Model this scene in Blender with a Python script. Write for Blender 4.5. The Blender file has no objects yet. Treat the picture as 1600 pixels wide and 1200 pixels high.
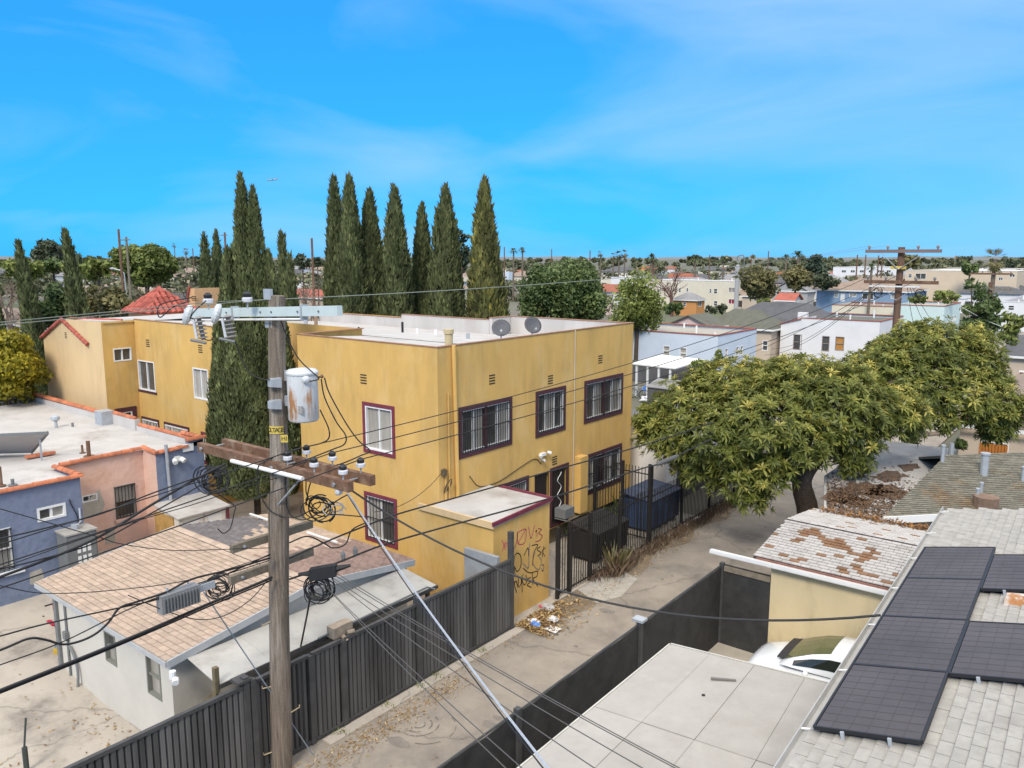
import bpy, math, random
import numpy as np
from mathutils import Vector, Matrix
random.seed(7); rng = np.random.default_rng(7)
S = bpy.context.scene; COL = S.collection
# ------------------------------------------------------------------ camera, sky, sun, exposure
CAMH = 10.7; FPX = 1245.0; PITCH = math.atan(198 / FPX); YAW = math.radians(38.4)
cam = bpy.data.cameras.new('camera'); camo = bpy.data.objects.new('camera', cam); COL.objects.link(camo)
camo.location = (0, 0, CAMH); camo.rotation_euler = (math.pi / 2 - PITCH, 0, YAW)
cam.sensor_width = 36; cam.lens = 36 * FPX / 1600; cam.clip_start = .1; cam.clip_end = 30000
S.camera = camo
SUN_EL = math.radians(42); SUN_AZ = math.radians(158)      # azimuth measured from +Y towards +X
W = bpy.data.worlds.new('World'); S.world = W; W.use_nodes = True
nt = W.node_tree; nt.nodes.clear()
def wn(t, **k):
    n = nt.nodes.new(t)
    for a, b in k.items(): setattr(n, a, b)
    return n
sky = wn('ShaderNodeTexSky', sky_type='NISHITA', sun_disc=False, sun_elevation=SUN_EL, sun_rotation=SUN_AZ, altitude=0, air_density=1.0, dust_density=.3, ozone_density=.6)
tn = wn('ShaderNodeMixRGB', blend_type='MULTIPLY'); tn.inputs['Fac'].default_value = 1; tn.inputs['Color2'].default_value = (.10, .90, 2.0, 1)
gm = wn('ShaderNodeGamma'); gm.inputs['Gamma'].default_value = .42
nt.links.new(sky.outputs[0], gm.inputs['Color']); nt.links.new(gm.outputs[0], tn.inputs['Color1'])
tc = wn('ShaderNodeTexCoord'); mp = wn('ShaderNodeMapping')
mp.inputs['Rotation'].default_value = (0.0, 0.20, 0.65); mp.inputs['Scale'].default_value = (1.0, 1.8, 5.6)
nz = wn('ShaderNodeTexNoise'); nz.inputs['Scale'].default_value = 1.5; nz.inputs['Detail'].default_value = 8; nz.inputs['Roughness'].default_value = .5; nz.inputs['Distortion'].default_value = .6
rp = wn('ShaderNodeValToRGB'); rp.color_ramp.elements[0].position = .37; rp.color_ramp.elements[1].position = .82
rp.color_ramp.elements[0].color = (0, 0, 0, 1); rp.color_ramp.elements[1].color = (.72, .72, .72, 1)
# thin high cloud veil: clear blue low down, hazier towards the zenith, which is what softens the light
sx = wn('ShaderNodeSeparateXYZ'); vr = wn('ShaderNodeMapRange'); vr.inputs['From Min'].default_value = .28; vr.inputs['From Max'].default_value = .75; vr.inputs['To Max'].default_value = .72; vr.interpolation_type = 'SMOOTHSTEP'
mx = wn('ShaderNodeMixRGB'); mx.inputs['Color2'].default_value = (1.95, 2.85, 4.3, 1); mv = wn('ShaderNodeMixRGB'); mv.inputs['Color2'].default_value = (9.3, 8.9, 8.3, 1)
bg = wn('ShaderNodeBackground'); bg.inputs['Strength'].default_value = .15; out = wn('ShaderNodeOutputWorld')
nt.links.new(tc.outputs['Generated'], mp.inputs['Vector']); nt.links.new(mp.outputs[0], nz.inputs['Vector'])
nt.links.new(tc.outputs['Generated'], sx.inputs[0]); nt.links.new(sx.outputs['Z'], vr.inputs['Value'])
dp = wn('ShaderNodeVectorMath', operation='DOT_PRODUCT'); dp.inputs[1].default_value = (.784, .621, -.45); nt.links.new(tc.outputs['Generated'], dp.inputs[0]); ml = wn('ShaderNodeMath', operation='MULTIPLY_ADD'); ml.inputs[1].default_value = .27; nt.links.new(dp.outputs['Value'], ml.inputs[0]); nt.links.new(nz.outputs['Fac'], ml.inputs[2])
nt.links.new(ml.outputs[0], rp.inputs[0]); nt.links.new(rp.outputs[0], mx.inputs['Fac']); nt.links.new(vr.outputs[0], mv.inputs['Fac'])
nt.links.new(tn.outputs[0], mx.inputs['Color1']); nt.links.new(mx.outputs[0], mv.inputs['Color1']); nt.links.new(mv.outputs[0], bg.inputs['Color']); nt.links.new(bg.outputs[0], out.inputs['Surface'])
sl = bpy.data.lights.new('sun', 'SUN'); sl.energy = 1.55; sl.angle = math.radians(14); sl.color = (1, .93, .82)
so = bpy.data.objects.new('sun', sl); COL.objects.link(so); so.location = (0, 0, 60)
sd = Vector((math.sin(SUN_AZ) * math.cos(SUN_EL), math.cos(SUN_AZ) * math.cos(SUN_EL), math.sin(SUN_EL)))
so.rotation_euler = sd.to_track_quat('Z', 'Y').to_euler()
S.view_settings.view_transform = 'Standard'; S.view_settings.look = 'None'; S.view_settings.gamma = 1
S.view_settings.use_curve_mapping = False; S.view_settings.exposure = .84
# ------------------------------------------------------------------ survey helpers: where a sight line meets a known wall, floor or distance
_F = np.array([-math.sin(YAW) * math.cos(PITCH), math.cos(YAW) * math.cos(PITCH), -math.sin(PITCH)])
_R = np.array([math.cos(YAW), math.sin(YAW), 0.]); _U = np.cross(_R, _F); _C = np.array([0, 0, CAMH])
def ray(x, y): return _F * FPX + _R * (x - 800) + _U * (600 - y)
def onz(x, y, z=0): d = ray(x, y); return _C + d * ((z - CAMH) / d[2])
def onx(x, y, X): d = ray(x, y); return _C + d * (X / d[0])
def ony(x, y, Y): d = ray(x, y); return _C + d * (Y / d[1])
def ond(x, y, dist): d = ray(x, y); return _C + d * (dist / math.hypot(d[0], d[1]))
def ppm(dist, x=800): return FPX / (dist * math.cos(math.atan((x - 800) / 1260.6)) * 1.012)   # pixels per metre
# ------------------------------------------------------------------ materials
MATS = {}
def mat(name, col, rough=.85, var=.12, scale=2.5, bump=0., bscale=60, metal=0., rnd=0., stain=None, stscale=.8, stpos=(.52, .72), vert=1., coat=0., spec=.35, detail=6, streak=None, crack=0.):
    if name in MATS: return MATS[name]
    m = bpy.data.materials.new(name); m.use_nodes = True; t = m.node_tree; N = t.nodes; L = t.links; b = N['Principled BSDF']
    b.inputs['Roughness'].default_value = rough; b.inputs['Metallic'].default_value = metal; b.inputs['Specular IOR Level'].default_value = spec
    if coat: b.inputs['Coat Weight'].default_value = coat; b.inputs['Coat Roughness'].default_value = .06
    tcn = N.new('ShaderNodeTexCoord'); mpn = N.new('ShaderNodeMapping'); mpn.inputs['Scale'].default_value = (1, 1, vert)
    geo = N.new('ShaderNodeNewGeometry'); L.new(geo.outputs['Position'], mpn.inputs['Vector'])
    n1 = N.new('ShaderNodeTexNoise'); n1.inputs['Scale'].default_value = scale; n1.inputs['Detail'].default_value = detail; n1.inputs['Roughness'].default_value = .62
    L.new(mpn.outputs[0], n1.inputs['Vector'])
    r = N.new('ShaderNodeValToRGB'); e = r.color_ramp.elements
    e[0].position = .28; e[1].position = .72
    e[0].color = tuple(c * (1 - var) for c in col) + (1,); e[1].color = tuple(min(1, c * (1 + var)) for c in col) + (1,)
    L.new(n1.outputs['Fac'], r.inputs[0]); cur = r.outputs[0]
    if stain:
        n2 = N.new('ShaderNodeTexNoise'); n2.inputs['Scale'].default_value = stscale; n2.inputs['Detail'].default_value = 8; n2.inputs['Roughness'].default_value = .68
        L.new(mpn.outputs[0], n2.inputs['Vector'])
        r2 = N.new('ShaderNodeValToRGB'); r2.color_ramp.elements[0].position = stpos[0]; r2.color_ramp.elements[1].position = stpos[1]
        L.new(n2.outputs['Fac'], r2.inputs[0])
        mm = N.new('ShaderNodeMixRGB'); mm.inputs['Color2'].default_value = tuple(stain) + (1,); L.new(r2.outputs[0], mm.inputs['Fac']); L.new(cur, mm.inputs['Color1']); cur = mm.outputs[0]
    if streak:
        ms_ = N.new('ShaderNodeMapping'); ms_.inputs['Scale'].default_value = (1, 1, .1); L.new(geo.outputs['Position'], ms_.inputs['Vector'])
        n4 = N.new('ShaderNodeTexNoise'); n4.inputs['Scale'].default_value = 3.4; n4.inputs['Detail'].default_value = 7; n4.inputs['Roughness'].default_value = .7; L.new(ms_.outputs[0], n4.inputs['Vector'])
        n5 = N.new('ShaderNodeTexNoise'); n5.inputs['Scale'].default_value = .55; n5.inputs['Detail'].default_value = 4; L.new(geo.outputs['Position'], n5.inputs['Vector'])
        mu = N.new('ShaderNodeMath'); mu.operation = 'MULTIPLY'; L.new(n4.outputs['Fac'], mu.inputs[0]); L.new(n5.outputs['Fac'], mu.inputs[1])
        r4 = N.new('ShaderNodeMapRange'); r4.inputs['From Min'].default_value = .235; r4.inputs['From Max'].default_value = .40; r4.inputs['To Max'].default_value = .30; L.new(mu.outputs[0], r4.inputs['Value'])
        m4 = N.new('ShaderNodeMixRGB'); m4.inputs['Color2'].default_value = tuple(streak) + (1,); L.new(r4.outputs[0], m4.inputs['Fac']); L.new(cur, m4.inputs['Color1']); cur = m4.outputs[0]
    if crack:
        nd = N.new('ShaderNodeTexNoise'); nd.inputs['Scale'].default_value = 1.6; nd.inputs['Detail'].default_value = 5; L.new(geo.outputs['Position'], nd.inputs['Vector'])
        vm = N.new('ShaderNodeVectorMath'); vm.operation = 'MULTIPLY_ADD'; vm.inputs[1].default_value = (.9, .9, 0); L.new(nd.outputs['Color'], vm.inputs[0]); L.new(geo.outputs['Position'], vm.inputs[2])
        vo = N.new('ShaderNodeTexVoronoi'); vo.feature = 'DISTANCE_TO_EDGE'; vo.inputs['Scale'].default_value = crack; L.new(vm.outputs[0], vo.inputs['Vector'])
        rc = N.new('ShaderNodeMapRange'); rc.inputs['From Min'].default_value = .002; rc.inputs['From Max'].default_value = .010; rc.inputs['To Min'].default_value = .38; rc.inputs['To Max'].default_value = 0; L.new(vo.outputs['Distance'], rc.inputs['Value'])
        mc = N.new('ShaderNodeMixRGB'); mc.inputs['Color2'].default_value = (.09, .08, .07, 1); L.new(rc.outputs[0], mc.inputs['Fac']); L.new(cur, mc.inputs['Color1']); cur = mc.outputs[0]
    if rnd:
        oi = N.new('ShaderNodeObjectInfo'); ad = N.new('ShaderNodeMath'); ad.operation = 'ADD'
        L.new(oi.outputs['Random'], ad.inputs[0]); L.new(geo.outputs['Random Per Island'], ad.inputs[1])
        fr = N.new('ShaderNodeMath'); fr.operation = 'FRACT'; L.new(ad.outputs[0], fr.inputs[0])
        mr = N.new('ShaderNodeMapRange'); mr.inputs['To Min'].default_value = 1 - rnd; mr.inputs['To Max'].default_value = 1 + rnd; L.new(fr.outputs[0], mr.inputs['Value'])
        h = N.new('ShaderNodeHueSaturation'); L.new(mr.outputs[0], h.inputs['Value']); L.new(cur, h.inputs['Color']); cur = h.outputs[0]
    L.new(cur, b.inputs['Base Color'])
    if bump:
        n3 = N.new('ShaderNodeTexNoise'); n3.inputs['Scale'].default_value = bscale; n3.inputs['Detail'].default_value = 4; L.new(geo.outputs['Position'], n3.inputs['Vector'])
        bp = N.new('ShaderNodeBump'); bp.inputs['Strength'].default_value = bump; bp.inputs['Distance'].default_value = .03; L.new(n3.outputs['Fac'], bp.inputs['Height']); L.new(bp.outputs[0], b.inputs['Normal'])
    MATS[name] = m; return m
def leafmat(name, c0, c1, c2=None, trans=.25, rough=.55):
    m = bpy.data.materials.new(name); m.use_nodes = True; t = m.node_tree; N = t.nodes; L = t.links; b = N['Principled BSDF']
    a = N.new('ShaderNodeAttribute'); a.attribute_name = 'tint'
    r = N.new('ShaderNodeValToRGB'); e = r.color_ramp.elements; e[0].color = tuple(c0) + (1,); e[0].position = .05; e[1].color = tuple(c1) + (1,); e[1].position = .7 if c2 else .95
    if c2: x = e.new(.97); x.color = tuple(c2) + (1,)
    L.new(a.outputs['Fac'], r.inputs[0]); L.new(r.outputs[0], b.inputs['Base Color']); b.inputs['Roughness'].default_value = rough; b.inputs['Specular IOR Level'].default_value = .3
    tr = N.new('ShaderNodeBsdfTranslucent'); L.new(r.outputs[0], tr.inputs['Color']); ms = N.new('ShaderNodeMixShader'); ms.inputs[0].default_value = trans
    L.new(b.outputs[0], ms.inputs[1]); L.new(tr.outputs[0], ms.inputs[2]); L.new(ms.outputs[0], N['Material Output'].inputs['Surface'])
    MATS[name] = m; return m
YEL = mat('yellow stucco', (.63, .388, .118), .9, .10, 1.3, .25, 90, stain=(.68, .46, .19), stscale=1.1, stpos=(.50, .74), vert=.5, streak=(.30, .20, .085))
CREAM = mat('cream stucco', (.66, .47, .25), .9, .07, .8, .2, 90, stain=(.52, .36, .20), stscale=.5, stpos=(.55, .75), vert=.4, streak=(.46, .33, .19))
WHITE = mat('white paint', (.74, .73, .70), .7, .06, 3, rnd=.04)
MAROON = mat('maroon trim paint', (.075, .028, .034), .7, .15, 5)
RED2 = mat('faded red trim paint', (.17, .032, .05), .7, .25, 5)
DECK = mat('white roof coating', (.46, .435, .405), .85, .12, .9, .1, 30, stain=(.29, .25, .21), stscale=.6, stpos=(.51, .74))
CONC = mat('concrete', (.43, .38, .315), .9, .12, 1.1, .2, 60, stain=(.19, .165, .14), stscale=.55, stpos=(.50, .70), crack=.22)
ALLEY = mat('alley paving', (.295, .255, .208), .92, .16, .9, .25, 80, stain=(.175, .152, .13), stscale=.6, stpos=(.46, .72), crack=.2)
SOIL = mat('dry soil', (.20, .155, .105), .95, .25, 2, .5, 30)
GROUND = mat('town ground', (.15, .135, .105), .95, .30, .05, 0, stain=(.10, .115, .06), stscale=.025, stpos=(.45, .6))
TILE = mat('clay tile', (.46, .155, .075), .85, .18, 9, .2, 60, rnd=.20)
TILER = mat('red clay tile', (.34, .085, .06), .85, .2, 9, .2, 60, rnd=.25)
BLUE = mat('blue textured stucco', (.185, .215, .295), .9, .14, 2.5, 1.0, 4, stain=(.13,.155,.215), stscale=2.5, stpos=(.5,.7))
PINK = mat('pink stucco', (.66, .44, .345), .9, .10, 1.2, .7, 6, stain=(.62, .35, .235), stscale=.7, stpos=(.5, .75))
PATCHM = mat('bare cement patch', (.42, .38, .31), .95, .15, 5, .4, 40)
GLASS = mat('dark window glass', (.075, .072, .066), .08, .3, 1.5, spec=.6)
GLASS2 = mat('window glass with pale curtain', (.36, .33, .28), .12, .25, 3, spec=.6, vert=.2)
IRON = mat('black iron', (.022, .020, .019), .55, .2, 8)
GALV = mat('galvanised steel', (.42, .44, .46), .5, .12, 6, metal=.3)
GREYP = mat('grey painted steel', (.17, .175, .172), .6, .12, 4)
WOOD = mat('weathered pole timber', (.185, .145, .11), .92, .5, 26, .8, 40, vert=.06, stain=(.36, .31, .255), stscale=7, stpos=(.52, .68))
ARMW = mat('brown crossarm timber', (.155, .082, .048), .85, .35, 7, .3, 50, stain=(.26, .18, .125), stscale=3, stpos=(.5, .7))
ARMG = mat('grey crossarm timber', (.20, .165, .12), .9, .3, 7, .3, 50)
FENCE = mat('charcoal fence metal', (.088, .084, .08), .6, .5, 3, .1, 60, rnd=.30, vert=.10, stain=(.125, .118, .11), stscale=2.2, stpos=(.46, .75))
CABLE = mat('black cable', (.018, .018, .019), .55, .2, 20)
CABLES = mat('silver cable', (.50, .50, .50), .4, .15, 30, metal=.4)
SH_P = mat('pink tan shingle', (.46, .35, .265), .95, .12, 8, .5, 120, rnd=.13)
SH_G = mat('grey blue shingle', (.155, .14, .14), .95, .15, 8, .5, 120, rnd=.18)
SH_B = mat('brown shingle', (.27, .185, .15), .95, .15, 8, .5, 120, rnd=.14)
SH_W = mat('pale grey shingle', (.37, .348, .31), .95, .14, 5, .5, 120, rnd=.06, stain=(.30, .275, .24), stscale=1.2, stpos=(.52, .75))
SH_WH = mat('bleached white shingle', (.43, .405, .375), .95, .12, 3, .4, 120, rnd=.07, stain=(.32, .285, .25), stscale=2.2, stpos=(.52, .74))
SH_O = mat('bare brown shingle', (.22, .12, .065), .95, .2, 5, .4, 120, rnd=.15)
SH_GR = mat('green grey shingle', (.19, .175, .135), .95, .18, 3, .4, 120, rnd=.18, stain=(.21, .13, .06), stscale=.6, stpos=(.52, .72))
BARK = mat('dark bark', (.085, .062, .047), .95, .35, 8, .8, 30)
# ------------------------------------------------------------------ object helpers
ORG = {}
def _link(o, parent, org):
    COL.objects.link(o); ORG[o.name] = Vector(org)
    if parent is not None: o.parent = parent; o.location = Vector(org) - ORG[parent.name]
    else: o.location = org
    return o
def tag(o, label=None, cat=None, group=None, kind=None):
    if label: o['label'] = label
    if cat: o['category'] = cat
    if group: o['group'] = group
    if kind: o['kind'] = kind
    return o
def thing(name, label, cat, loc, group=None):
    o = bpy.data.objects.new(name, None); o.empty_display_size = .3
    return tag(_link(o, None, Vector([float(c) for c in loc])), label, cat, group)
class MB:
    def __init__(s): s.v = []; s.f = []; s.smooth = False
    def add(s, vs, fs):
        b = len(s.v); s.v += [tuple(float(c) for c in p) for p in vs]; s.f += [tuple(i + b for i in f) for f in fs]; return s
    def quad(s, a, b, c, d): return s.add([a, b, c, d], [(0, 1, 2, 3)])
    def poly(s, pts): return s.add(pts, [tuple(range(len(pts)))])
    def box(s, x0, x1, y0, y1, z0, z1):
        x0, x1 = min(x0, x1), max(x0, x1); y0, y1 = min(y0, y1), max(y0, y1); z0, z1 = min(z0, z1), max(z0, z1)
        return s.hexa([(x0, y0, z0), (x1, y0, z0), (x1, y1, z0), (x0, y1, z0)], [(x0, y0, z1), (x1, y0, z1), (x1, y1, z1), (x0, y1, z1)])
    def hexa(s, lo, hi):
        n = len(lo)
        return s.add(list(lo) + list(hi), [tuple(range(n - 1, -1, -1)), tuple(range(n, 2 * n))] + [(i, (i + 1) % n, n + (i + 1) % n, n + i) for i in range(n)])
    def slab(s, pts, t):      # polygon thickened downwards
        return s.hexa([(p[0], p[1], p[2] - t) for p in pts], pts)
    def bar(s, p0, p1, w, h=None, up=(0, 0, 1)):   # rectangular bar between two points
        h = h or w; p0 = np.array(p0, float); p1 = np.array(p1, float); d = p1 - p0; d /= np.linalg.norm(d) + 1e-9
        u = np.array(up, float); sx = np.cross(d, u)
        if np.linalg.norm(sx) < 1e-4: sx = np.cross(d, (0, 1, 0))
        sx /= np.linalg.norm(sx); u = np.cross(sx, d); a = sx * w / 2; b = u * h / 2
        return s.hexa([p0 - a - b, p0 + a - b, p0 + a + b, p0 - a + b], [p1 - a - b, p1 + a - b, p1 + a + b, p1 - a + b])
    def tube(s, pts, r, n=6, caps=True):
        pts = [np.array(p, float) for p in pts]; m = len(pts); rs = r if hasattr(r, '__len__') else [r] * m
        ring0 = len(s.v); u = None
        for i, p in enumerate(pts):
            d = pts[min(i + 1, m - 1)] - pts[max(i - 1, 0)]; d = d / (np.linalg.norm(d) + 1e-9)
            if u is None:
                u = np.cross(d, (0, 0, 1.)); 
                if np.linalg.norm(u) < 1e-3: u = np.cross(d, (0, 1., 0))
            u = u - d * (u @ d); u = u / (np.linalg.norm(u) + 1e-9); w = np.cross(d, u)
            for k in range(n):
                a = 2 * math.pi * k / n; q = p + (u * math.cos(a) + w * math.sin(a)) * rs[i]; s.v.append(tuple(q))
        for i in range(m - 1):
            for k in range(n):
                a = ring0 + i * n + k; b = ring0 + i * n + (k + 1) % n; s.f.append((a, b, b + n, a + n))
        if caps: s.f.append(tuple(ring0 + k for k in range(n - 1, -1, -1))); s.f.append(tuple(ring0 + (m - 1) * n + k for k in range(n)))
        return s
    def cyl(s, p, r, h, n=12, axis=(0, 0, 1), r2=None): 
        p = np.array(p, float); return s.tube([p, p + np.array(axis, float) * h], [r, r if r2 is None else r2], n)
    def lathe(s, c, prof, n=16, axis=None):
        c = np.array(c, float); A = np.array(axis if axis is not None else (0, 0, 1), float); A /= np.linalg.norm(A)
        u = np.cross(A, (0, 1, 0)) if abs(A[1]) < .9 else np.cross(A, (1, 0, 0)); u /= np.linalg.norm(u); w = np.cross(A, u); b = len(s.v)
        for (r, z) in prof:
            for k in range(n):
                a = 2 * math.pi * k / n; s.v.append(tuple(c + A * z + (u * math.cos(a) + w * math.sin(a)) * r))
        for i in range(len(prof) - 1):
            for k in range(n):
                p = b + i * n + k; q = b + i * n + (k + 1) % n; s.f.append((p, q, q + n, p + n))
        s.f.append(tuple(b + k for k in range(n - 1, -1, -1))); s.f.append(tuple(b + (len(prof) - 1) * n + k for k in range(n)))
        return s
    def build(s, name, m, parent=None, label=None, cat=None, group=None, kind=None, smooth=False):
        v = np.array(s.v, float); lo = v.min(0); hi = v.max(0); org = np.array([(lo[0] + hi[0]) / 2, (lo[1] + hi[1]) / 2, lo[2]])
        me = bpy.data.meshes.new(name); me.from_pydata([tuple(p) for p in (v - org)], [], s.f); me.materials.append(m)
        if smooth: me.polygons.foreach_set('use_smooth', [True] * len(me.polygons))
        o = bpy.data.objects.new(name, me); _link(o, parent, org); return tag(o, label, cat, group, kind)
def inst(me, name, parent, loc, rot=None, scale=None):
    o = bpy.data.objects.new(name, me); _link(o, parent, Vector([float(c) for c in loc]))
    if rot is not None: o.rotation_mode = 'QUATERNION'; o.rotation_quaternion = rot
    if scale: o.scale = scale
    return o
def meshof(mb, name, m):
    me = bpy.data.meshes.new(name); me.from_pydata(mb.v, [], mb.f); me.materials.append(m); return me
def frame_quat(xd, zd):
    x = Vector([float(c) for c in xd]).normalized(); z = Vector([float(c) for c in zd]); z = (z - x * z.dot(x)).normalized(); y = z.cross(x)
    return Matrix((x, y, z)).transposed().to_quaternion()
def quadmesh(name, V, m, parent=None, tint=None, **k):   # V: (n,4,3) loose quads
    n = len(V); org = np.array([V[..., 0].mean(), V[..., 1].mean(), V[..., 2].min()]); me = bpy.data.meshes.new(name)
    me.vertices.add(n * 4); me.loops.add(n * 4); me.polygons.add(n)
    me.vertices.foreach_set('co', (V - org).reshape(-1).astype(np.float32)); me.loops.foreach_set('vertex_index', np.arange(n * 4, dtype=np.int32))
    me.polygons.foreach_set('loop_start', np.arange(0, n * 4, 4, dtype=np.int32))
    if tint is not None:
        a = me.attributes.new('tint', 'FLOAT', 'POINT'); a.data.foreach_set('value', np.repeat(tint, 4).astype(np.float32))
    me.materials.append(m); me.update(); me.validate()
    o = bpy.data.objects.new(name, me); _link(o, parent, org); return tag(o, **k)
def rect_face(mb, ax, c, a0, a1, z0, z1, holes=(), depth=.1, sgn=1):
    """wall face on plane ax=c with rectangular openings and their reveals; sgn = outward direction"""
    A = sorted({a0, a1} | {h[i] for h in holes for i in (0, 1)}); Zs = sorted({z0, z1} | {h[i] for h in holes for i in (2, 3)})
    P = (lambda a, z, d=0: (c - sgn * d, a, z)) if ax == 'x' else (lambda a, z, d=0: (a, c - sgn * d, z))
    for i in range(len(A) - 1):
        for j in range(len(Zs) - 1):
            ca, cz = (A[i] + A[i + 1]) / 2, (Zs[j] + Zs[j + 1]) / 2
            if any(h[0] < ca < h[1] and h[2] < cz < h[3] for h in holes): continue
            if not (a0 <= ca <= a1 and z0 <= cz <= z1): continue
            mb.quad(P(A[i], Zs[j]), P(A[i + 1], Zs[j]), P(A[i + 1], Zs[j + 1]), P(A[i], Zs[j + 1]))
    for h in holes:
        for (p, q) in (((h[0], h[2]), (h[1], h[2])), ((h[1], h[2]), (h[1], h[3])), ((h[1], h[3]), (h[0], h[3])), ((h[0], h[3]), (h[0], h[2]))):
            mb.quad(P(*p), P(*q), P(*q, depth), P(*p, depth))
def pbox(mb, ax, c, sgn, a0, a1, z0, z1, d0, d1):      # box standing proud of a wall plane from d0 to d1
    if ax == 'x': mb.box(c + sgn * d0, c + sgn * d1, a0, a1, z0, z1)
    else: mb.box(a0, a1, c + sgn * d0, c + sgn * d1, z0, z1)
def window(par, ax, c, sgn, h, trim=None, tw=.12, bars=False, nsash=2, glass=None, depth=.1, fr=None, horizontal=False, sill_only=False, fw=.05, nb=None, name='window'):
    a0, a1, z0, z1 = h; fr = fr or WHITE
    f = MB()
    for (x0, x1, y0, y1) in ((a0, a1, z0, z0 + fw), (a0, a1, z1 - fw, z1), (a0, a0 + fw, z0 + fw, z1 - fw), (a1 - fw, a1, z0 + fw, z1 - fw)):
        pbox(f, ax, c, sgn, x0, x1, y0, y1, -depth, .015)
    for k in range(1, nsash):
        t = k / nsash
        if horizontal: zz = z0 + (z1 - z0) * t; pbox(f, ax, c, sgn, a0 + fw, a1 - fw, zz - fw / 2, zz + fw / 2, -depth + .01, -.02)
        else: aa = a0 + (a1 - a0) * t; pbox(f, ax, c, sgn, aa - fw / 2, aa + fw / 2, z0 + fw, z1 - fw, -depth + .01, -.02)
    w = f.build(name, fr, par)
    gl = glass if isinstance(glass, (list, tuple)) else [glass or GLASS] * nsash
    for k in range(nsash):
        g = MB(); b0 = a0 + (a1 - a0) * k / nsash; b1 = a0 + (a1 - a0) * (k + 1) / nsash; y0, y1 = z0, z1
        if horizontal: b0, b1 = a0, a1; y0 = z0 + (z1 - z0) * k / nsash; y1 = z0 + (z1 - z0) * (k + 1) / nsash
        pbox(g, ax, c, sgn, b0 + .004, b1 - .004, y0 + .004, y1 - .004, -depth - .03, -depth + .012 + .006 * (k % 2)); g.build('pane', gl[k], w)
    if trim:
        t = MB()
        rects = [(a0 - tw, a1 + tw, z0 - tw, z0)] if sill_only else [(a0 - tw, a1 + tw, z0 - tw, z0), (a0 - tw, a1 + tw, z1, z1 + tw), (a0 - tw, a0, z0, z1), (a1, a1 + tw, z0, z1)]
        for r in rects: pbox(t, ax, c, sgn, *r, -.02, .03)
        t.build('trim', trim, w)
    if bars:
        t = MB(); nb = nb or max(4, int((a1 - a0) / .13))
        for k in range(nb + 1):
            aa = a0 + .02 + (a1 - a0 - .04) * k / nb; pbox(t, ax, c, sgn, aa - .009, aa + .009, z0 + .01, z1 - .01, .03, .048)
        for zz in (z0 + .04, (z0 + z1) / 2, z1 - .04): pbox(t, ax, c, sgn, a0, a1, zz - .012, zz + .012, .026, .052)
        t.build('security_bars', IRON if bars is True else bars, w, kind='stuff')
    return w
def sag(p0, p1, s, n=14):
    p0 = np.array(p0, float); p1 = np.array(p1, float)
    return [p0 + (p1 - p0) * t - np.array([0, 0, 4 * s * t * (1 - t)]) for t in np.linspace(0, 1, n)]
def smoothpts(pts, n=6):                                # Catmull-Rom through points
    P = [np.array(p, float) for p in pts]; P = [2 * P[0] - P[1]] + P + [2 * P[-1] - P[-2]]; o = []
    for i in range(1, len(P) - 2):
        for t in np.linspace(0, 1, n, endpoint=False):
            o.append(.5 * ((2 * P[i]) + (P[i + 1] - P[i - 1]) * t + (2 * P[i - 1] - 5 * P[i] + 4 * P[i + 1] - P[i + 2]) * t * t + (3 * P[i] - P[i - 1] - 3 * P[i + 1] + P[i + 2]) * t ** 3))
    return o + [P[-2]]
def shingles(par, o, du, dv, nu, nv, tw, ex, pick, limit=300, skip=None, name='shingle', stuffname='shingles', lift=.004):
    """courses of tabs on a roof plane; o = lower corner, du along the eave, dv up the slope; nearest ones are single pieces"""
    o = np.array(o, float); du = np.array(du, float); dv = np.array(dv, float); nn = np.cross(du, dv); nn /= np.linalg.norm(nn)
    if nn[2] < 0: nn = -nn
    items = []
    for j in range(nv):
        for i in range(-1, nu + 1):
            u0 = (i + (.5 if j % 2 else 0) + (j * .37 % .25)) * tw; u1 = u0 + tw * .955; u0 = max(0, u0); u1 = min(nu * tw, u1)
            if u1 - u0 < tw * .15: continue
            cc = o + du * (u0 + u1) / 2 + dv * (j + .5) * ex
            m = pick(u0, j * ex, i, j)
            if m is None: continue
            items.append((float(np.linalg.norm(cc - _C)), u0, u1, j, m))
    items.sort(key=lambda t: t[0]); meshes = {}; rest = {}
    q = frame_quat(du, nn)
    for k, (d, u0, u1, j, m) in enumerate(items):
        jit = random.uniform(0, .006)
        if k < limit:
            key = (round(u1 - u0, 2), m.name)
            if key not in meshes:
                b = MB(); w = u1 - u0; sgn = 1 if np.dot(np.cross(nn, du), dv) > 0 else -1
                b.hexa([(0, 0, 0), (w, 0, 0), (w, sgn * ex * 1.04, -.012), (0, sgn * ex * 1.04, -.012)][::sgn], [(0, 0, .026), (w, 0, .026), (w, sgn * ex * 1.04, .001), (0, sgn * ex * 1.04, .001)][::sgn]); meshes[key] = meshof(b, 'shingle', m)
            inst(meshes[key], name, par, o + du * u0 + dv * (j * ex) + nn * (lift + jit), q)
        else:
            r = rest.setdefault(m.name, (MB(), m))[0]; p = o + nn * (lift + jit)
            A = [p + du * u0 + dv * j * ex, p + du * u1 + dv * j * ex, p + du * u1 + dv * (j + 1.04) * ex - nn * .012, p + du * u0 + dv * (j + 1.04) * ex - nn * .012]
            T = [A[0] + nn * .026, A[1] + nn * .026, A[2] + nn * .012, A[3] + nn * .012]
            r.add(A + T, [(4, 5, 6, 7), (0, 1, 5, 4), (1, 2, 6, 5), (3, 0, 4, 7)])
    for r, m in rest.values(): r.build(stuffname, m, par, kind='stuff')
_tl = {}
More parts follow.
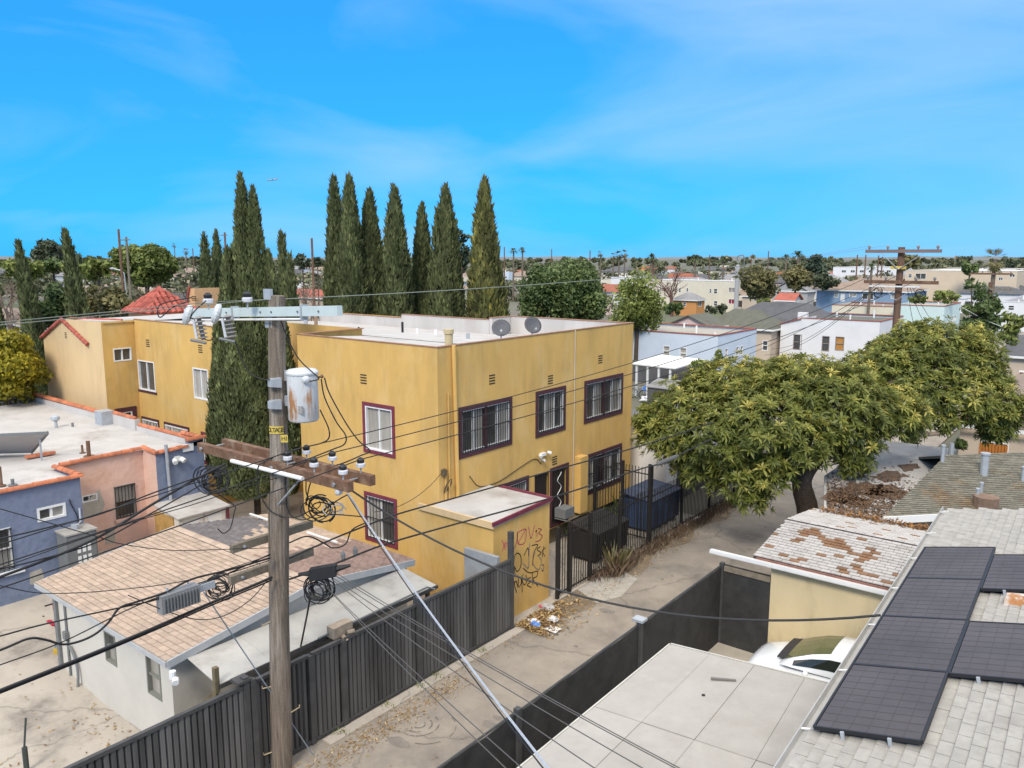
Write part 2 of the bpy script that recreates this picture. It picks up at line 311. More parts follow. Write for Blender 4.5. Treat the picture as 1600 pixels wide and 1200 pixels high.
def tile_run(par, p0, p1, m=TILE, r=.11, L=.34, up=(0, 0, 1)):
    key = (m.name, r, L)
    if key not in _tl:
        b = MB(); n = 7; A = [(0, -r * math.cos(math.pi * k / n), r * math.sin(math.pi * k / n)) for k in range(n + 1)]
        b.hexa([(0, a[1], a[2]) for a in A], [(L * 1.12, a[1] * .84, a[2] * .84) for a in A]); _tl[key] = meshof(b, 'tile', m)
    p0 = np.array(p0, float); p1 = np.array(p1, float); d = p1 - p0; n = max(1, int(round(np.linalg.norm(d) / L))); d /= n; q = frame_quat(d, up)
    for k in range(n): inst(_tl[key], 'roof_tile', par, p0 + d * k + np.array([0, 0, random.uniform(0, .012)]), q, (np.linalg.norm(d) / L, 1, 1))
# ================================================================== THE SETTING
def gz(x): return .85 * min(1, max(0, (-19 - x) / 9.0))
b = MB(); b.quad((-4000, -600, -.06), (4000, -600, -.06), (4000, 9000, -.06), (-4000, 9000, -.06)); b.build('ground', GROUND, kind='structure')
b = MB(); xs = [-13.64, -19, -22, -25, -28, -33, -48]; ys = [-6, 5, 12, 17.4, 30]
for i in range(len(xs) - 1):
    for j in range(len(ys) - 1):
        b.quad((xs[i + 1], ys[j], gz(xs[i + 1]) - .004), (xs[i], ys[j], gz(xs[i]) - .004), (xs[i], ys[j + 1], gz(xs[i]) - .004), (xs[i + 1], ys[j + 1], gz(xs[i + 1]) - .004))
b.build('yard_paving', CONC, kind='structure')
b = MB(); b.quad((-13.62, -30, .0), (-8.52, -30, .0), (-8.52, 420, .0), (-13.62, 420, .0)); b.build('alley', ALLEY, kind='structure')
b = MB(); b.box(-13.5, -13.2, 10.2, 17.3, 0, .035); b.build('concrete_strip', CONC, kind='structure')
b = MB(); b.poly([(-13.6, 20.6, .012), (-12.55, 20.1, .012), (-12.2, 21.0, .012), (-12.5, 22.6, .012), (-13.6, 23.0, .012)]); b.build('concrete_apron', mat('pale broken concrete', (.38, .35, .30), .95, .2, 3, .4, 30), kind='structure')
b = MB(); pts = []
for k in range(40):
    y = 17.3 + k * .5; pts.append((-12.6 - .25 * math.sin(k * .9) - .35 * min(1, k / 14.), y, .006))
b.poly([(-13.62, 17.3, .006)] + pts + [(-13.62, pts[-1][1], .006)]); b.build('verge', SOIL, kind='structure')
MK = mat('dark stain', (.15, .13, .11), .9, .2, 6)
for (px, py, rr) in ((655, 1132, .14), (655, 1132, .3), (655, 1132, .46), (668, 1136, .66)):
    c = onz(px, py); b = MB()
    for k in range(9):
        a = -1.6 + k * .33 + rng.normal(0, .03); 
        if rng.random() < .2: continue
        w = .012 + .012 * rng.random(); P = [(c[0] + math.cos(t) * r, c[1] + math.sin(t) * r, .004) for (t, r) in ((a, rr - w), (a + .3, rr - w), (a + .3, rr + w), (a, rr + w))]; b.quad(*P)
    b.build('tyre_scuff', MK, kind='structure')
for (px, py, rx, ry) in ((622, 1160, .34, .16), (765, 1132, .22, .13), (778, 1122, .16, .09), (683, 1184, .05, .05), (900, 1010, .06, .05), (1035, 905, .06, .05), (1050, 900, .05, .04), (722, 1155, .03, .03), (950, 955, .3, .16)):
    c = onz(px, py); b = MB(); b.poly([(c[0] + math.cos(t) * rx * rng.uniform(.75, 1.2), c[1] + math.sin(t) * ry * rng.uniform(.75, 1.2), .0045) for t in np.linspace(0, 6.28, 15)[:-1]]); b.build('oil_stain', mat('oil stain', (.20, .175, .15), .9, .2, 5) if rx > .1 else MK, kind='structure')
b = MB(); b.quad((-8.5, -4, .0), (9, -4, .0), (9, 20.2, .0), (-8.5, 20.2, .0)); b.build('right_yard', CONC, kind='structure')

# ================================================================== YELLOW APARTMENT BUILDING
XF, YF, ZT = -16.5, 17.21, 8.02
T = thing('apartment_building', 'two storey yellow stucco apartment building with flat white roof and maroon window frames', 'building', (-25, 22, 0))
def shrink(h, t): return (h[0] + t, h[1] - t, h[2] + t, h[3] - t)
fac = {'w1': shrink((18.12, 20.80, 4.40, 6.06), .14), 'w2': shrink((22.15, 24.0, 4.36, 6.03), .14), 'w3': shrink((25.26, 28.13, 4.36, 6.03), .14),
       'lw3': shrink((25.25, 28.15, 1.46, 3.09), .14), 'sm': shrink((20.25, 21.75, 2.1, 3.10), .14), 'sd': (22.12, 22.97, .92, 3.0), 'd': shrink((23.05, 24.25, .78, 3.06), .12)}
frt = {'W1': shrink((-19.93, -18.41, 4.31, 6.01), .12), 'W2': shrink((-19.97, -18.40, 1.25, 2.95), .12)}
lft = {'A': (-34.88, -33.45, 4.88, 6.21), 'B': (-30.32, -29.20, 4.97, 6.25), 'C': shrink((-34.88, -33.35, 2.2, 3.66), .1), 'D': shrink((-32.92, -30.88, 2.2, 3.66), .1), 'E': shrink((-29.98, -28.6, 2.28, 3.62), .12)}
b = MB(); rect_face(b, 'x', XF, YF, 28.9, .72, ZT, list(fac.values()), .13, 1); b.build('facade_wall', YEL, T)
b = MB(); rect_face(b, 'y', YF, -23.3, XF, -.05, ZT, list(frt.values()), .13, -1); b.build('side_wall', YEL, T)
b = MB(); rect_face(b, 'y', YF, -34.96, -28.4, .3, ZT - .03, list(lft.values()), .13, -1); b.build('side_wall', YEL, T)
b = MB(); b.quad((-28.4, YF, .3), (-28.4, 20.2, .3), (-28.4, 20.2, ZT), (-28.4, YF, ZT)); b.quad((-28.4, 20.2, .3), (-23.3, 20.2, .3), (-23.3, 20.2, ZT), (-28.4, 20.2, ZT)); b.quad((-23.3, 20.2, 0), (-23.3, YF, 0), (-23.3, YF, ZT), (-23.3, 20.2, ZT))
b.build('light_well_wall', YEL, T)
b = MB(); b.quad((XF, 28.9, 0), (-22.83, 28.9, 0), (-22.83, 28.9, ZT), (XF, 28.9, ZT)); b.quad((-22.83, 27.5, 0), (-35, 27.5, 0), (-35, 27.5, 7.8), (-22.83, 27.5, 7.8)); b.build('rear_wall', YEL, T)
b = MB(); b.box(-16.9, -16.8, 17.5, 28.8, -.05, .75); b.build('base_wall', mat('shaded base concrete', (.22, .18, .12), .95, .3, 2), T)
b = MB(); zd = lambda y: 7.94 - (y - 17.3) * .064
for (x0, x1, y0, y1) in ((-23.3, -16.5, YF, 20.2), (-34.96, -28.4, YF, 20.2), (-34.96, -16.5, 20.2, 27.4), (-22.83, -16.5, 27.4, 28.75)):
    b.quad((x0 + .12, y0 + .1, zd(y0)), (x1 - .12, y0 + .1, zd(y0)), (x1 - .12, y1, zd(y1)), (x0 + .12, y1, zd(y1)))
b.build('roof_deck', DECK, T)
COP = mat('rust brown coping', (.30, .16, .10), .9, .3, 4); INN = mat('white parapet', (.52, .485, .45), .85, .12, .8, stain=(.42, .37, .33), stscale=.7, stpos=(.5, .8), vert=.3)
b = MB(); b.box(-22.83, XF - .14, 28.72, 28.88, 7.0, ZT - .012); b.box(-22.98, -22.82, 27.36, 28.7, 7.0, ZT - .012); b.box(-28.6, -22.99, 27.34, 27.48, 7.0, 7.92); b.box(-35, -28.62, 27.36, 27.5, 7.0, 7.75); b.box(XF - .13, XF - .01, 17.36, 28.88, 7.2, ZT - .02)
b.build('parapet', INN, T)
b = MB()
for (x0, x1, y0, y1, z) in ((-23.32, XF + .02, YF - .02, YF + .1, ZT), (XF - .13, XF + .02, YF + .1, 28.92, ZT), (-34.97, -28.4, YF - .02, YF + .1, ZT - .03), (-22.9, XF - .14, 28.7, 28.92, ZT - .01), (-22.99, -22.8, 27.34, 28.69, ZT - .01), (-28.61, -23, 27.32, 27.5, 7.925), (-35, -28.63, 27.34, 27.52, 7.755), (-23.32, -23.18, YF + .1, 20.2, ZT)):
    b = MB(); b.box(x0, x1, y0, y1, z, z + .03); b.build('coping', COP, T)
# windows on the alley facade
w = window(T, 'x', XF, 1, fac['w1'], MAROON, .14, True, 4, [GLASS, GLASS2, GLASS, GLASS2], nb=20)
b = MB(); pbox(b, 'x', XF, 1, 19.39, 19.5, *fac['w1'][2:], -.12, .026); b.build('mullion', MAROON, w)
window(T, 'x', XF, 1, fac['w2'], MAROON, .14, True, 3, [GLASS, GLASS2, GLASS], nb=11)
for k in ('w3', 'lw3'):
    w = window(T, 'x', XF, 1, fac[k], MAROON, .14, True, 4, [GLASS, GLASS2, GLASS, GLASS2] if k == 'w3' else [GLASS2, GLASS, GLASS2, GLASS], nb=20)
    b = MB(); pbox(b, 'x', XF, 1, 26.64, 26.76, *fac[k][2:], -.12, .026); b.build('mullion', MAROON, w)
window(T, 'x', XF, 1, fac['sm'], MAROON, .14, True, 2, [GLASS, GLASS2])
for k, nm in (('sd', 'screen_door'), ('d', 'door')):
    h = fac[k]; b = MB(); pbox(b, 'x', XF, 1, *h, -.15, -.09); d = b.build(nm, mat('dark door', (.05, .035, .03), .6), T)
    b = MB()
    for kk in range(7): pbox(b, 'x', XF, 1, h[0] + .03 + kk * (h[1] - h[0] - .06) / 6 - .01, h[0] + .03 + kk * (h[1] - h[0] - .06) / 6 + .01, h[2], h[3], .0, .02)
    for zz in (h[2] + .02, h[2] + 1.0, h[3] - .04): pbox(b, 'x', XF, 1, h[0], h[1], zz, zz + .03, -.005, .025)
    b.build('security_bars', IRON, d, kind='stuff')
    if k == 'd':
        b = MB(); tw = .12
        for r in ((h[0] - tw, h[1] + tw, h[3], h[3] + tw), (h[0] - tw, h[0], h[2], h[3]), (h[1], h[1] + tw, h[2], h[3]), (h[0] - tw, h[1] + tw, h[2] - tw, h[2])): pbox(b, 'x', XF, 1, *r, -.02, .03)
        b.build('trim', MAROON, d)
        b = MB(); pts = []
        for t in np.linspace(0, 1, 26): pts.append((XF + .03, 23.62 + .12 * math.sin(t * 14), 1.5 + t * 1.3))
        b.tube(pts, .012, 5); b.build('scrollwork', WHITE, d)
b = MB(); b.box(XF + .02, XF + .5, 23.35, 23.95, 1.15, 1.5); b.bar((XF + .05, 23.3, 1.12), (XF + .6, 23.3, 1.12), .03); b.bar((XF + .6, 23.25, 1.12), (XF + .6, 24.1, 1.12), .03); b.build('air_conditioner', GREYP, T)
# windows on the side wall
window(T, 'y', YF, -1, frt['W1'], RED2, .12, False, 2, [GLASS2, GLASS2])
window(T, 'y', YF, -1, frt['W2'], RED2, .12, True, 2, [GLASS2, GLASS], nb=8)
window(T, 'y', YF, -1, lft['A'], MAROON, .1, False, 2, [GLASS, GLASS], sill_only=True)
window(T, 'y', YF, -1, lft['B'], None, .1, False, 2, [GLASS2, GLASS2])
window(T, 'y', YF, -1, lft['C'], MAROON, .1, WHITE, 2); window(T, 'y', YF, -1, lft['D'], MAROON, .1, WHITE, 4, [GLASS, GLASS2, GLASS, GLASS]); window(T, 'y', YF, -1, lft['E'], RED2, .12, True, 2, [GLASS2, GLASS])
def vent(par, ax, c, sgn, a, z, w=.3, h=.36, n=4):
    m = MB()
    for k in range(n): pbox(m, ax, c, sgn, a - w / 2, a + w / 2, z + h * k / n, z + h * k / n + h * .5 / n, -.01, .006)
    return m.build('vent', mat('vent shadow', (.05, .035, .02), .9), par)
for (y, z) in ((19.77, 6.6), (23.04, 6.2), (26.38, 6.6), (23.35, 3.15)): vent(T, 'x', XF, 1, y, z)
for (x, z) in ((-33.86, 6.85), (-29.65, 6.9), (-19.85, 6.6)): vent(T, 'y', YF, -1, x, z)
b = MB(); pbox(b, 'y', 20.2, -1, -26.6, -26.25, 1.1, 1.7, 0, .02); v = b.build('crawl_vent', WHITE, T); vent(v, 'y', 20.18, -1, -26.43, 1.15, .22, .5, 5)
# pipes and conduits on the facade
b = MB(); b.tube([(XF + .07, 17.86, ZT + .02), (XF + .07, 17.98, 3.2)], .065, 8); b.build('downpipe', YEL, T)
b = MB(); b.tube([(XF + .05, 17.62, 6.6), (XF + .05, 17.62, 3.1), (XF + .35, 17.62, 3.05)], .025, 6); b.tube([(XF + .05, 17.45, 4.3), (XF + .05, 17.45, 2.0)], .03, 6); b.build('conduit', YEL, T)
b = MB(); b.tube([(XF + .03, 24.56, ZT + .02), (XF + .03, 24.54, 3.2), (XF + .03, 24.5, .9)], .022, 6); b.build('conduit', mat('pale conduit', (.5, .44, .33), .6), T)
b = MB(); b.box(XF, XF + .32, 24.62, 25.12, 1.0, 3.2); b.build('utility_chase', YEL, T)
b = MB(); b.tube(smoothpts([(XF + .02, 18.6, 3.75), (XF + .02, 19.1, 3.3), (XF + .02, 20.1, 3.25), (XF + .02, 21.3, 3.5), (XF + .02, 22.1, 3.62), (XF + .02, 22.5, 3.35)]), .012, 5); b.build('wall_cable', CABLE, T)
b = MB(); b.cyl((XF + .02, 22.5, 3.5), .05, .16, 8, (1, 0, 0)); b.cyl((XF + .1, 22.3, 3.74), .06, .16, 8, (.7, -.5, -.3)); b.cyl((XF + .1, 22.75, 3.76), .06, .16, 8, (.7, .5, -.3)); b.box(XF, XF + .12, 22.4, 22.66, 3.66, 3.76); b.build('floodlight', WHITE, T)
b = MB(); b.box(XF, XF + .14, 17.3, 17.42, 4.05, 4.25)
b.tube([(XF + .1 + .1 * math.cos(t), 17.5 + .14 * math.sin(t), 3.7 + .22 * math.cos(t * .97)) for t in np.linspace(0, 18, 60)], .012, 5); b.build('cable_entry', mat('coiled cable', (.12, .09, .05), .7), T)
b = MB(); b.quad((XF - .6, 17.95, 7.9), (XF - .3, 17.95, 7.9), (XF - .3, 18.25, 7.9), (XF - .6, 18.25, 7.9)); b.cyl((XF - .35, 18.1, 7.8), .13, .62, 12); b.cyl((XF - .35, 18.1, 8.36), .16, .14, 12); b.build('roof_flue', mat('flue cream', (.52, .42, .24), .8), T)
for (px, py, h, r, m) in ((629, 516, .45, .05, IRON), (652, 518, .22, .06, WHITE), (681, 519, .22, .06, WHITE), (731, 527, .22, .07, GALV), (478, 510, .55, .09, GALV), (494, 510, .6, .08, mat('rusty pipe', (.30, .20, .13), .8, .3, 8)), (561, 528, .3, .04, IRON)):
    p = onz(px, py + 3, 7.55); b = MB(); b.cyl((p[0], p[1], zd(p[1]) - .05), r, h + .05, 8); b.build('vent_pipe', m, T)
# projecting cream wing at the left end
b = MB(); Yc = 15.78
b.poly([(-41.0, Yc, .3), (-34.96, Yc, .3), (-34.96, Yc, 7.98), (-38.71, Yc, 7.93), (-41.0, Yc, 6.95)]); cw = b.build('wing_front_wall', CREAM, T); vent(cw, 'y', Yc, -1, -38.5, 7.05, .2, .3, 4)
sw1 = (16.2, 17.0, 6.2, 6.78); sw2 = shrink((16.05, 17.05, 3.25, 4.16), .22)
b = MB(); rect_face(b, 'x', -34.96, Yc, YF, .3, 7.97, [sw1, sw2], .1, 1); sw = b.build('wing_side_wall', YEL, T)
window(T, 'x', -34.96, 1, sw1); window(T, 'x', -34.96, 1, sw2, MAROON, .2)
b = MB(); b.quad((-41, Yc, .3), (-41, 24, .3), (-41, 24, 6.9), (-41, Yc, 6.9)); b.quad((-41, Yc + .05, 6.9), (-38.7, Yc + .05, 7.85), (-38.7, 24, 7.85), (-41, 24, 6.9)); b.quad((-38.7, Yc + .05, 7.85), (-34.9, Yc + .05, 7.9), (-34.9, 24, 7.9), (-38.7, 24, 7.85)); b.build('wing_roof', DECK, T)
tile_run(T, (-41.1, Yc - .04, 6.92), (-38.74, Yc - .04, 7.9), TILER, .1, .3, (0, -1, .4)); tile_run(T, (-36.2, Yc - .06, 6.9), (-38.68, Yc - .06, 7.9), TILER, .1, .3, (0, -1, .4)); tile_run(T, (-38.6, Yc + .3, 7.92), (-34.98, Yc + .9, 7.98), TILER, .07, .34)
# tower with a hipped tile roof, and a second gable tower
tx, ty, h = -42.4, 22.4, 1.45
b = MB(); b.box(tx - 1.2, tx + 1.2, ty - 1.2, ty + 1.2, .5, 7.75); b.build('tower_wall', mat('peach stucco', (.66, .40, .20), .9, .1, 2), T)
b = MB(); ap = (tx, ty, 9.0); c4 = [(tx - h, ty - h, 7.72), (tx + h, ty - h, 7.72), (tx + h, ty + h, 7.72), (tx - h, ty + h, 7.72)]
for k in range(4): b.add([c4[k], c4[(k + 1) % 4], ap], [(0, 1, 2)])
b.poly(c4[::-1]); tr = b.build('tower_roof', TILER, T)
n = 9
for k in range(n):
    t = -1 + 2 * (k + .5) / n; top = 1 - abs(t) * .97
    for face in (0, 1):
        a = np.array((tx + t * h, ty - h, 7.74)) if face == 0 else np.array((tx + h, ty + t * h, 7.74)); mid = np.array((tx + t * h, ty - h + h * top, 7.74 + 1.28 * top)) if face == 0 else np.array((tx + h - h * top, ty + t * h, 7.74 + 1.28 * top))
        tile_run(tr, a, mid, TILER, .14, .36, (0, -.66, .75) if face == 0 else (.66, 0, .75))
tile_run(tr, c4[1], ap, TILER, .12, .36); tile_run(tr, c4[0], ap, TILER, .12, .36); tile_run(tr, c4[2], ap, TILER, .12, .36)
g0 = [ond(*q, 50) for q in ((292, 496), (345, 496), (345, 449), (322, 450))]; yy = g0[0][1]
b = MB(); P = [(p[0], yy, p[2]) for p in g0]; b.hexa([(p[0], yy, p[2]) for p in P], [(p[0], yy + 1.6, p[2]) for p in P]); g = b.build('gable_tower', mat('peach stucco', (.66, .40, .20), .9), T); tile_run(g, (P[0][0] - .05, yy - .05, P[0][2]), (P[3][0], yy - .05, P[3][2] + .05), TILER, .09, .3, (-.6, -.5, .6)); vent(g, 'y', yy, -1, (P[2][0] + P[3][0]) / 2 + .1, P[2][2] - .7, .45, .3, 3)
# one storey annex beside the alley
A = MB(); AX, AY0, AY1, AZ = -14.0, 16.80, 19.55, 3.14
A.quad((XF - .02, AY0, -.05), (AX, AY0, -.05), (AX, AY0, AZ), (XF - .9, AY0, AZ)); A.quad((AX, AY0, -.05), (AX, AY1, -.05), (AX, AY1, AZ + .08), (AX, AY0, AZ)); A.quad((AX, AY1, -.05), (XF, AY1, -.05), (XF, AY1, AZ), (AX, AY1, AZ)); an = A.build('annex_wall', YEL, T)
b = MB(); b.slab([(XF + .01, AY0 - .04, AZ + .06), (AX + .03, AY0 - .04, AZ + .02), (AX + .03, AY1 + .03, AZ + .1), (XF + .01, AY1 + .03, AZ + .1)], .1); b.build('annex_roof', DECK, T)
b = MB(); b.box(XF - .45, AX + .06, AY0 - .09, AY0 - .03, AZ - .1, AZ + .1); b.build('annex_fascia', CREAM, T)
b = MB(); b.hexa([(AX + .035, AY0 - .1, AZ - .01), (AX + .09, AY0 - .1, AZ - .01), (AX + .09, AY1 + .08, AZ + .06), (AX + .035, AY1 + .08, AZ + .06)], [(AX + .03, AY0 - .1, AZ + .1), (AX + .09, AY0 - .1, AZ + .1), (AX + .09, AY1 + .08, AZ + .18), (AX + .03, AY1 + .08, AZ + .18)]); b.box(XF + .4, AX + .02, AY1 + .035, AY1 + .09, AZ + .04, AZ + .17); b.build('annex_trim', RED2, T)
def strokes(nm, lines, m, w, x=AX + .004):
    mb = MB()
    for L in lines:
        q = [onx(600 + a / 5.333, 820 + c / 5.333, x) for (a, c) in L]
        q = smoothpts(q, 5) if len(q) > 2 else q
        for i in range(len(q) - 1):
            d = q[i + 1] - q[i]; d = d / (np.linalg.norm(d) + 1e-9); s_ = np.array([0, -d[2], d[1]]) * w; e = d * w * .6; mb.quad(q[i] - s_ - e, q[i + 1] - s_ + e, q[i + 1] + s_ + e, q[i] + s_ - e)
        if mb.v: mb.build(nm, m, an); mb = MB()
strokes('graffiti', [[(985, 130), (1012, 205)], [(1012, 140), (985, 220)], [(1010, 160), (1032, 150)], [(1012, 178), (1030, 172)], [(1045, 90), (1038, 170), (1050, 212), (1085, 195), (1108, 130), (1110, 70)], [(1112, 65), (1118, 155), (1172, 148), (1182, 38), (1112, 65)], [(1120, 150), (1182, 36)], [(1205, 18), (1225, 112), (1256, 2)], [(1262, 62), (1272, 48), (1276, 100)], [(1285, 30), (1312, 40), (1290, 68), (1318, 92), (1300, 128), (1262, 142)]], mat('pink spray paint', (.58, .11, .14), .8, .2, 9), .017)
strokes('graffiti', [[(1092, 415), (1083, 330), (1090, 260), (1112, 236), (1140, 262), (1141, 340), (1112, 388), (1088, 352)], [(1168, 255), (1200, 192), (1206, 260)], [(1160, 362), (1200, 395), (1240, 400)], [(1232, 172), (1282, 168), (1250, 230), (1238, 335)], [(1303, 182), (1276, 205), (1310, 235), (1282, 258)], [(1330, 178), (1318, 272)], [(1318, 215), (1345, 190)], [(1318, 222), (1340, 262)], [(1085, 475), (1092, 520), (1106, 565)], [(1082, 490), (1102, 470), (1118, 520), (1122, 440), (1140, 445), (1146, 480), (1128, 520)], [(1148, 462), (1153, 560)], [(1160, 412), (1150, 450), (1168, 500), (1190, 470), (1182, 420)], [(1224, 438), (1192, 456), (1218, 478), (1192, 502), (1228, 522)], [(1236, 398), (1242, 502)], [(1236, 398), (1280, 388), (1272, 430), (1242, 452), (1282, 512)]], mat('black spray paint', (.075, .06, .045), .8, .4, 9), .017)
strokes('graffiti', [[(1214, 150), (1207, 290), (1200, 362), (1160, 322)], [(1290, 262), (1312, 300), (1292, 372), (1256, 350), (1240, 300), (1262, 220)], [(1312, 330), (1332, 342), (1324, 388), (1312, 360)]], mat('grey spray paint', (.30, .27, .24), .7), .017)
# things on the roof: two satellite dishes
for (px, py, lab, aim) in ((783, 526, 'dark grey satellite dish on yellow building roof, nearer the flue', (.5, -.6, .5)), (832, 521, 'dark grey satellite dish on yellow building roof, farther from the flue', (.75, -.45, .45))):
    p = onz(px, py, 7.6); t = thing('satellite_dish', lab, 'satellite dish', (p[0], p[1], 7.55)); c = np.array((p[0], p[1], 7.93)); a = np.array(aim); a /= np.linalg.norm(a)
    b = MB(); b.lathe(c - a * .06, [(.02, 0), (.15, .012), (.28, .05), (.37, .1), (.375, .115), (.28, .066), (.15, .03), (.02, .016)], 20, a); b.build('reflector', mat('dish grey', (.085, .085, .09), .6), t, smooth=True)
    b = MB(); b.tube([c - a * .05, c - a * .18 - np.array((0, 0, .1)), (p[0], p[1], 7.5)], .03, 6); b.build('mast', GALV, t)
    b = MB(); b.tube([c - np.array((0, 0, .35)), c + a * .5 - np.array((0, 0, .3))], .014, 5); b.cyl(c + a * .46 - np.array((0, 0, .3)), .04, .1, 8, -a); b.build('feed_arm', GALV, t)
# ================================================================== BLUE AND PINK HOUSE
T = thing('stucco_house', 'blue and pink stucco house with flat white roof edged in clay tiles', 'house', (-32, 11, .6))
XB, XP, XR, YN = -25.4, -27.2, -26.3, 15.15
bw1 = (9.35, 9.98, 2.98, 3.32); q0 = onx(57, 795, XB); q1 = onx(104, 808, XB); bw1 = (q0[1], q1[1], onx(57, 817, XB)[2], q0[2])
bw2 = (6.9, onx(21, 870, XB)[1], onx(21, 888, XB)[2], onx(21, 822, XB)[2])
b = MB(); rect_face(b, 'x', XB, 3, 10.45, .3, 3.97, [bw1, bw2], .12, 1); b.quad((XB, 10.45, .3), (XP, 10.45, .3), (XP, 10.45, 3.97), (XB, 10.45, 3.97)); b.build('blue_wall', BLUE, T)
window(T, 'x', XB, 1, bw1, None, 0, False, 2, [GLASS, GLASS2], fw=.07)
window(T, 'x', XB, 1, bw2, None, 0, True, 2, [GLASS2, GLASS], horizontal=True, fw=.05)
b = MB(); b.box(XB, XB + .08, bw2[0] - .1, bw2[1] + .25, bw2[2] - .16, bw2[2] - .04); b.build('window_sill', WHITE, T)
pw1 = (onx(127, 770, XP)[1], onx(152, 775, XP)[1], onx(152, 781, XP)[2], onx(152, 770, XP)[2]); pw2 = (onx(179, 780, XP)[1], onx(212, 780, XP)[1], onx(195, 808, XP)[2], onx(195, 757, XP)[2])
b = MB(); rect_face(b, 'x', XP, 10.45, 13.35, .3, 4.0, [pw1, pw2], .12, 1); b.quad((XP, 13.35, .3), (XR, 13.35, .3), (XR, 13.35, 4.0), (XP, 13.35, 4.0)); b.build('pink_wall', PINK, T)
window(T, 'x', XP, 1, pw1, None, 0, False, 2, fw=.04); window(T, 'x', XP, 1, pw2, None, 0, True, 2, [GLASS, GLASS2], horizontal=True, fr=mat('taupe sash', (.30, .26, .22), .7), nb=6)
b = MB(); pbox(b, 'x', XP, 1, pw2[0] - .05, pw2[1] + .1, pw2[2] - .12, pw2[2] - .02, 0, .1); b.build('window_sill', PINK, T)
b = MB(); b.poly([onx(*q, XP + .006) for q in ((128, 790), (155, 764), (164, 788), (160, 800), (130, 812))]); b.build('cement_patch', PATCHM, T)
b = MB(); b.poly([onx(*q, XP + .006) for q in ((166, 832), (180, 828), (180, 848), (164, 851))]); b.build('cement_patch', PATCHM, T)
b = MB(); b.poly([onx(*q, XB + .006) for q in ((46, 895), (65, 888), (69, 902), (60, 914), (47, 913))]); b.build('cement_patch', PATCHM, T)
b = MB(); b.quad((XR, 13.35, .5), (XR, YN, .5), (XR, YN, 4.18), (XR, 13.35, 4.0)); b.box(XR - .15, XR, 14.55, YN, 4.0, 4.24); b.box(XR, XR + .22, YN - .22, YN - .02, .5, 3.2); b.build('blue_wall', BLUE, T)
b = MB(); b.quad((XR, YN, .5), (-42, YN, .5), (-42, YN, 4.1), (XR, YN, 4.1)); b.build('rear_wall', BLUE, T)
dz = lambda x, y: 3.88 + (-x - 26) * .008
b = MB()
for (x0, x1, y0, y1) in ((-42, XP, 3, 15.0), (XP, XB - .1, 3, 10.4), (XP, XR - .1, 13.4, 15.0)): b.quad(*[(x, y, dz(x, y)) for (x, y) in ((x0, y0), (x1, y0), (x1, y1), (x0, y1))])
b.build('roof_deck', DECK, T)
b = MB(); b.box(-42, -33.9, 14.95, YN + .01, 3.9, 4.22); b.box(-33.6, -30.9, 14.95, YN + .01, 3.9, 4.35); b.box(-30.8, XR, 14.95, YN + .01, 3.9, 4.12); b.box(-42.1, -41.9, 9, YN, 3.9, 4.3); b.build('parapet', INN, T)
tile_run(T, (XB, 3.2, 3.97), (XB, 10.5, 3.98)); tile_run(T, (XB + .05, 10.45, 4.0), (XP, 10.45, 3.98)); tile_run(T, (XP, 10.6, 3.99), (XP, 13.3, 4.03)); tile_run(T, (XP, 13.38, 4.06), (XR + .05, 13.36, 3.99)); tile_run(T, (XR, 13.45, 3.98), (XR, 14.5, 4.03)); tile_run(T, (XR + .02, 14.5, 4.24), (XR + .02, YN + .05, 4.25))
tile_run(T, (-41.9, YN - .1, 4.3), (-33.95, YN - .1, 4.22), r=.13); tile_run(T, (-33.4, YN - .1, 4.36), (-31, YN - .1, 4.34)); tile_run(T, (-30.7, YN - .1, 4.13), (XR - .1, YN - .1, 4.13)); tile_run(T, (XR, YN - .1, 4.26), (XR - 1.2, YN - .1, 4.26)); tile_run(T, (-42, 9, 4.34), (-42, YN, 4.34))
p = onz(60, 713, 3.95); tile_run(T, (p[0], p[1] - .4, 3.95), (p[0], p[1] + .5, 3.95))
b = MB(); p = onz(164, 660, 4.0); b.box(p[0] - .3, p[0] + .3, p[1] - .25, p[1] + .25, 3.9, 4.5); b.build('chimney', GALV, T)
for (px, py, h, r, m) in ((139, 712, .55, .07, ARMW), (129, 707, .3, .04, ARMW), (2, 758, .6, .05, ARMW), (20, 757, .2, .05, GREYP)):
    p = onz(px, py, 3.93); b = MB(); b.cyl((p[0], p[1], 3.9), r, h, 8); b.cyl((p[0], p[1], 3.9), r * 2.6, .03, 10); b.build('vent_pipe', m, T)
p = onz(88, 668, 3.95); b = MB(); b.cyl((p[0], p[1], 3.9), .06, .3, 8); b.lathe((p[0], p[1], 4.2), [(.06, 0), (.17, .08), (.15, .2), (.03, .26)], 10); b.build('roof_ventilator', GALV, T); b = MB(); b.cyl((p[0] + .3, p[1] + .5, 3.9), .05, .2, 8); b.build('vent_pipe', GREYP, T)
b = MB(); p = onx(257, 694, XR); b.tube([(XR + .08, p[1], p[2]), (XR + .08, p[1] + .05, 2.1), (XR + .3, p[1] + .9, 1.85), (XR + .3, p[1] + 1.0, 1.5)], .06, 8); b.build('drain_pipe', GALV, T)
b = MB(); p = onx(276, 717, XR); b.box(XR, XR + .1, p[1] - .1, p[1] + .1, p[2] - .08, p[2] + .1); b.cyl((XR + .08, p[1] - .12, p[2]), .09, .18, 8, (.8, -.3, -.4)); b.cyl((XR + .08, p[1] + .12, p[2]), .09, .18, 8, (.8, .3, -.4)); b.build('floodlight', WHITE, T)
b = MB(); p = onx(293, 699, XR); b.box(XR, XR + .06, p[1] - .2, p[1] + .2, p[2] - .13, p[2] + .13); b.build('wall_box', WHITE, T)
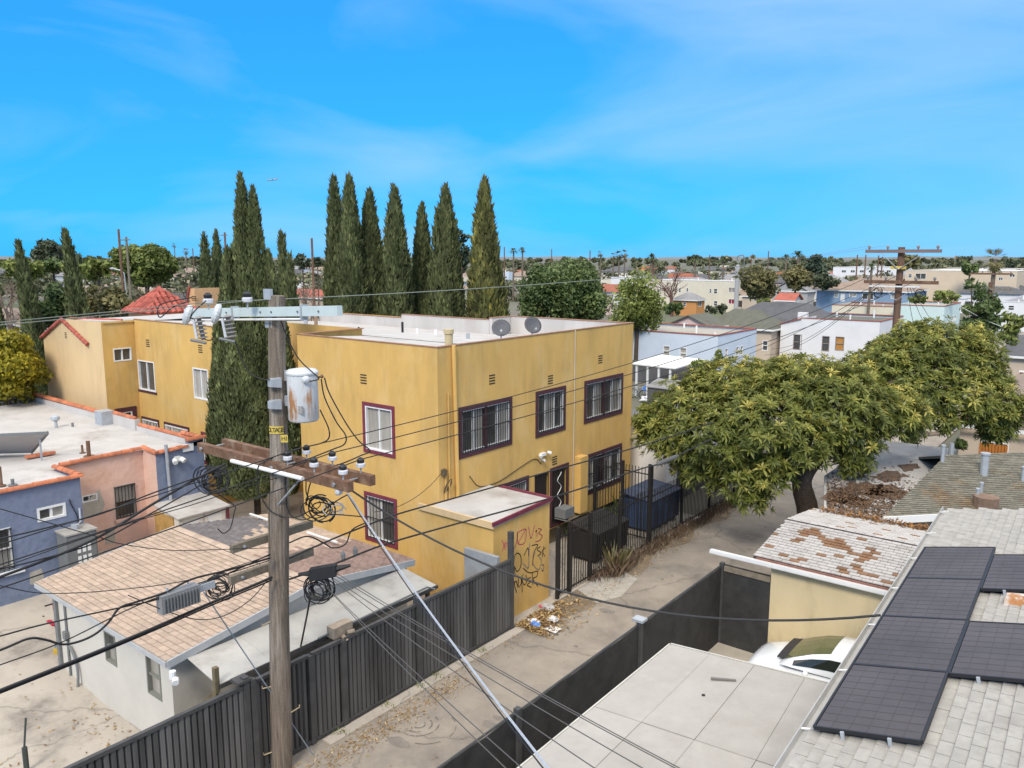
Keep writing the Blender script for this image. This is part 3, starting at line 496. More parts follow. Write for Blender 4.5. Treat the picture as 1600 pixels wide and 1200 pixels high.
b = MB(); b.tube(smoothpts([onx(x, y, XB + .03) for (x, y) in ((108, 780), (112, 790), (120, 805), (123, 822))]), .015, 5); b.build('wall_cable', CABLE, T)
# tilted collector panel on that roof
c = [onz(-60, 682, 4.9), onz(74, 676, 4.9), onz(50, 705, 4.05), onz(-60, 708, 4.05)]
t = thing('roof_collector_panel', 'tilted pale solar collector with dark frame on the white roof', 'solar panel', c[2]); b = MB(); b.slab(c, .06); b.build('collector', mat('pale collector face', (.40, .37, .35), .35, .06, 2), t)
b = MB(); b.bar(c[1], c[2], .09, .1); b.bar(c[2], c[3], .09, .1); b.bar(c[0], c[1], .05, .08); b.build('frame', GREYP, t); b = MB(); b.bar(c[2], c[2] - np.array((0, 0, .2)), .05); b.bar(c[1] - np.array((.4, .1, 0)), c[1] - np.array((.4, .1, 1.0)), .05); b.build('support', GALV, t)
# electrical cabinet against the blue wall
p0 = onx(82, 838, XB); p1 = onx(128, 838, XB); y0 = 9.7; 
a0 = ony(102, 840, y0 + .0)
t = thing('electrical_cabinet', 'grey steel electrical cabinet standing against the blue wall', 'cabinet', (XB + .35, 10.0, .6)); b = MB(); b.box(XB + .02, XB + .72, 9.62, 10.5, .58, 2.42); b.build('cabinet_body', GREYP, t); b = MB(); b.box(XB + .0, XB + .76, 9.59, 10.53, 2.42, 2.47); b.build('cabinet_top', mat('dusty cabinet top', (.33, .31, .28), .8, .2, 5), t)
b = MB(); b.box(XB + .722, XB + .735, 9.66, 10.46, .62, 2.38); d = b.build('cabinet_door', GREYP, t); b = MB()
for k in range(3):
    for j in range(2): b.box(XB + .736, XB + .74, 9.9 + k * .15, 10.0 + k * .15, 1.5 + j * .32, 1.72 + j * .32)
b.build('notice_label', WHITE, d); b = MB(); b.cyl((XB + .35, 10.05, 2.47), .12, .14, 8); b.tube([(XB + .3, 10.1, 2.55), (XB + .15, 10.3, 2.6), (XB + .02, 10.35, 3.0)], .03, 6); b.build('cable_gland', GALV, t)
# small white shed against the house
t = thing('lean_to_shed', 'low white wooden shed with flat roof between blue wall and garage', 'shed', (-25.7, 14.3, .7))
s0 = (XR + .02, -24.75, 13.2, 14.95)
b = MB(); b.box(s0[0], s0[1], s0[2], s0[3], .55, 2.05); b.build('shed_wall', mat('off white boards', (.62, .57, .48), .85, .1, 3, vert=.1), t); b = MB(); b.slab([(s0[0] - .02, s0[2] - .1, 2.26), (s0[1] + .15, s0[2] - .1, 2.08), (s0[1] + .15, s0[3] + .1, 2.08), (s0[0] - .02, s0[3] + .1, 2.26)], .05); b.build('shed_roof', DECK, t)
for k in range(2):
    b = MB(); b.box(s0[1] + .004, s0[1] + .03, s0[2] + .08 + k * .85, s0[2] + .84 + k * .85, .6, 1.98); d = b.build('shed_door', mat('off white door', (.66, .62, .54), .8, .06, 3), t); b = MB(); b.box(s0[1] + .03, s0[1] + .04, s0[2] + .2 + k * .85, s0[2] + .72 + k * .85, .8, 1.2); b.box(s0[1] + .03, s0[1] + .04, s0[2] + .2 + k * .85, s0[2] + .72 + k * .85, 1.35, 1.85); b.build('door_panel', WHITE, d)
b = MB(); b.box(s0[0], s0[1] - .3, s0[2] - .05, s0[2] - .01, .5, 2.0); b.build('bare_plywood', mat('yellowed plywood', (.42, .25, .08), .9, .3, 3), t); b = MB(); b.box(s0[1] - .02, s0[1] + .05, s0[3] + .02, s0[3] + .1, .6, 2.05); b.build('corner_post', RED2, t)

# ================================================================== GARAGE WITH TAN SHINGLES
T = thing('garage', 'white stucco garage with pink tan shingle gable roof behind the metal fence', 'garage', (-18.5, 11, 0))
GX0, GX1, GY0, GY1, RY, EZ, RZ = -21.95, -15.35, 7.72, 14.95, 11.55, 2.32, 2.80
GW = mat('dusty white stucco', (.56, .52, .45), .9, .07, 1.2, .2, 60, stain=(.38, .35, .31), stscale=.7, stpos=(.56, .8))
w1 = (-18.55, -18.0, 1.24, 2.02); w2 = (-16.58, -15.97, 1.12, 2.06)
b = MB(); rect_face(b, 'y', 7.87, -21.2, -15.5, -.05, 2.31, [w1, w2], .1, -1); b.build('front_wall', GW, T)
b = MB(); b.quad((-15.5, 7.87, 0), (-15.5, 14.8, 0), (-15.5, 14.8, 2.3), (-15.5, 7.87, 2.3)); b.add([(-15.5, 7.87, 2.3), (-15.5, 14.8, 2.3), (-15.5, RY, 2.78)], [(0, 1, 2)]); b.quad((-21.2, 7.87, 0), (-21.2, 14.8, 0), (-21.2, 14.8, 2.3), (-21.2, 7.87, 2.3)); b.quad((-21.2, 14.8, 0), (-15.5, 14.8, 0), (-15.5, 14.8, 2.3), (-21.2, 14.8, 2.3)); b.build('gable_wall', GW, T)
for h in (w1, w2): window(T, 'y', 7.87, -1, h, None, 0, False, 2, [GLASS2, GLASS] if h is w1 else [GLASS2, GLASS2], horizontal=True, fr=mat('grey green sash', (.20, .20, .17), .8), fw=.045)
b = MB(); b.box(-21.2, -21.05, 7.80, 7.86, 0, 2.25); b.build('corner_board', GREYP, T)
b = MB(); b.tube([(-20.6, 7.84, 2.2), (-20.6, 7.84, .1)], .03, 6); b.tube(smoothpts([(-20.45, 7.82, 1.0), (-20.2, 7.8, .85), (-20.05, 7.8, .5), (-20.0, 7.75, .05)]), .035, 6); b.box(-20.68, -20.52, 7.76, 7.86, 1.15, 1.35); b.build('conduit', GREYP, T)
DK = mat('roof underlay', (.06, .05, .045), .9)
b = MB(); b.slab([(GX0, GY0, EZ), (GX1, GY0, EZ), (GX1, RY, RZ), (GX0, RY, RZ)], .09); b.slab([(GX0, RY, RZ), (GX1, RY, RZ), (GX1, GY1, EZ), (GX0, GY1, EZ)], .09); b.build('roof_board', DK, T)
b = MB(); b.bar((GX1 + .02, GY0, EZ - .06), (GX1 + .02, RY, RZ - .06), .04, .17); b.bar((GX1 + .02, RY, RZ - .06), (GX1 + .02, GY1, EZ - .06), .04, .17); b.box(GX0, GX1, GY0 - .045, GY0 - .005, EZ - .11, EZ + .0); b.bar((GX0 - .02, GY0, EZ - .06), (GX0 - .02, RY, RZ - .06), .04, .15); b.build('fascia', mat('pale fascia', (.42, .42, .41), .8, .1, 3), T)
dn = np.array([0, RY - GY0, RZ - EZ]); Ln = np.linalg.norm(dn); dn /= Ln; df = np.array([0, RY - GY1, RZ - EZ]); Lf = np.linalg.norm(df); df /= Lf
shingles(T, (GX0, GY0 - .02, EZ + .005), (1, 0, 0), dn, 25, int(Ln / .155), .264, .155, lambda u, v, i, j: SH_P, 300)
def pk(u, v, i, j):
    x = GX0 + u; y = GY1 - v * .99
    lim = -19.35 - .75 * (y - 11.7) + (.33 if (i + j) % 2 else 0)
    if x < lim and y < 14.2 - .2 * abs(x + 21.5): return SH_G
    return SH_B if x > -18.1 + .3 * math.sin(j * 2) else SH_P
shingles(T, (GX0, GY1 + .02, EZ + .005), (1, 0, 0), df, 25, int(Lf / .155), .264, .155, pk, 0)
b = MB()
for k in range(22): b.hexa([(GX0 + k * .3, RY - .13, RZ + .0), (GX0 + k * .3 + .31, RY - .13, RZ + .0), (GX0 + k * .3 + .31, RY + .13, RZ + .0), (GX0 + k * .3, RY + .13, RZ + .0)], [(GX0 + k * .3, RY - .04, RZ + .035), (GX0 + k * .3 + .31, RY - .04, RZ + .028), (GX0 + k * .3 + .31, RY + .04, RZ + .028), (GX0 + k * .3, RY + .04, RZ + .035)])
b.build('ridge_cap', SH_P, T)
for (px, py, L) in ((405, 810, 1.0), (503, 842, 1.4)):
    p = onz(px, py, 2.5); b = MB(); b.bar((p[0] - L / 2, p[1], 2.55), (p[0] + L / 2, p[1], 2.55), .06, .04); b.build('loose_batten', WHITE, T)
# lean-to sheets along the fence side
T = thing('lean_to_roof', 'grey metal sheet lean-to roof along the garage gable above the fence', 'lean-to', (-14.6, 11.2, 0))
SHM = mat('weathered sheet', (.42, .40, .36), .7, .12, 1.3, .1, 30, rnd=.07, stain=(.28, .25, .21), stscale=1.1, stpos=(.5, .75), vert=.5)
n = 5; y0, y1 = 8.15, 14.5
for k in range(n):
    a, c = y0 + (y1 - y0) * k / n, y0 + (y1 - y0) * (k + 1) / n
    b = MB(); e = .006 * (k % 2); b.slab([(-15.32, a, 2.24 + e), (-14.0, a - .1, 2.13 + e), (-14.0, c - .07, 2.13 + e), (-15.32, c + .03, 2.24 + e)], .015); b.build('roof_sheet', SHM, T)
b = MB(); b.box(-14.04, -13.99, y0 - .1, y1, 2.02, 2.105); b.build('edge_board', mat('dark gutter board', (.09, .08, .07), .8), T)
b = MB(); b.bar((-14.2, 8.1, 0), (-14.2, 8.1, 2.05), .09); b.bar((-14.2, 14.3, 0), (-14.2, 14.3, 2.05), .09); b.build('post', ARMG, T)
b = MB(); b.bar((-14.6, 7.75, 1.35), (-14.05, 8.05, 1.98), .1); b.bar((-14.05, 8.05, 1.95), (-14.05, 8.05, 2.5), .1); b.build('brace', mat('mossy timber', (.18, .14, .08), .9, .3, 5), T)
b = MB(); b.cyl((-15.15, 7.72, 2.02), .07, .16, 10); b.cyl((-15.0, 7.7, 2.06), .07, .12, 10, (.8, -.5, -.2)); b.build('floodlight', WHITE, T)

# ================================================================== CHARCOAL METAL FENCE BY THE ALLEY
FX = -13.6
T = thing('metal_fence', 'charcoal ribbed metal fence and sliding gate along the left of the alley', 'fence', (FX, 11, 0))
posts = [3.2, 8.0, 10.55, 12.72, 13.95, 17.12]; posts = [3.0, onx(382, 1060, FX)[1], 10.0, onx(534, 1000, FX)[1], onx(651, 940, FX)[1], 17.1]
sb = MB(); sb.hexa([(-.012, -.058, 0), (.03, -.035, 0), (.03, .035, 0), (-.012, .058, 0)], [(-.012, -.058, 1.96), (.03, -.035, 1.96), (.03, .035, 1.96), (-.012, .058, 1.96)]); sme = meshof(sb, 'slat', FENCE)
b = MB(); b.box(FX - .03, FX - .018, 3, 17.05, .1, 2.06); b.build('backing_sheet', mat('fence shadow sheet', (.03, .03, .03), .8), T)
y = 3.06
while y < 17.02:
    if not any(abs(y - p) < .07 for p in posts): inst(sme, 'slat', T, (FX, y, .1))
    y += .128
for i in range(len(posts) - 1):
    b = MB(); b.box(FX - .04, FX + .05, posts[i] + .05, posts[i + 1] - .05, 2.06, 2.14); b.build('top_rail', GREYP if False else mat('rail charcoal', (.07, .068, .066), .6, .3, 3), T)
    b = MB(); b.box(FX - .04, FX + .05, posts[i] + .05, posts[i + 1] - .05, .04, .11); b.build('bottom_rail', mat('rail charcoal', (.07, .068, .066), .6, .3, 3), T)
for k, p in enumerate(posts):
    b = MB(); hh = (2.3, 2.3, 2.1, 2.1, 2.28, 2.95)[k]; b.box(FX - .07, FX + .075, p - .06, p + .06, 0, hh); 
    if k == 1: b.box(FX - .02, FX + .1, p + .09, p + .2, 0, 2.2); b.box(FX - .2, FX + .1, p - .2, p + .1, 2.2, 2.26)
    b.build('post', mat('rail charcoal', (.07, .068, .066), .6, .3, 3), T)
b = MB(); p = onx(533, 985, FX - .15); b.box(FX - .35, FX - .1, p[1] - .25, p[1] + .3, p[2] - .12, p[2] + .14); b.cyl((FX - .05, p[1] - .05, p[2] - .08), .05, .16, 8, (.5, .4, -.7)); b.cyl((FX - .05, p[1] + .1, p[2] - .06), .05, .16, 8, (.5, .9, .1)); b.build('lamp_box', mat('rusty tan box', (.33, .26, .19), .8, .3, 6), T)
b = MB(); b.tube([(FX - .3, 10.5, 2.2), (FX - .3, 14.0, 2.24), (FX - .02, 14.0, 2.26)], .025, 6); b.build('overhead_track', GREYP, T)
b = MB(); b.box(-14.9, -13.66, 16.55, 16.68, 0, 2.32); b.build('grey_block_wall', mat('grey plaster wall', (.30, .31, .31), .9, .15, 3), None, 'short grey plastered wall between metal fence and yellow annex', 'wall')
# ================================================================== RIGHT SIDE OF THE ALLEY: screened fence, carport, car
RX = -8.5; SCR = mat('black privacy screen', (.036, .035, .034), .75, .35, 3, .3, 200); CHA = mat('charcoal post', (.06, .06, .06), .55, .2, 5)
T = thing('screened_fence', 'black screened fence enclosing the carport yard on the right of the alley', 'fence', (RX, 14, 0))
ps = [3.0, 6.2, 10.9, 15.52, 20.12]
for i in range(len(ps) - 1):
    b = MB(); n = 10; top = [2.24 + .012 * math.sin(k * 2.1 + i) for k in range(n + 1)]
    for k in range(n):
        a, c = ps[i] + .03 + (ps[i + 1] - ps[i] - .06) * k / n, ps[i] + .03 + (ps[i + 1] - ps[i] - .06) * (k + 1) / n
        o0, o1 = .012 * math.sin(k * 1.7), .012 * math.sin((k + 1) * 1.7)
        b.hexa([(RX + o0 - .01, a, .02), (RX + o0 + .01, a, .02), (RX + o1 + .01, c, .02), (RX + o1 - .01, c, .02)], [(RX + o0 - .01, a, top[k]), (RX + o0 + .01, a, top[k]), (RX + o1 + .01, c, top[k + 1]), (RX + o1 - .01, c, top[k + 1])])
    b.build('screen_panel', SCR, T)
    b = MB(); b.tube([(RX - .035, ps[i], 2.23), (RX - .035, ps[i + 1], 2.25)], .025, 6); b.build('top_rail', CHA, T)
for p in ps: b = MB(); b.box(RX - .06, RX + .06, p - .06, p + .06, 0, 2.34); b.build('post', CHA, T)
b = MB(); b.box(RX + .06, -7.1, 20.06, 20.10, 0, 2.33); b.build('screen_panel', SCR, T); b = MB(); b.box(RX + .1, -7.12, 20.02, 20.055, 2.15, 2.3); b.build('top_board', ARMG, T)
b = MB(); b.box(ps[3] and RX - .16, RX + .12, ps[3] - .1, ps[3] + .14, 2.34, 2.40); b.build('post_cap', GALV, T)
# carport roof
T = thing('carport', 'beige flat felt carport roof in the foreground beside the solar house', 'carport', (-5.2, 12, 0))
FELT = mat('beige roofing felt', (.39, .365, .33), .92, .07, 2.2, .25, 90, rnd=.03, stain=(.33, .305, .27), stscale=.9, stpos=(.48, .74), vert=1)
cA, cB, cC, cD = np.array(onz(1042, 1005, 2.5)), np.array(onz(1330, 1077, 2.72)), np.array((-7.2, 4.5, 2.5)), np.array((-2.6, 4.5, 2.72))
cA[0] = -7.28
def cp(s, t): return cC * (1 - s) * (1 - t) + cD * s * (1 - t) + cA * (1 - s) * t + cB * s * t
cols = [0, .245, .50, .77, 1.0]; rows = [0, .36, .70, 1.0]
for i in range(4):
    for j in range(3):
        e = .004 * ((i + j) % 2); b = MB(); g = .0012; P = [cp(cols[i] + g, rows[j] + g), cp(cols[i + 1] - g, rows[j] + g), cp(cols[i + 1] - g, rows[j + 1] - g), cp(cols[i] + g, rows[j + 1] - g)]; b.slab([p + np.array((0, 0, e)) for p in P], .03); b.build('felt_sheet', FELT, T)
b = MB(); b.slab([cp(0, 0) - (0, 0, .03), cp(1, 0) - (0, 0, .03), cp(1, 1) - (0, 0, .03), cp(0, 1) - (0, 0, .03)], .1); b.build('roof_board', mat('dark board', (.07, .06, .05), .9), T)
b = MB(); b.bar(cp(-.004, 0) - (0, 0, .03), cp(-.004, 1) - (0, 0, .03), .03, .09); b.bar(cp(0, 1.003) - (0, 0, .03), cp(1, 1.003) - (0, 0, .03), .03, .09); b.build('drip_edge', mat('pale drip edge', (.52, .50, .44), .6), T)
for (s, t) in ((.03, .98), (.03, .5), (.9, .98)): p = cp(s, t); b = MB(); b.box(p[0] - .06, p[0] + .06, p[1] - .16, p[1] - .04, 0, p[2] - .1); b.build('post', ARMG, T)
p = cp(.42, .90); b = MB(); b.bar(p + (-.22, .0, .03), p + (.2, .22, .03), .05, .03); b.build('wood_scrap', mat('grey scrap', (.17, .155, .14), .9), None, 'thin grey strip of scrap wood lying on the carport roof', 'scrap wood')
b = MB(); p = cp(.39, .84); b.cyl(p, .035, .02, 8); b.build('roof_knob', IRON, T)
# white car nose towards the alley
T = thing('car', 'white car parked nose to the alley between carport and beige wall', 'car', (-4.8, 18.5, 0)); CY = 18.98
CW = mat('white car paint', (.74, .76, .78), .25, .02, 1, coat=.8)
def loft(mb, secs):
    n = len(secs[0]); b0 = len(mb.v)
    for s_ in secs: mb.v += [tuple(map(float, p)) for p in s_]
    for i in range(len(secs) - 1):
        for k in range(n - 1): a = b0 + i * n + k; mb.f.append((a, a + 1, a + n + 1, a + n))
    mb.f.append(tuple(b0 + k for k in range(n - 1, -1, -1))); mb.f.append(tuple(b0 + (len(secs) - 1) * n + k for k in range(n)))
def sec(x, hw, z0, z1, crown, n=16):
    P = []; z1 *= 1.1
    for k in range(n + 1):
        a = math.pi * k / n; cx = math.cos(a); sx = math.sin(a); P.append((x, CY - hw * math.copysign(abs(cx) ** .55, cx), z0 + (z1 - z0) * (sx ** .38 if sx > 0 else 0) + crown * max(0, sx) ** 3))
    return P
b = MB(); loft(b, [sec(x, hw, z0, z1, cr) for (x, hw, z0, z1, cr) in ((-7.02, .45, .35, .55, .02), (-6.97, .68, .26, .62, .03), (-6.8, .80, .22, .70, .05), (-6.4, .87, .2, .80, .07), (-5.9, .89, .2, .88, .07), (-5.3, .90, .2, .92, .04), (-4.4, .91, .2, .95, .0), (-3.5, .90, .2, .97, .0), (-3.0, .88, .22, .98, .02), (-2.6, .80, .3, .93, .02), (-2.5, .6, .4, .8, .02))]); b.build('car_body', CW, T, smooth=True)
gh = [(-6.12, .74, .98, 1.0), (-5.8, .74, .98, 1.17), (-5.4, .71, .98, 1.36), (-5.0, .67, .98, 1.48), (-4.5, .65, .98, 1.53), (-3.9, .64, .98, 1.52), (-3.5, .63, .98, 1.46), (-3.1, .65, .98, 1.3), (-2.75, .66, .98, 1.08)]
def gsec(x, hw, z0, z1, o=0): return [(x, CY - hw - .12 - o, z0), (x, CY - hw - .1 - o, z0 + (z1 - z0) * .3), (x, CY - hw - o, z0 + (z1 - z0) * .82), (x, CY - hw + .1, z1 - .03 * (z1 - z0) + o), (x, CY - .3, z1 + .025 + o), (x, CY, z1 + .035 + o), (x, CY + .3, z1 + .025 + o), (x, CY + hw - .1, z1 - .03 * (z1 - z0) + o), (x, CY + hw + o, z0 + (z1 - z0) * .82), (x, CY + hw + .1 + o, z0 + (z1 - z0) * .3), (x, CY + hw + .12 + o, z0)]
b = MB(); loft(b, [gsec(*g) for g in gh]); b.build('cabin', CW, T, smooth=True)
CG = mat('green tinted car glass', (.085, .095, .04), .06, .2, 2, spec=.7); CGD = mat('dark car glass', (.02, .025, .02), .06, spec=.7); TRM = mat('black car trim', (.03, .028, .032), .6)
b = MB(); G = [gsec(*g, .006) for g in gh[:4]]
for i in range(3):
    for k in range(3, 7): b.quad(G[i][k], G[i][k + 1], G[i + 1][k + 1], G[i + 1][k])
b.build('windshield', CG, T, smooth=True)
b = MB(); c0 = gsec(-6.26, .72, .98, 1.0, .012); c1 = gsec(-6.04, .74, .98, 1.035, .016)
for k in range(3, 7): b.quad(c0[k], c0[k + 1], c1[k + 1], c1[k])
b.build('cowl', TRM, T)
G = [gsec(*g, .008) for g in gh]
for sd_ in (0, 1):
    b = MB(); ks = (1, 2) if sd_ == 0 else (8, 9); prof = [(1, .9), (2, .1), (3, .0), (4, 0), (5, 0), (6, .02), (7, .35)]
    for i in range(1, 6):
        lo0, hi0 = np.array(G[i][ks[0]]), np.array(G[i][ks[1]]); lo1, hi1 = np.array(G[i + 1][ks[0]]), np.array(G[i + 1][ks[1]]); b.quad(lo0, lo1, hi1 * .92 + lo1 * .08, hi0 * .92 + lo0 * .08)
    b.build('side_window', CGD, T)
for (x, y) in ((-6.15, -.83), (-6.15, .83), (-3.35, -.83), (-3.35, .83)):
    b = MB(); b.lathe((x, CY + y - .1, .32), [(.2, 0), (.31, 0), (.32, .03), (.32, .17), (.31, .2), (.2, .2)], 18, (0, 1, 0)); w = b.build('wheel', mat('tyre', (.03, .03, .03), .9), T); b = MB(); b.cyl((x, CY + y - .105, .32), .19, .21, 14, (0, 1, 0)); b.build('rim', GALV, w)
for s_ in (-1, 1):
    b = MB(); b.lathe((-5.45, CY + s_ * .98, .98), [(.02, -.06), (.08, -.03), (.09, .03), (.03, .07)], 8, (1, 0, .1)); b.build('side_mirror', CW, T, smooth=True)
    b = MB(); b.lathe((-6.93, CY + s_ * .62, .6), [(.03, -.05), (.1, 0), (.04, .05)], 8, (-.8, s_ * .4, .3)); b.build('headlight', mat('headlight glass', (.5, .52, .55), .1), T)
# beige walled garage with bleached, patchy shingles
T = thing('patchy_roof_garage', 'beige garage with bleached white shingle roof showing bare brown patches', 'garage', (-5.5, 22.3, 0))
BEI = mat('beige plaster', (.60, .485, .29), .9, .08, 1.5, .2, 60, stain=(.43, .34, .20), stscale=1.2, stpos=(.55, .76), vert=.35)
b = MB(); b.quad((-7.1, 20.05, -.05), (-1.5, 20.05, -.05), (-1.5, 20.05, 2.66), (-7.1, 20.05, 2.58)); b.quad((-7.1, 20.05, 0), (-7.1, 24.8, 0), (-7.1, 24.8, 2.7), (-7.1, 20.05, 2.58)); b.build('wall', BEI, T)
pe, prd, pf = (19.98, 2.80), (22.42, 3.17), (24.85, 2.86)
b = MB(); b.slab([(-7.58, pe[0], pe[1]), (-1.5, pe[0], pe[1]), (-1.5, prd[0], prd[1]), (-7.58, prd[0], prd[1])], .08); b.slab([(-7.58, prd[0], prd[1]), (-1.5, prd[0], prd[1]), (-1.5, pf[0], pf[1]), (-7.58, pf[0], pf[1])], .08); b.build('roof_board', DK, T)
blob = [(onz(x, y, 3.0), r) for (x, y, r) in ((1258, 838, .17), (1250, 844, .15), (1268, 836, .12), (1284, 848, .15), (1298, 850, .22), (1308, 856, .16), (1325, 862, .12), (1302, 865, .12), (1352, 868, .17), (1360, 863, .12), (1315, 883, .12), (1285, 862, .1), (1250, 866, .12), (1222, 860, .1), (1380, 901, .1), (1312, 880, .1), (1336, 880, .12), (1240, 865, .1), (1340, 847, .1))]
def pkp(u, v, i, j):
    x = -7.58 + u + .06; y = pe[0] + v + .06
    for (c, r) in blob:
        if (x - c[0]) ** 2 + ((y - c[1]) * .75) ** 2 < r * r: return SH_O
    return SH_WH if random.random() > .03 else SH_O
d1 = np.array((0, prd[0] - pe[0], prd[1] - pe[1])); L1 = np.linalg.norm(d1); d1 /= L1; d2 = np.array((0, prd[0] - pf[0], prd[1] - pf[1])); L2 = np.linalg.norm(d2); d2 /= L2
shingles(T, (-7.58, pe[0], pe[1] + .005), (1, 0, 0), d1, 24, int(L1 / .15), .25, .15, pkp, 300)
shingles(T, (-7.58, pf[0], pf[1] + .005), (1, 0, 0), d2, 24, int(L2 / .15), .25, .15, lambda u, v, i, j: SH_WH if random.random() > .05 else SH_O, 0)
b = MB(); gy = 19.86; b.box(-8.75, -1.5, gy - .06, gy - .045, 2.66, 2.76); b.box(-8.75, -1.5, gy - .06, gy + .06, 2.65, 2.665); b.box(-8.75, -1.5, gy + .05, gy + .062, 2.665, 2.75); b.build('gutter', WHITE, T)
b = MB(); b.box(-7.5, -1.5, gy - .04, gy + .045, 2.67, 2.715); b.build('gutter_debris', mat('gutter leaves', (.22, .11, .055), .95, .5, 25), T)
b = MB(); b.box(-7.5, -1.5, 19.93, 19.975, 2.64, 2.79); b.build('fascia', mat('peeling fascia', (.25, .12, .09), .9, .3, 6), T)
# house with solar panels
T = thing('solar_house', 'house with pale grey shingle roof at lower right carrying black solar panels', 'house', (2, 13, 0))
zE = 5.2; e0 = np.array(onz(1232, 1200, zE)); e1 = np.array(onz(1482, 796, zE)); dd = (e1 - e0) / np.linalg.norm(e1 - e0); rr = np.array((dd[1], -dd[0], 0)); sr = rr + np.array((0, 0, .22)); sr /= np.linalg.norm(sr); pn = np.cross(sr, dd); e00 = e0 - dd * 4.5; Lr = np.linalg.norm(e1 - e00)
def onroof(x, y, lift=0.): d = ray(x, y); p0 = e0 + pn * lift; return _C + d * (((p0 - _C) @ pn) / (d @ pn))
def rp_(s, t, l=0.): return e00 + dd * s + sr * t + pn * l
b = MB(); b.slab([rp_(0, 0), rp_(Lr, 0), rp_(Lr - 1.2, 6), rp_(0, 6)], .1); b.slab([rp_(Lr, 0), rp_(Lr - 1.2, 6), rp_(Lr - .75, 6, -.06), rp_(Lr + .28, 0, -.06)][::-1], .05); b.build('roof_board', SH_W, T)
def pks(u, v, i, j): return SH_W if u < Lr - v * .2 - .1 else None
shingles(T, rp_(0, 0, .004), dd, sr, int(Lr / .28), 38, .28, .15, pks, 300)
b = MB(); g0, g1 = rp_(0, -.07, -.05), rp_(Lr + .12, -.07, -.05); b.bar(g0, g1, .10, .015, pn); b.bar(g0 - sr * .05 + pn * .04, g1 - sr * .05 + pn * .04, .014, .1, pn); b.build('gutter', mat('grey gutter', (.40, .39, .37), .6, .1, 4), T)
for s_ in np.linspace(2, Lr - .3, 9): b = MB(); b.bar(rp_(s_, -.13, .02), rp_(s_, .05, .03), .025, .012, pn); b.build('gutter_strap', WHITE, T)
b = MB(); w0, w1_ = rp_(0, .45, -.12), rp_(Lr - .3, .45, -.12); b.quad((w0[0], w0[1], 0), (w1_[0], w1_[1], 0), w1_, w0); w2_ = rp_(Lr - 1.2, 6, -.12); b.quad((w1_[0], w1_[1], 0), (w2_[0], w2_[1], 0), w2_, w1_); b.build('wall', BEI, T)
p = onroof(1588, 942); b = MB(); b.hexa([p - dd * .2 - sr * .16, p - dd * .2 + sr * .4, p + dd * .05 + sr * .4, p + dd * .05 - sr * .16], [p - dd * .1 - sr * .1 + pn * .16, p - dd * .1 + sr * .36 + pn * .13, p + sr * .36 + pn * .13, p - sr * .1 + pn * .16]); b.build('roof_vent', mat('rusty vent hood', (.36, .16, .06), .8, .35, 8, stain=(.52, .48, .42), stscale=6, stpos=(.5, .6)), T)
PVG = mat('solar cell', (.078, .068, .068), .5, .22, 1.2, spec=.22); PVF = mat('solar frame', (.02, .02, .022), .5); PVL = mat('solar grid line', (.066, .058, .059), .6)
def st(x, y):
    v = onroof(x, y, .12) - (e00 + pn * .12); return v @ dd, v @ sr
sBL, tBL = st(1271, 1134); sTL, tTL = st(1446, 854); tR = (st(1441, 1156)[1] + st(1482, 1043)[1] + st(1514, 963)[1]) / 3; t0 = (tBL + tTL) / 2; Lp = (sTL - sBL) / 4; Wp = tR - t0
q1, q2 = st(1481, 1051), st(1533, 919)
PV = [(sBL + k * Lp, t0, l) for k, l in enumerate(('black solar panel nearest the gutter end, lowest of the left column', 'black solar panel second from the bottom of the left column', 'black solar panel third from the bottom of the left column', 'black solar panel at the top of the left column by the hip'))] + [(q1[0], t0 + Wp + .02, 'black solar panel of the right column just below the rusty roof vent'), (q2[0], t0 + Wp + .02, 'black solar panel of the right column just above the rusty roof vent')]
for (s0_, ta, lab) in PV:
    L_, W_ = Lp - .02, Wp
    b = MB(); b.slab([rp_(s0_ + .02, ta + .02, .115), rp_(s0_ + L_ - .02, ta + .02, .115), rp_(s0_ + L_ - .02, ta + W_ - .02, .115), rp_(s0_ + .02, ta + W_ - .02, .115)], .02); g = b.build('solar_panel', PVG, T, lab)
    b = MB()
    for k in range(1, 10): b.bar(rp_(s0_ + L_ * k / 10, ta + .02, .117), rp_(s0_ + L_ * k / 10, ta + W_ - .02, .117), .006, .002, pn)
    for k in range(1, 6): b.bar(rp_(s0_ + .02, ta + W_ * k / 6, .117), rp_(s0_ + L_ - .02, ta + W_ * k / 6, .117), .006, .002, pn)
    b.build('cell_lines', PVL, g, kind='stuff'); b = MB()
    for (a, c) in (((0, 0), (L_, 0)), ((L_, 0), (L_, W_)), ((L_, W_), (0, W_)), ((0, W_), (0, 0))): b.bar(rp_(s0_ + a[0], ta + a[1], .1), rp_(s0_ + c[0], ta + c[1], .1), .025, .045, pn)
    b.build('frame', PVF, g)
    for u in (.28, .72): b = MB(); b.bar(rp_(s0_ - .03, ta + W_ * u, .0), rp_(s0_ - .03, ta + W_ * u, .11), .03, .04); b.build('mounting_foot', GALV, g)

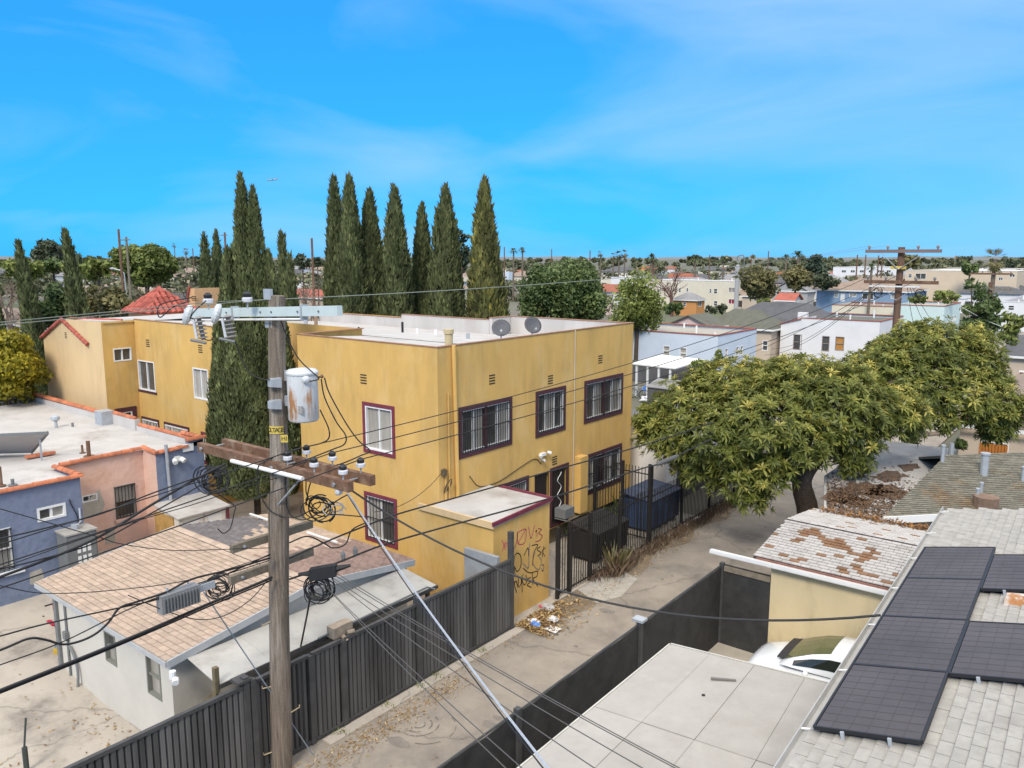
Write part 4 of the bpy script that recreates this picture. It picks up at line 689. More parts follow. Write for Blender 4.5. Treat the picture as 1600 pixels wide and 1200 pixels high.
# ================================================================== LEFT EDGE OF THE ALLEY: iron fence, bins, litter
IX = -13.72
def iron(lab, segs, h, posts, gap=.125, X=IX, along='y', yc=None, extra=None):
    t = thing('iron_fence', lab, 'fence', (X, segs[0], 0)); P = lambda a, d=0: (X + d, a) if along == 'y' else (a, yc + d)
    for i in range(len(posts) - 1):
        a0, a1 = posts[i], posts[i + 1]; b = MB(); n = int((a1 - a0) / gap)
        for k in range(1, n): a = a0 + (a1 - a0) * k / n; p = P(a); b.box(p[0] - .011, p[0] + .011, p[1] - .011, p[1] + .011, .08, h); 
        b.build('bars', IRON, t, kind='stuff')
        for z in (.15, h - .25): b = MB(); p, q = P(a0), P(a1); b.bar((p[0], p[1], z), (q[0], q[1], z), .03, .04); b.build('rail', IRON, t)
    for k, a in enumerate(posts): p = P(a); hh = h + .12 + (extra or {}).get(k, 0); b = MB(); b.box(p[0] - .05, p[0] + .05, p[1] - .05, p[1] + .05, 0, hh); b.build('post', IRON, t)
    return t
iron('black iron fence with gate beside the yellow annex', (19.6, 25), 2.25, [19.62, 20.3, 21.5, 23.4, 25.5], extra={4: .8})
iron('black iron fence continuing along the alley behind the mango tree', (25.6, 40), 2.15, [25.62, 28.2, 30.8, 33.4, 36, 39])
iron('tall black iron gate across the gap beyond the yellow building', (-16.4, -13.9), 2.9, [-16.35, -15.1, -13.86], along='x', yc=25.9)
def dumpster(lab, x0, x1, y0, y1, h, m, ml):
    t = thing('dumpster', lab, 'dumpster', ((x0 + x1) / 2, (y0 + y1) / 2, 0)); b = MB(); b.hexa([(x0 + .1, y0 + .05, .12), (x1 - .1, y0 + .05, .12), (x1 - .1, y1 - .05, .12), (x0 + .1, y1 - .05, .12)], [(x0, y0, h), (x1, y0, h), (x1, y1, h), (x0, y1, h)]); 
    for k in range(5): y = y0 + (y1 - y0) * (k + .5) / 5; b.box(x1 - .04, x1 + .04, y - .05, y + .05, .2, h - .05)
    b.build('bin_body', m, t)
    for k in range(2): ya, yb = y0 + (y1 - y0) * k / 2 + .02, y0 + (y1 - y0) * (k + 1) / 2 - .02; b = MB(); b.slab([(x0 - .02, ya, h + .22), (x1 + .04, ya, h + .05), (x1 + .04, yb, h + .05), (x0 - .02, yb, h + .22)], .05); b.build('lid', ml, t)
    for (x, y) in ((x0 + .2, y0 + .2), (x1 - .2, y0 + .2), (x0 + .2, y1 - .2), (x1 - .2, y1 - .2)): b = MB(); b.cyl((x - .03, y, .07), .07, .06, 10, (1, 0, 0)); b.build('castor', IRON, t)
BL = mat('black bin plastic', (.02, .02, .021), .5, .2, 4)
dumpster('black dumpster behind the iron fence below the lower barred window', -15.4, -14.2, 22.7, 24.9, 1.1, BL, BL)
dumpster('blue dumpster behind the iron fence beyond the yellow building', -15.7, -14.3, 26.7, 29.3, 1.25, mat('blue bin steel', (.035, .075, .17), .6, .2, 3), mat('blue black lid', (.03, .05, .10), .5, .2, 3))
# litter, leaves
LEAFD = leafmat('fallen leaf', (.16, .085, .035), (.42, .27, .11), (.55, .42, .22), .1, .8)
def scatter(nm, lab, pts, zf, size, cat='leaves', spread=.5, m=None):
    n = len(pts); P = np.array([(x, y, zf(x, y)) for (x, y) in pts]); a = rng.uniform(0, 6.28, n); L = size * rng.uniform(.6, 1.3, n); t_ = rng.normal(0, .35, n); t2 = rng.normal(0, .35, n)
    ax = np.stack([np.cos(a) * L, np.sin(a) * L, t_ * L], 1); ay = np.stack([-np.sin(a) * L * .4, np.cos(a) * L * .4, t2 * L * .4], 1); P[:, 2] += np.abs(t_ * L) + .008
    V = np.stack([P - ax, P - ay, P + ax, P + ay], 1); return quadmesh(nm, V, m or LEAFD, None, rng.uniform(0, 1, n), label=lab, cat=cat, kind='stuff')
pp = []
for k in range(1500): 
    y = 17.25 + abs(rng.normal(0, 1.0)); x = -13.55 + abs(rng.normal(0, .55))
    if y < 20.5 and x < -11.9: pp.append((x, y))
scatter('leaf_pile', 'pile of dry leaves against the graffiti wall', pp, lambda x, y: max(0, .16 - .1 * abs(x + 13.2) - .05 * abs(y - 18)) * rng.uniform(0, 1), .055)
pp = [(-12.95 + rng.normal(0, .28), rng.uniform(19.5, 36)) for k in range(1300)] + [(-13.25 + abs(rng.normal(0, .25)), 8 + 9 * rng.random()) for k in range(420)] + [(-12.75 + .16 * rng.normal() + .12 * math.sin(k), 9.6 + 4.6 * rng.random()) for k in range(900)] + [(rng.uniform(-13, -9), rng.uniform(8, 34)) for k in range(160)]
scatter('alley_leaves', 'dry leaves scattered along the left edge of the alley', pp, lambda x, y: .012, .03)
pp = [(rng.uniform(-25, -15.6), rng.uniform(3.5, 7.7)) for k in range(190)] + [(rng.uniform(-19, -16), 7.7 - abs(rng.normal(0, .5))) for k in range(90)]
scatter('yard_leaves', 'dry brown leaves scattered on the concrete yard in front of the garage', pp, lambda x, y: gz(x) + .005, .042)
BAG = mat('white plastic bag', (.66, .66, .66), .5, .1, 6); BAGB = mat('blue plastic', (.12, .26, .6), .5, .1, 6)
def rag(nm, lab, c, r, m, cat, par=None, name2=None):
    mb = MB(); n = 10; k2 = 6; prof = []
    b0 = 0; c = np.array(c, float)
    for i in range(k2 + 1):
        th = math.pi / 2 * i / k2
        for k in range(n):
            a = 2 * math.pi * k / n; q = r * (1 + rng.uniform(-.28, .28)); mb.v.append(tuple(c + (math.cos(a) * math.cos(th) * q, math.sin(a) * math.cos(th) * q * .75, math.sin(th) * q * .55)))
    for i in range(k2):
        for k in range(n): a = i * n + k; d = i * n + (k + 1) % n; mb.f.append((a, d, d + n, a + n))
    return mb.build(nm, m, par, lab, cat)
p = onz(836, 975, .1); t = rag('plastic_bag', 'blue and white crumpled plastic bag on the leaf pile', (p[0] - .12, p[1] + .1, .08), .2, BAG, 'litter'); rag('blue_print', None, (p[0] + .02, p[1] - .02, .08), .17, BAGB, None, t)
p = onz(863, 966, .1); rag('plastic_bag', 'white crumpled plastic bag on the right of the leaf pile', (p[0], p[1], .06), .18, BAG, 'litter')
p = onz(856, 950, .1); rag('plastic_bag', 'clear grey plastic bag beside the red scrap on the leaf pile', (p[0], p[1], .08), .24, mat('clear grey plastic', (.40, .38, .36), .4, .15, 6), 'litter')
p = onz(845, 949, .1); rag('food_wrapper', 'small red wrapper on the leaf pile', (p[0], p[1], .12), .08, mat('red wrapper', (.5, .06, .08), .5), 'litter')
p = onz(864, 984, .03); b = MB(); b.hexa([p + (-.16, -.12, -.02), p + (.16, -.14, -.02), p + (.14, .12, -.02), p + (-.13, .13, -.02)], [p + (-.22, -.17, .03), p + (.22, -.18, .03), p + (.2, .16, .03), p + (-.19, .17, .03)]); b.build('paper_plate', BAG, None, 'square white paper tray lying flat on the alley', 'litter')
p = onz(820, 940, .15); b = MB(); b.tube(smoothpts([(p[0] - .15, p[1] - .6, .1), (p[0], p[1] - .1, .2), (p[0] + .1, p[1] + .5, .22), (p[0] + .1, p[1] + 1.1, .12)]), .018, 5); b.tube([(p[0], p[1] - .1, .2), (p[0] - .1, p[1] + .2, .4)], .012, 5); b.build('fallen_branch', mat('grey twig', (.27, .22, .17), .9), None, 'bare grey branch on the leaf pile by the annex wall', 'branch')
# scooter, leaf blower in the yard
p = onz(80, 980, gz(-22)); t = thing('kick_scooter', 'red kick scooter lying near the corner of the garage', 'scooter', p); RED = mat('red plastic', (.40, .02, .05), .45); b = MB(); b.box(p[0] - .5, p[0] + .25, p[1] - .06, p[1] + .06, p[2] + .1, p[2] + .16); b.build('deck', RED, t)
b = MB(); b.tube([p + (.25, 0, .14), p + (.38, 0, .35), p + (.3, 0, .8)], .03, 6); b.build('steering_post', RED, t); b = MB(); b.tube([p + (.3, -.22, .8), p + (.3, .22, .8)], .022, 6); b.build('handlebar', IRON, t)
for dx in (-.5, .38): b = MB(); b.cyl(p + (dx, -.025, .1), .1, .05, 12, (0, 1, 0)); b.build('wheel', IRON, t)
p = onz(92, 1025, .15); t = thing('leaf_blower', 'blue and yellow hand tool lying by the garage corner', 'tool', p); b = MB(); b.tube([p + (-.45, .1, .1), p + (0, 0, .12)], [.05, .08], 8); b.build('body', mat('steel blue plastic', (.12, .18, .25), .5), t); b = MB(); b.cyl(p + (.02, 0, .05), .13, .16, 10); b.build('motor', mat('yellow plastic', (.5, .33, .04), .5), t)
b = MB(); p = onz(42, 1205, 0); b.tube([(p[0], p[1], 0), (p[0], p[1], .55)], .055, 6); b.tube([(p[0], p[1], .55), (p[0] - .05, p[1] + .1, 1.15)], .022, 5); b.build('steel_post', mat('dark green steel', (.05, .06, .055), .6), None, 'short dark steel post standing in the concrete yard at lower left', 'post')
# ================================================================== UTILITY POLE IN THE FOREGROUND
PX_, PY_ = -13.1, 9.28; fh = np.array((_F[0], _F[1], 0)); fh /= np.linalg.norm(fh)
def onp(x, y, near=0.): d = ray(x, y); p0 = np.array((PX_, PY_, 0)) - fh * near; return _C + d * (((p0 - _C) @ fh) / (d @ fh))
PB_ = onp(440, 1203); PB_[2] = 0; PT_ = onp(433, 462)
def pax(z): return PB_ + (PT_ - PB_) * (z / PT_[2])          # the pole leans a little
T = thing('utility_pole', 'tall weathered wooden utility pole with transformer and crossarms in front of garage', 'utility pole', PB_)
ztop = onp(433, 462)[2]; b = MB(); b.tube([pax(z) + (.012 * math.sin(z * 1.3), .01 * math.cos(z), 0) for z in np.linspace(0, ztop, 16)], list(np.linspace(.215, .158, 16)), 18); b.build('pole_shaft', WOOD, T, smooth=False)
ua0, ua1 = ony(292, 489, PY_ - .24), ony(531, 485.5, PY_ - .24); UAM = mat('pale fibreglass arm', (.50, .57, .56), .55, .06, 3)
b = MB(); b.bar(ua0, ua1, .12, .175); ua = b.build('upper_crossarm', UAM, T)
b = MB(); b.tube([ua0 + (.15, -.02, -.14), ua0 + (ua1 - ua0) * .8 + (0, -.05, -.14)], .022, 7); b.build('arm_rod', WHITE, ua)
for t_ in (.32, .55, .62, .78, .9): b = MB(); q = ua0 + (ua1 - ua0) * t_; b.cyl(q + (0, -.065, 0), .018, .02, 6, (0, -1, 0)); b.build('bolt', GREYP, ua)
for t_ in (.36, .80): b = MB(); q = ua0 + (ua1 - ua0) * t_; b.box(q[0] - .02, q[0] + .02, q[1] - .08, q[1] + .08, q[2] - .16, q[2] + .12); b.build('arm_clamp', GALV, ua)
b = MB(); b.box(PX_ - .2, PX_ + .02, PY_ - .19, PY_ - .13, ua1[2] - .42, ua1[2] - .2); b.build('arm_bracket', GALV, T); b = MB(); b.box(PX_ - .2, PX_ + .02, PY_ - .19, PY_ - .13, ua1[2] + .12, ua1[2] + .32); b.build('arm_bracket', GALV, T)
INS = mat('pale porcelain', (.58, .58, .60), .35, .05, 5); INB = mat('grey brown porcelain', (.26, .235, .21), .4, .15, 5)
def pin(par, p, s=1.):
    m = MB(); m.cyl(p, .014 * s, .16 * s, 6); o = m.build('insulator_pin', GALV, par); m = MB(); m.lathe(np.array(p) + (0, 0, .1 * s), [(.05 * s, 0), (.082 * s, .015 * s), (.085 * s, .07 * s), (.06 * s, .085 * s), (.04 * s, .09 * s), (.04 * s, .12 * s), (.055 * s, .13 * s), (.05 * s, .16 * s)], 12); m.build('insulator', INS, o, smooth=False); m = MB(); m.lathe(np.array(p) + (0, 0, .19 * s), [(.062 * s, 0), (.07 * s, .05 * s), (.03 * s, .09 * s)], 10); m.build('insulator_cap', CABLE, o)
for q in ((387, 482), (326, 484)): pin(T, onp(*q, .25) + (0, 0, .0), 1.15)
for (cx, cy) in ((335, 489), (290, 491)):            # fused cutouts with ribbed stacks
    c = onp(cx, cy, .35); m = MB(); a = np.array((-.45, -.75, .3)); a /= np.linalg.norm(a); m.lathe(c - a * .06, [(.07, -.06), (.19, -.02), (.205, .02), (.18, .07), (.07, .10)], 16, a); g = m.build('wildlife_guard', mat('pale guard plastic', (.55, .57, .56), .5, .06, 4), T)
    m = MB(); s0_ = onp(cx + 20, cy + 3, .4); s1_ = onp(cx + 28, cy + 40, .4); ax_ = s1_ - s0_; L_ = np.linalg.norm(ax_); prof = [(.03, 0)]
    for k in range(6): prof += [(.04, L_ * (k + .1) / 6), (.105, L_ * (k + .4) / 6), (.105, L_ * (k + .5) / 6), (.04, L_ * (k + .7) / 6)]
    m.lathe(s0_, prof + [(.03, L_)], 12, ax_); m.build('insulator_stack', INB, T); m = MB(); m.tube([onp(cx + 12, cy + 8, .45), onp(cx + 18, cy + 38, .45)], .03, 8); m.build('fuse_tube', INS, T); m = MB(); m.tube([onp(cx + 8, cy + 40, .45), onp(cx + 32, cy + 45, .45)], .03, 6); m.build('fuse_bracket', GREYP, T)
# transformer
tc_ = onp(475, 658, .05); TH, TR_ = 1.0, .295
TM = mat('rust streaked grey tank', (.58, .585, .58), .6, .08, 5, stain=(.40, .19, .075), stscale=5.0, stpos=(.53, .64), vert=.22)
b = MB(); b.lathe(tc_, [(.20, 0), (.27, .015), (TR_, .05), (TR_, TH - .06), (TR_ * .99, TH - .04)], 28); tk = b.build('transformer_tank', TM, T); 
for p_ in tk.data.polygons: p_.use_smooth = len(p_.vertices) == 4
b = MB(); b.lathe(tc_ + (0, 0, TH - .06), [(TR_ + .015, 0), (TR_ + .02, .03), (TR_ + .012, .05), (TR_ * .9, .085), (TR_ * .5, .105), (.02, .11)], 28); b.build('tank_lid', mat('pale tank lid', (.60, .60, .59), .5, .05, 4), tk)
b = MB(); pt = onp(468, 641, .36); b.box(pt[0] - .075, pt[0] + .075, pt[1] - .006, pt[1] + .03, pt[2] - .07, pt[2] + .08); b.build('rating_plate', mat('worn plate', (.32, .30, .27), .6, .3, 30), tk)
for py in (586, 617 + 8): q = onp(452, py); b = MB(); b.box(q[0] - .16, q[0] + .1, q[1] - .1, q[1] - .04, q[2] - .1, q[2] + .1); b.build('tank_bracket', GALV, tk)
q = onp(479, 593, .3); b = MB(); b.lathe(q, [(.05, 0), (.075, .03), (.045, .05), (.07, .08), (.03, .12)], 10, (.5, -.8, .1)); b.build('bushing', INS, tk); q = onp(503, 588); b = MB(); b.tube([onp(496, 590), q], .02, 6); b.lathe(q, [(.01, -.04), (.04, 0), (.01, .04)], 8); b.build('lifting_lug', ARMW, tk)
for py in (598, 632): q = onp(428, py, .2); b = MB(); b.hexa([q + (-.11, .1, -.1), q + (.11, .1, -.1), q + (.11, .1, .1), q + (-.11, .1, .1)], [q + (-.06, -.1, -.07), q + (.06, -.1, -.07), q + (.06, -.1, .07), q + (-.06, -.1, .07)]); b.build('junction_box', GALV, T)
# yellow warning plates with lettering
def lettering(txt, size, c, right, up, m, par, nm='lettering'):
    cu = bpy.data.curves.new('t', 'FONT'); cu.body = txt; cu.size = size; cu.align_x = 'CENTER'; cu.align_y = 'CENTER'; cu.extrude = .002; o = bpy.data.objects.new('t', cu); COL.objects.link(o); bpy.context.view_layer.update()
    me = bpy.data.meshes.new_from_object(o.evaluated_get(bpy.context.evaluated_depsgraph_get())); bpy.data.objects.remove(o); bpy.data.curves.remove(cu); me.materials.clear(); me.materials.append(m)
    return inst(me, nm, par, c, frame_quat(right, np.cross(right, up)))
YS = mat('yellow warning plate', (.60, .44, .09), .6, .1, 12); BKL = mat('black print', (.04, .035, .02), .7)
Rv = np.array((_R[0], _R[1], 0))
for (px0, px1, py0, py1, txt, sz, off) in ((421, 444, 667, 679, 'OLTAGE', .115, .215), (439, 449, 680, 691, 'HI', .13, .225)):
    c = onp((px0 + px1) / 2, (py0 + py1) / 2, off); w_ = (px1 - px0) / ppm(15.1) * .985; h_ = (py1 - py0) / 81.
    if txt == 'OLTAGE':
        b = MB(); n = 6
        for k in range(n):
            a0_, a1_ = -.9 + 1.75 * k / n, -.9 + 1.75 * (k + 1) / n; f = lambda a, r: pax(c[2]) * (1, 1, 0) + Rv * math.sin(a) * r - fh * math.cos(a) * r
            P = [f(a0_, .178), f(a1_, .178), f(a1_, .186), f(a0_, .186)]; b.hexa([p + (0, 0, c[2] - .075) for p in P], [p + (0, 0, c[2] + .075) for p in P])
        s = b.build('warning_plate', YS, T)
        for k, ch in enumerate(txt): a = -.78 + 1.5 * k / 5; r = .19; p = pax(c[2]) + Rv * math.sin(a) * r - fh * math.cos(a) * r; lettering(ch, .125, p, Rv * math.cos(a) + fh * math.sin(a), (0, 0, 1), BKL, s)
    else:
        b = MB(); P = [c - Rv * .07, c + Rv * .07, c + Rv * .07 + fh * .01, c - Rv * .07 + fh * .01]; b.hexa([p - (0, 0, .075) for p in P], [p + (0, 0, .075) for p in P]); s = b.build('warning_plate', YS, T); lettering('HI', .12, c - fh * .004, Rv, (0, 0, 1), BKL, s)
# double wooden arm
ya, yb = PY_ - .27, PY_ + .25
fa0, fa1 = ony(313, 700, ya), ony(548, 758, ya); ra0, ra1 = ony(340, 690, yb), ony(577, 739, yb); zf = (fa0[2] + fa1[2]) / 2
b = MB(); b.bar((fa0[0], ya, zf), (fa1[0], ya, zf), .13, .19); fa = b.build('wood_crossarm', ARMW, T); b = MB(); b.bar((fa0[0] + .1, yb, zf), (fa1[0] + .0, yb, zf), .13, .19); ra = b.build('wood_crossarm', ARMW, T)
for x_ in (fa0[0] + .2, PX_ + .05, fa1[0] - .35): b = MB(); b.tube([(x_, ya - .12, zf), (x_, yb + .12, zf)], .016, 6); b.cyl((x_, ya - .09, zf), .035, .03, 6, (0, -1, 0)); b.build('through_bolt', GALV, fa)
pins = []
for (px, yy_) in ((449, ya), (490, ya), (535, ya), (479, yb), (519, yb), (563, yb)):
    q = ony(px, 710, yy_); p = np.array((q[0], yy_, zf + .09)); pin(fa if yy_ == ya else ra, p, 1.05); pins.append(p + (0, 0, .26))
b = MB(); q0, q1 = ony(362, 720, ya - .12), ony(473, 748, ya - .12); b.tube([q0, q1], .042, 10); b.build('conduit', WHITE, T)
pz_ = pax(zf - .8); b = MB(); b.bar(pz_ + (.12, -.1, 0), (PX_ + .75, ya + .1, zf - .1), .05, .02); b.build('arm_brace', GALV, T)
q = ony(530, 768, ya); b = MB(); b.lathe(q, [(.05, -.06), (.09, 0), (.05, .05)], 10, (1, 0, -.4)); b.build('spool_insulator', INS, T)
# communication arms, boxes and coils
xc = pax(4.6)[0] - .27
for (l, r) in (((361, 853), (487, 823)), ((358, 900), (488, 868))):
    a_, c_ = onx(*l, xc), onx(*r, xc); z_ = (a_[2] + c_[2]) / 2; b = MB(); b.bar((xc, a_[1], z_), (xc, c_[1], z_), .11, .16); ca = b.build('communication_arm', ARMG, T); b = MB(); b.cyl((xc + .06, a_[1] + .25, z_), .03, .03, 8, (1, 0, 0)); b.build('bolt', GALV, ca)
def meshcoil(nm, lab, c, r, loops, m=CABLE, rad=.011, drop=0.):
    b = MB(); c = np.array(c, float)
    for L in range(loops):
        k = rng.uniform(.55, 1.1); ph = rng.uniform(0, 6.28); tw = rng.uniform(-.6, .6); o = rng.normal(0, r * .22, 3); sq = rng.uniform(.7, 1.25)
        pts = [c + o + Rv * math.cos(t + ph) * r * k + np.array((0, 0, 1)) * math.sin(t + ph) * r * k * sq - fh * (math.sin(t * 1.0 + tw * 3) * r * .3) for t in np.linspace(0, 5.4 + rng.random(), 20)]; b.tube(pts, rad * rng.uniform(.7, 1.3), 5)
    if drop: b.tube(smoothpts([c, c - (0, 0, drop * .5), c - (0, .05, drop)]), rad, 5)
    return b.build(nm, m, None, lab, 'cable coil')
meshcoil('cable_coil', 'black cable coil hanging under the left of the wooden crossarm', onp(333, 750, .2), .26, 13, drop=.0)
meshcoil('cable_coil', 'tangled cable coil above the finned grey amplifier left of the pole', onp(342, 915, .1), .24, 13)
meshcoil('cable_coil', 'tangled black cables hanging below the black splice box', onp(500, 920, .1), .27, 16)
meshcoil('cable_coil', 'looped cables hanging under the right of the wooden crossarm', onp(497, 792, .15), .28, 8, rad=.013)
meshcoil('cable_coil', 'pale cable loops beside the service drop under the crossarm', onp(525, 795, .15), .2, 3, mat('pale cable', (.5, .48, .44), .6), .011)
c = onp(505, 893, .15); t = thing('splice_box', 'black splice enclosure hanging right of the pole below the arms', 'utility box', c); b = MB(); b.hexa([c - Rv * .27 - (0, 0, .17) - fh * .1, c + Rv * .27 - (0, 0, .08) - fh * .1, c + Rv * .27 - (0, 0, .08) + fh * .1, c - Rv * .27 - (0, 0, .17) + fh * .1], [c - Rv * .27 + (0, 0, .06) - fh * .08, c + Rv * .27 + (0, 0, .16) - fh * .08, c + Rv * .27 + (0, 0, .16) + fh * .08, c - Rv * .27 + (0, 0, .06) + fh * .08]); b.build('enclosure', CABLE, t); b = MB(); b.tube([c + Rv * .27 + (0, 0, .06), c + Rv * .55 + (0, 0, .13)], [.07, .03], 8); b.build('cable_boot', CABLE, t); b = MB(); b.tube([c - Rv * .27 - (0, 0, .04), c - Rv * .5 - (0, 0, .06)], [.06, .03], 8); b.build('cable_boot', CABLE, t)
c = onx(279, 934, PX_); t = thing('line_amplifier', 'grey finned line amplifier hanging on the cables left of the pole', 'utility box', c); dl = np.array((0, 1, 0)); b = MB(); b.box(c[0] - .1, c[0] + .1, c[1] - .36, c[1] + .36, c[2] - .18, c[2] + .16); b.build('housing', mat('grey aluminium', (.22, .22, .22), .5, .1, 5), t); b = MB()
for k in range(12): y = c[1] - .33 + k * .06; b.box(c[0] + .1, c[0] + .14, y - .01, y + .01, c[2] - .16, c[2] + .12)
b.build('cooling_fins', GREYP, t); b = MB(); b.bar((c[0], c[1] - .2, c[2] + .16), (c[0], c[1] - .2, c[2] + .26), .03); b.bar((c[0], c[1] + .2, c[2] + .16), (c[0], c[1] + .2, c[2] + .26), .03); b.build('hanger', GALV, t)
c = onx(318, 917, PX_); b = MB(); b.box(c[0] - .06, c[0] + .06, c[1] - .25, c[1] + .2, c[2] - .06, c[2] + .07); b.build('tap_box', GALV, None, 'small silver tap box among the cables left of the pole', 'utility box')
for (px0, py0, px1, py1) in ((424, 970, 409, 978), (427, 1072, 410, 1076), (428, 1174, 412, 1180), (455, 1113, 468, 1105)):
    b = MB(); q = onp(px0, py0, .1); q2 = onp(px1, py1, .15); b.tube([q, q2, q2 + (0, 0, .05)], .013, 6); b.build('pole_step', mat('rusty step', (.42, .33, .2), .7), T)
b = MB(); b.tube([pax(z) + (-.2, -.1, 0) for z in (6.0, 3.0, .1)], .022, 6); b.build('ground_conduit', ARMG, T)
# ---------------------------------------------------------------- second and third poles along the alley
def pole(lab, x, y, h, arms, r=.17, steps=()):
    t = thing('utility_pole', lab, 'utility pole', (x, y, 0)); b = MB(); b.tube([(x, y, -.1), (x, y, h)], [r, r * .8], 12); b.build('pole_shaft', mat('red brown pole timber', (.15, .085, .055), .9, .3, 6, .4, 30, vert=.1), t)
    for (z, w_, dx, brace, m) in arms:
        b = MB(); b.box(x - w_ / 2 + dx, x + w_ / 2 + dx, y - .3, y - .18, z - .06, z + .08); a = b.build('crossarm', m, t)
        if brace: b = MB(); b.bar((x, y - .32, z - .75), (x + w_ * .28 + dx, y - .32, z - .07), .05, .02); b.bar((x, y - .32, z - .75), (x - w_ * .28 + dx, y - .32, z - .07), .05, .02); b.build('brace', GALV, a)
        for k in (-.45, -.2, .2, .45): b = MB(); b.lathe((x + dx + w_ * k, y - .24, z + .08), [(.02, 0), (.06, .08), (.06, .14), (.03, .18)], 8); b.build('insulator', INB, a)
    return t
p2 = ond(1405, 440, 38); P2 = (p2[0], p2[1]); z2t = ond(1407, 386, 38)[2]; z2u = ond(1407, 391, 38)[2] - .05; z2l = ond(1405, 441, 38)[2]
pole('tall brown utility pole rising behind the mango tree on the right', P2[0], P2[1], z2t, [(z2u, 2.95, .1, True, mat('purple grey arm', (.21, .15, .13), .85)), (z2l, 2.9, .1, True, ARMW)])
b = MB(); b.box(P2[0] - 1.1, P2[0] + .9, P2[1] - .42, P2[1] - .36, z2l - .2, z2l - .14); b.build('pale_conduit', WHITE, None, 'white conduit below the lower arm of the brown pole', 'conduit')
b = MB(); q = ond(1406, 418, 38); b.box(q[0] - .3, q[0] + .3, q[1] - .28, q[1] - .22, q[2] - .06, q[2] + .06); b.build('pole_sign', YS, None, 'small yellow sign on the brown pole between its arms', 'sign')
p3 = ond(1547, 452, 80); pole('distant wooden pole with pale crossarm and street light arm', p3[0], p3[1], p3[2] + .6, [(p3[2], 3.4, 0, True, ARMG), (ond(1547, 428, 80)[2], 3.2, 0, False, ARMW)], .2)
q = ond(1545, 475, 80); b = MB(); b.tube(smoothpts([(q[0], q[1] - .2, q[2] - .5), (q[0] - .2, q[1] - .3, q[2] + .3), (q[0] - 1.4, q[1] - .4, q[2] + .45), (q[0] - 1.7, q[1] - .4, q[2] + .4)]), .05, 6); b.box(q[0] - 2.3, q[0] - 1.6, q[1] - .5, q[1] - .3, q[2] + .3, q[2] + .42); b.build('street_light', GALV, None, 'curved grey street light arm on the distant wooden pole', 'street light')
# ---------------------------------------------------------------- overhead lines
def wire(lab, pts, r, m=CABLE, nm='overhead_cable', n=5, raw=False, cat='cable'):
    b = MB(); b.tube(pts if raw else smoothpts(pts, 6), r, n); return b.build(nm, m, None, lab, cat)
far = [np.array((P2[0] + dx, P2[1] - .24, z2l + .25)) for dx in (-1.1, -.1, 1.0)]
for k, (i, j, nm_) in enumerate(((0, 3, 'farthest from the alley'), (1, 4, 'in the middle'), (2, 5, 'nearest the alley'))):
    wire('thin power line to the brown pole from the wooden crossarm, %s' % nm_, [pins[i]] + sag(pins[j], far[k], .45, 20), .011, nm='power_line', raw=True, cat='power line')
    wire('thin power line leaving the wooden crossarm to the left, %s' % nm_, sag(pins[i], (pins[i][0] - .1, -28, pins[i][2] + .1), .9, 24), .011, nm='power_line', raw=True, cat='power line')
tp = onp(387, 470, .25); tp2 = onp(326, 472, .25)
for k, (p_, fx) in enumerate(((tp, -1.2), (tp2, -.6))):
    nm_ = ('inner', 'outer')[k]; wire('thin %s high voltage line above the pole running to the brown pole' % nm_, sag(p_, (P2[0] + fx, P2[1] - .24, z2u + .25), .3, 22), .006, mat('green grey wire', (.20, .22, .19), .6), 'power_line', raw=True, cat='power line'); wire('thin %s high voltage line running left over the tile roofs' % nm_, sag(p_, (p_[0], -30, p_[2] + .1), .5, 22), .007, mat('green grey wire', (.20, .22, .19), .6), 'power_line', raw=True, cat='power line')
def ona(x, y):     # vertical plane through the two alley poles
    n_ = np.array((P2[1] - PY_, -(P2[0] - PX_), 0)); n_ /= np.linalg.norm(n_); d = ray(x, y); p0 = np.array((PX_ + .1, PY_, 0)); return _C + d * (((p0 - _C) @ n_) / (d @ n_))
wire('upper black communication cable passing the annex towards the mango tree', [ona(*q) for q in ((452, 872), (520, 842), (570, 822), (622, 803), (700, 781), (857, 737), (1000, 697), (1115, 660))], .02)
wire('lower black communication cable passing the annex towards the mango tree', [ona(*q) for q in ((452, 905), (525, 880), (600, 851), (700, 822), (857, 779), (1000, 733), (1036, 722), (1112, 686))], .022)
a_, c_ = ona(1026, 726), ona(1060, 712); b = MB(); b.tube([a_, a_ * .85 + c_ * .15, c_ * .85 + a_ * .15, c_], [.03, .07, .07, .03], 8); b.build('cable_splice', mat('dull grey rubber', (.10, .10, .10), .8), None, 'grey cylindrical splice on the lower cable beside the mango tree', 'cable splice')
for (px, py) in ((536, 868), (555, 861)): q = ona(px, py); b = MB(); b.lathe(q, [(.02, -.1), (.05, -.06), (.05, .04), (.015, .1)], 8); b.build('cable_clamp', GREYP, None, 'small clamp on the lower cable, %s' % ('nearer the splice box' if px < 540 else 'farther from the splice box'), 'clamp')
wire('drooping cable loop under the upper communication cable', [ona(*q) for q in ((452, 848), (480, 838), (505, 848), (520, 856), (540, 850), (550, 828), (575, 815))], .016)
L = lambda pts, x=PX_: [onx(px, py, x) for (px, py) in pts]
wire('thick twin black cable crossing the garage roof at lower left', L(((425, 902), (400, 913), (330, 942), (250, 977), (150, 1019), (0, 1079), (-120, 1127))), .028)
wire('second strand of the thick cable crossing the garage roof', L(((425, 906), (400, 917), (330, 946), (250, 981), (150, 1023), (0, 1083), (-120, 1131))), .016)
wire('black cable with a drip loop in front of the garage windows', L(((422, 872), (360, 890), (300, 905), (260, 925), (215, 940), (187, 950), (170, 972), (150, 990), (125, 1002), (98, 1007), (72, 1000), (45, 998), (0, 1016), (-100, 1052))), .02)
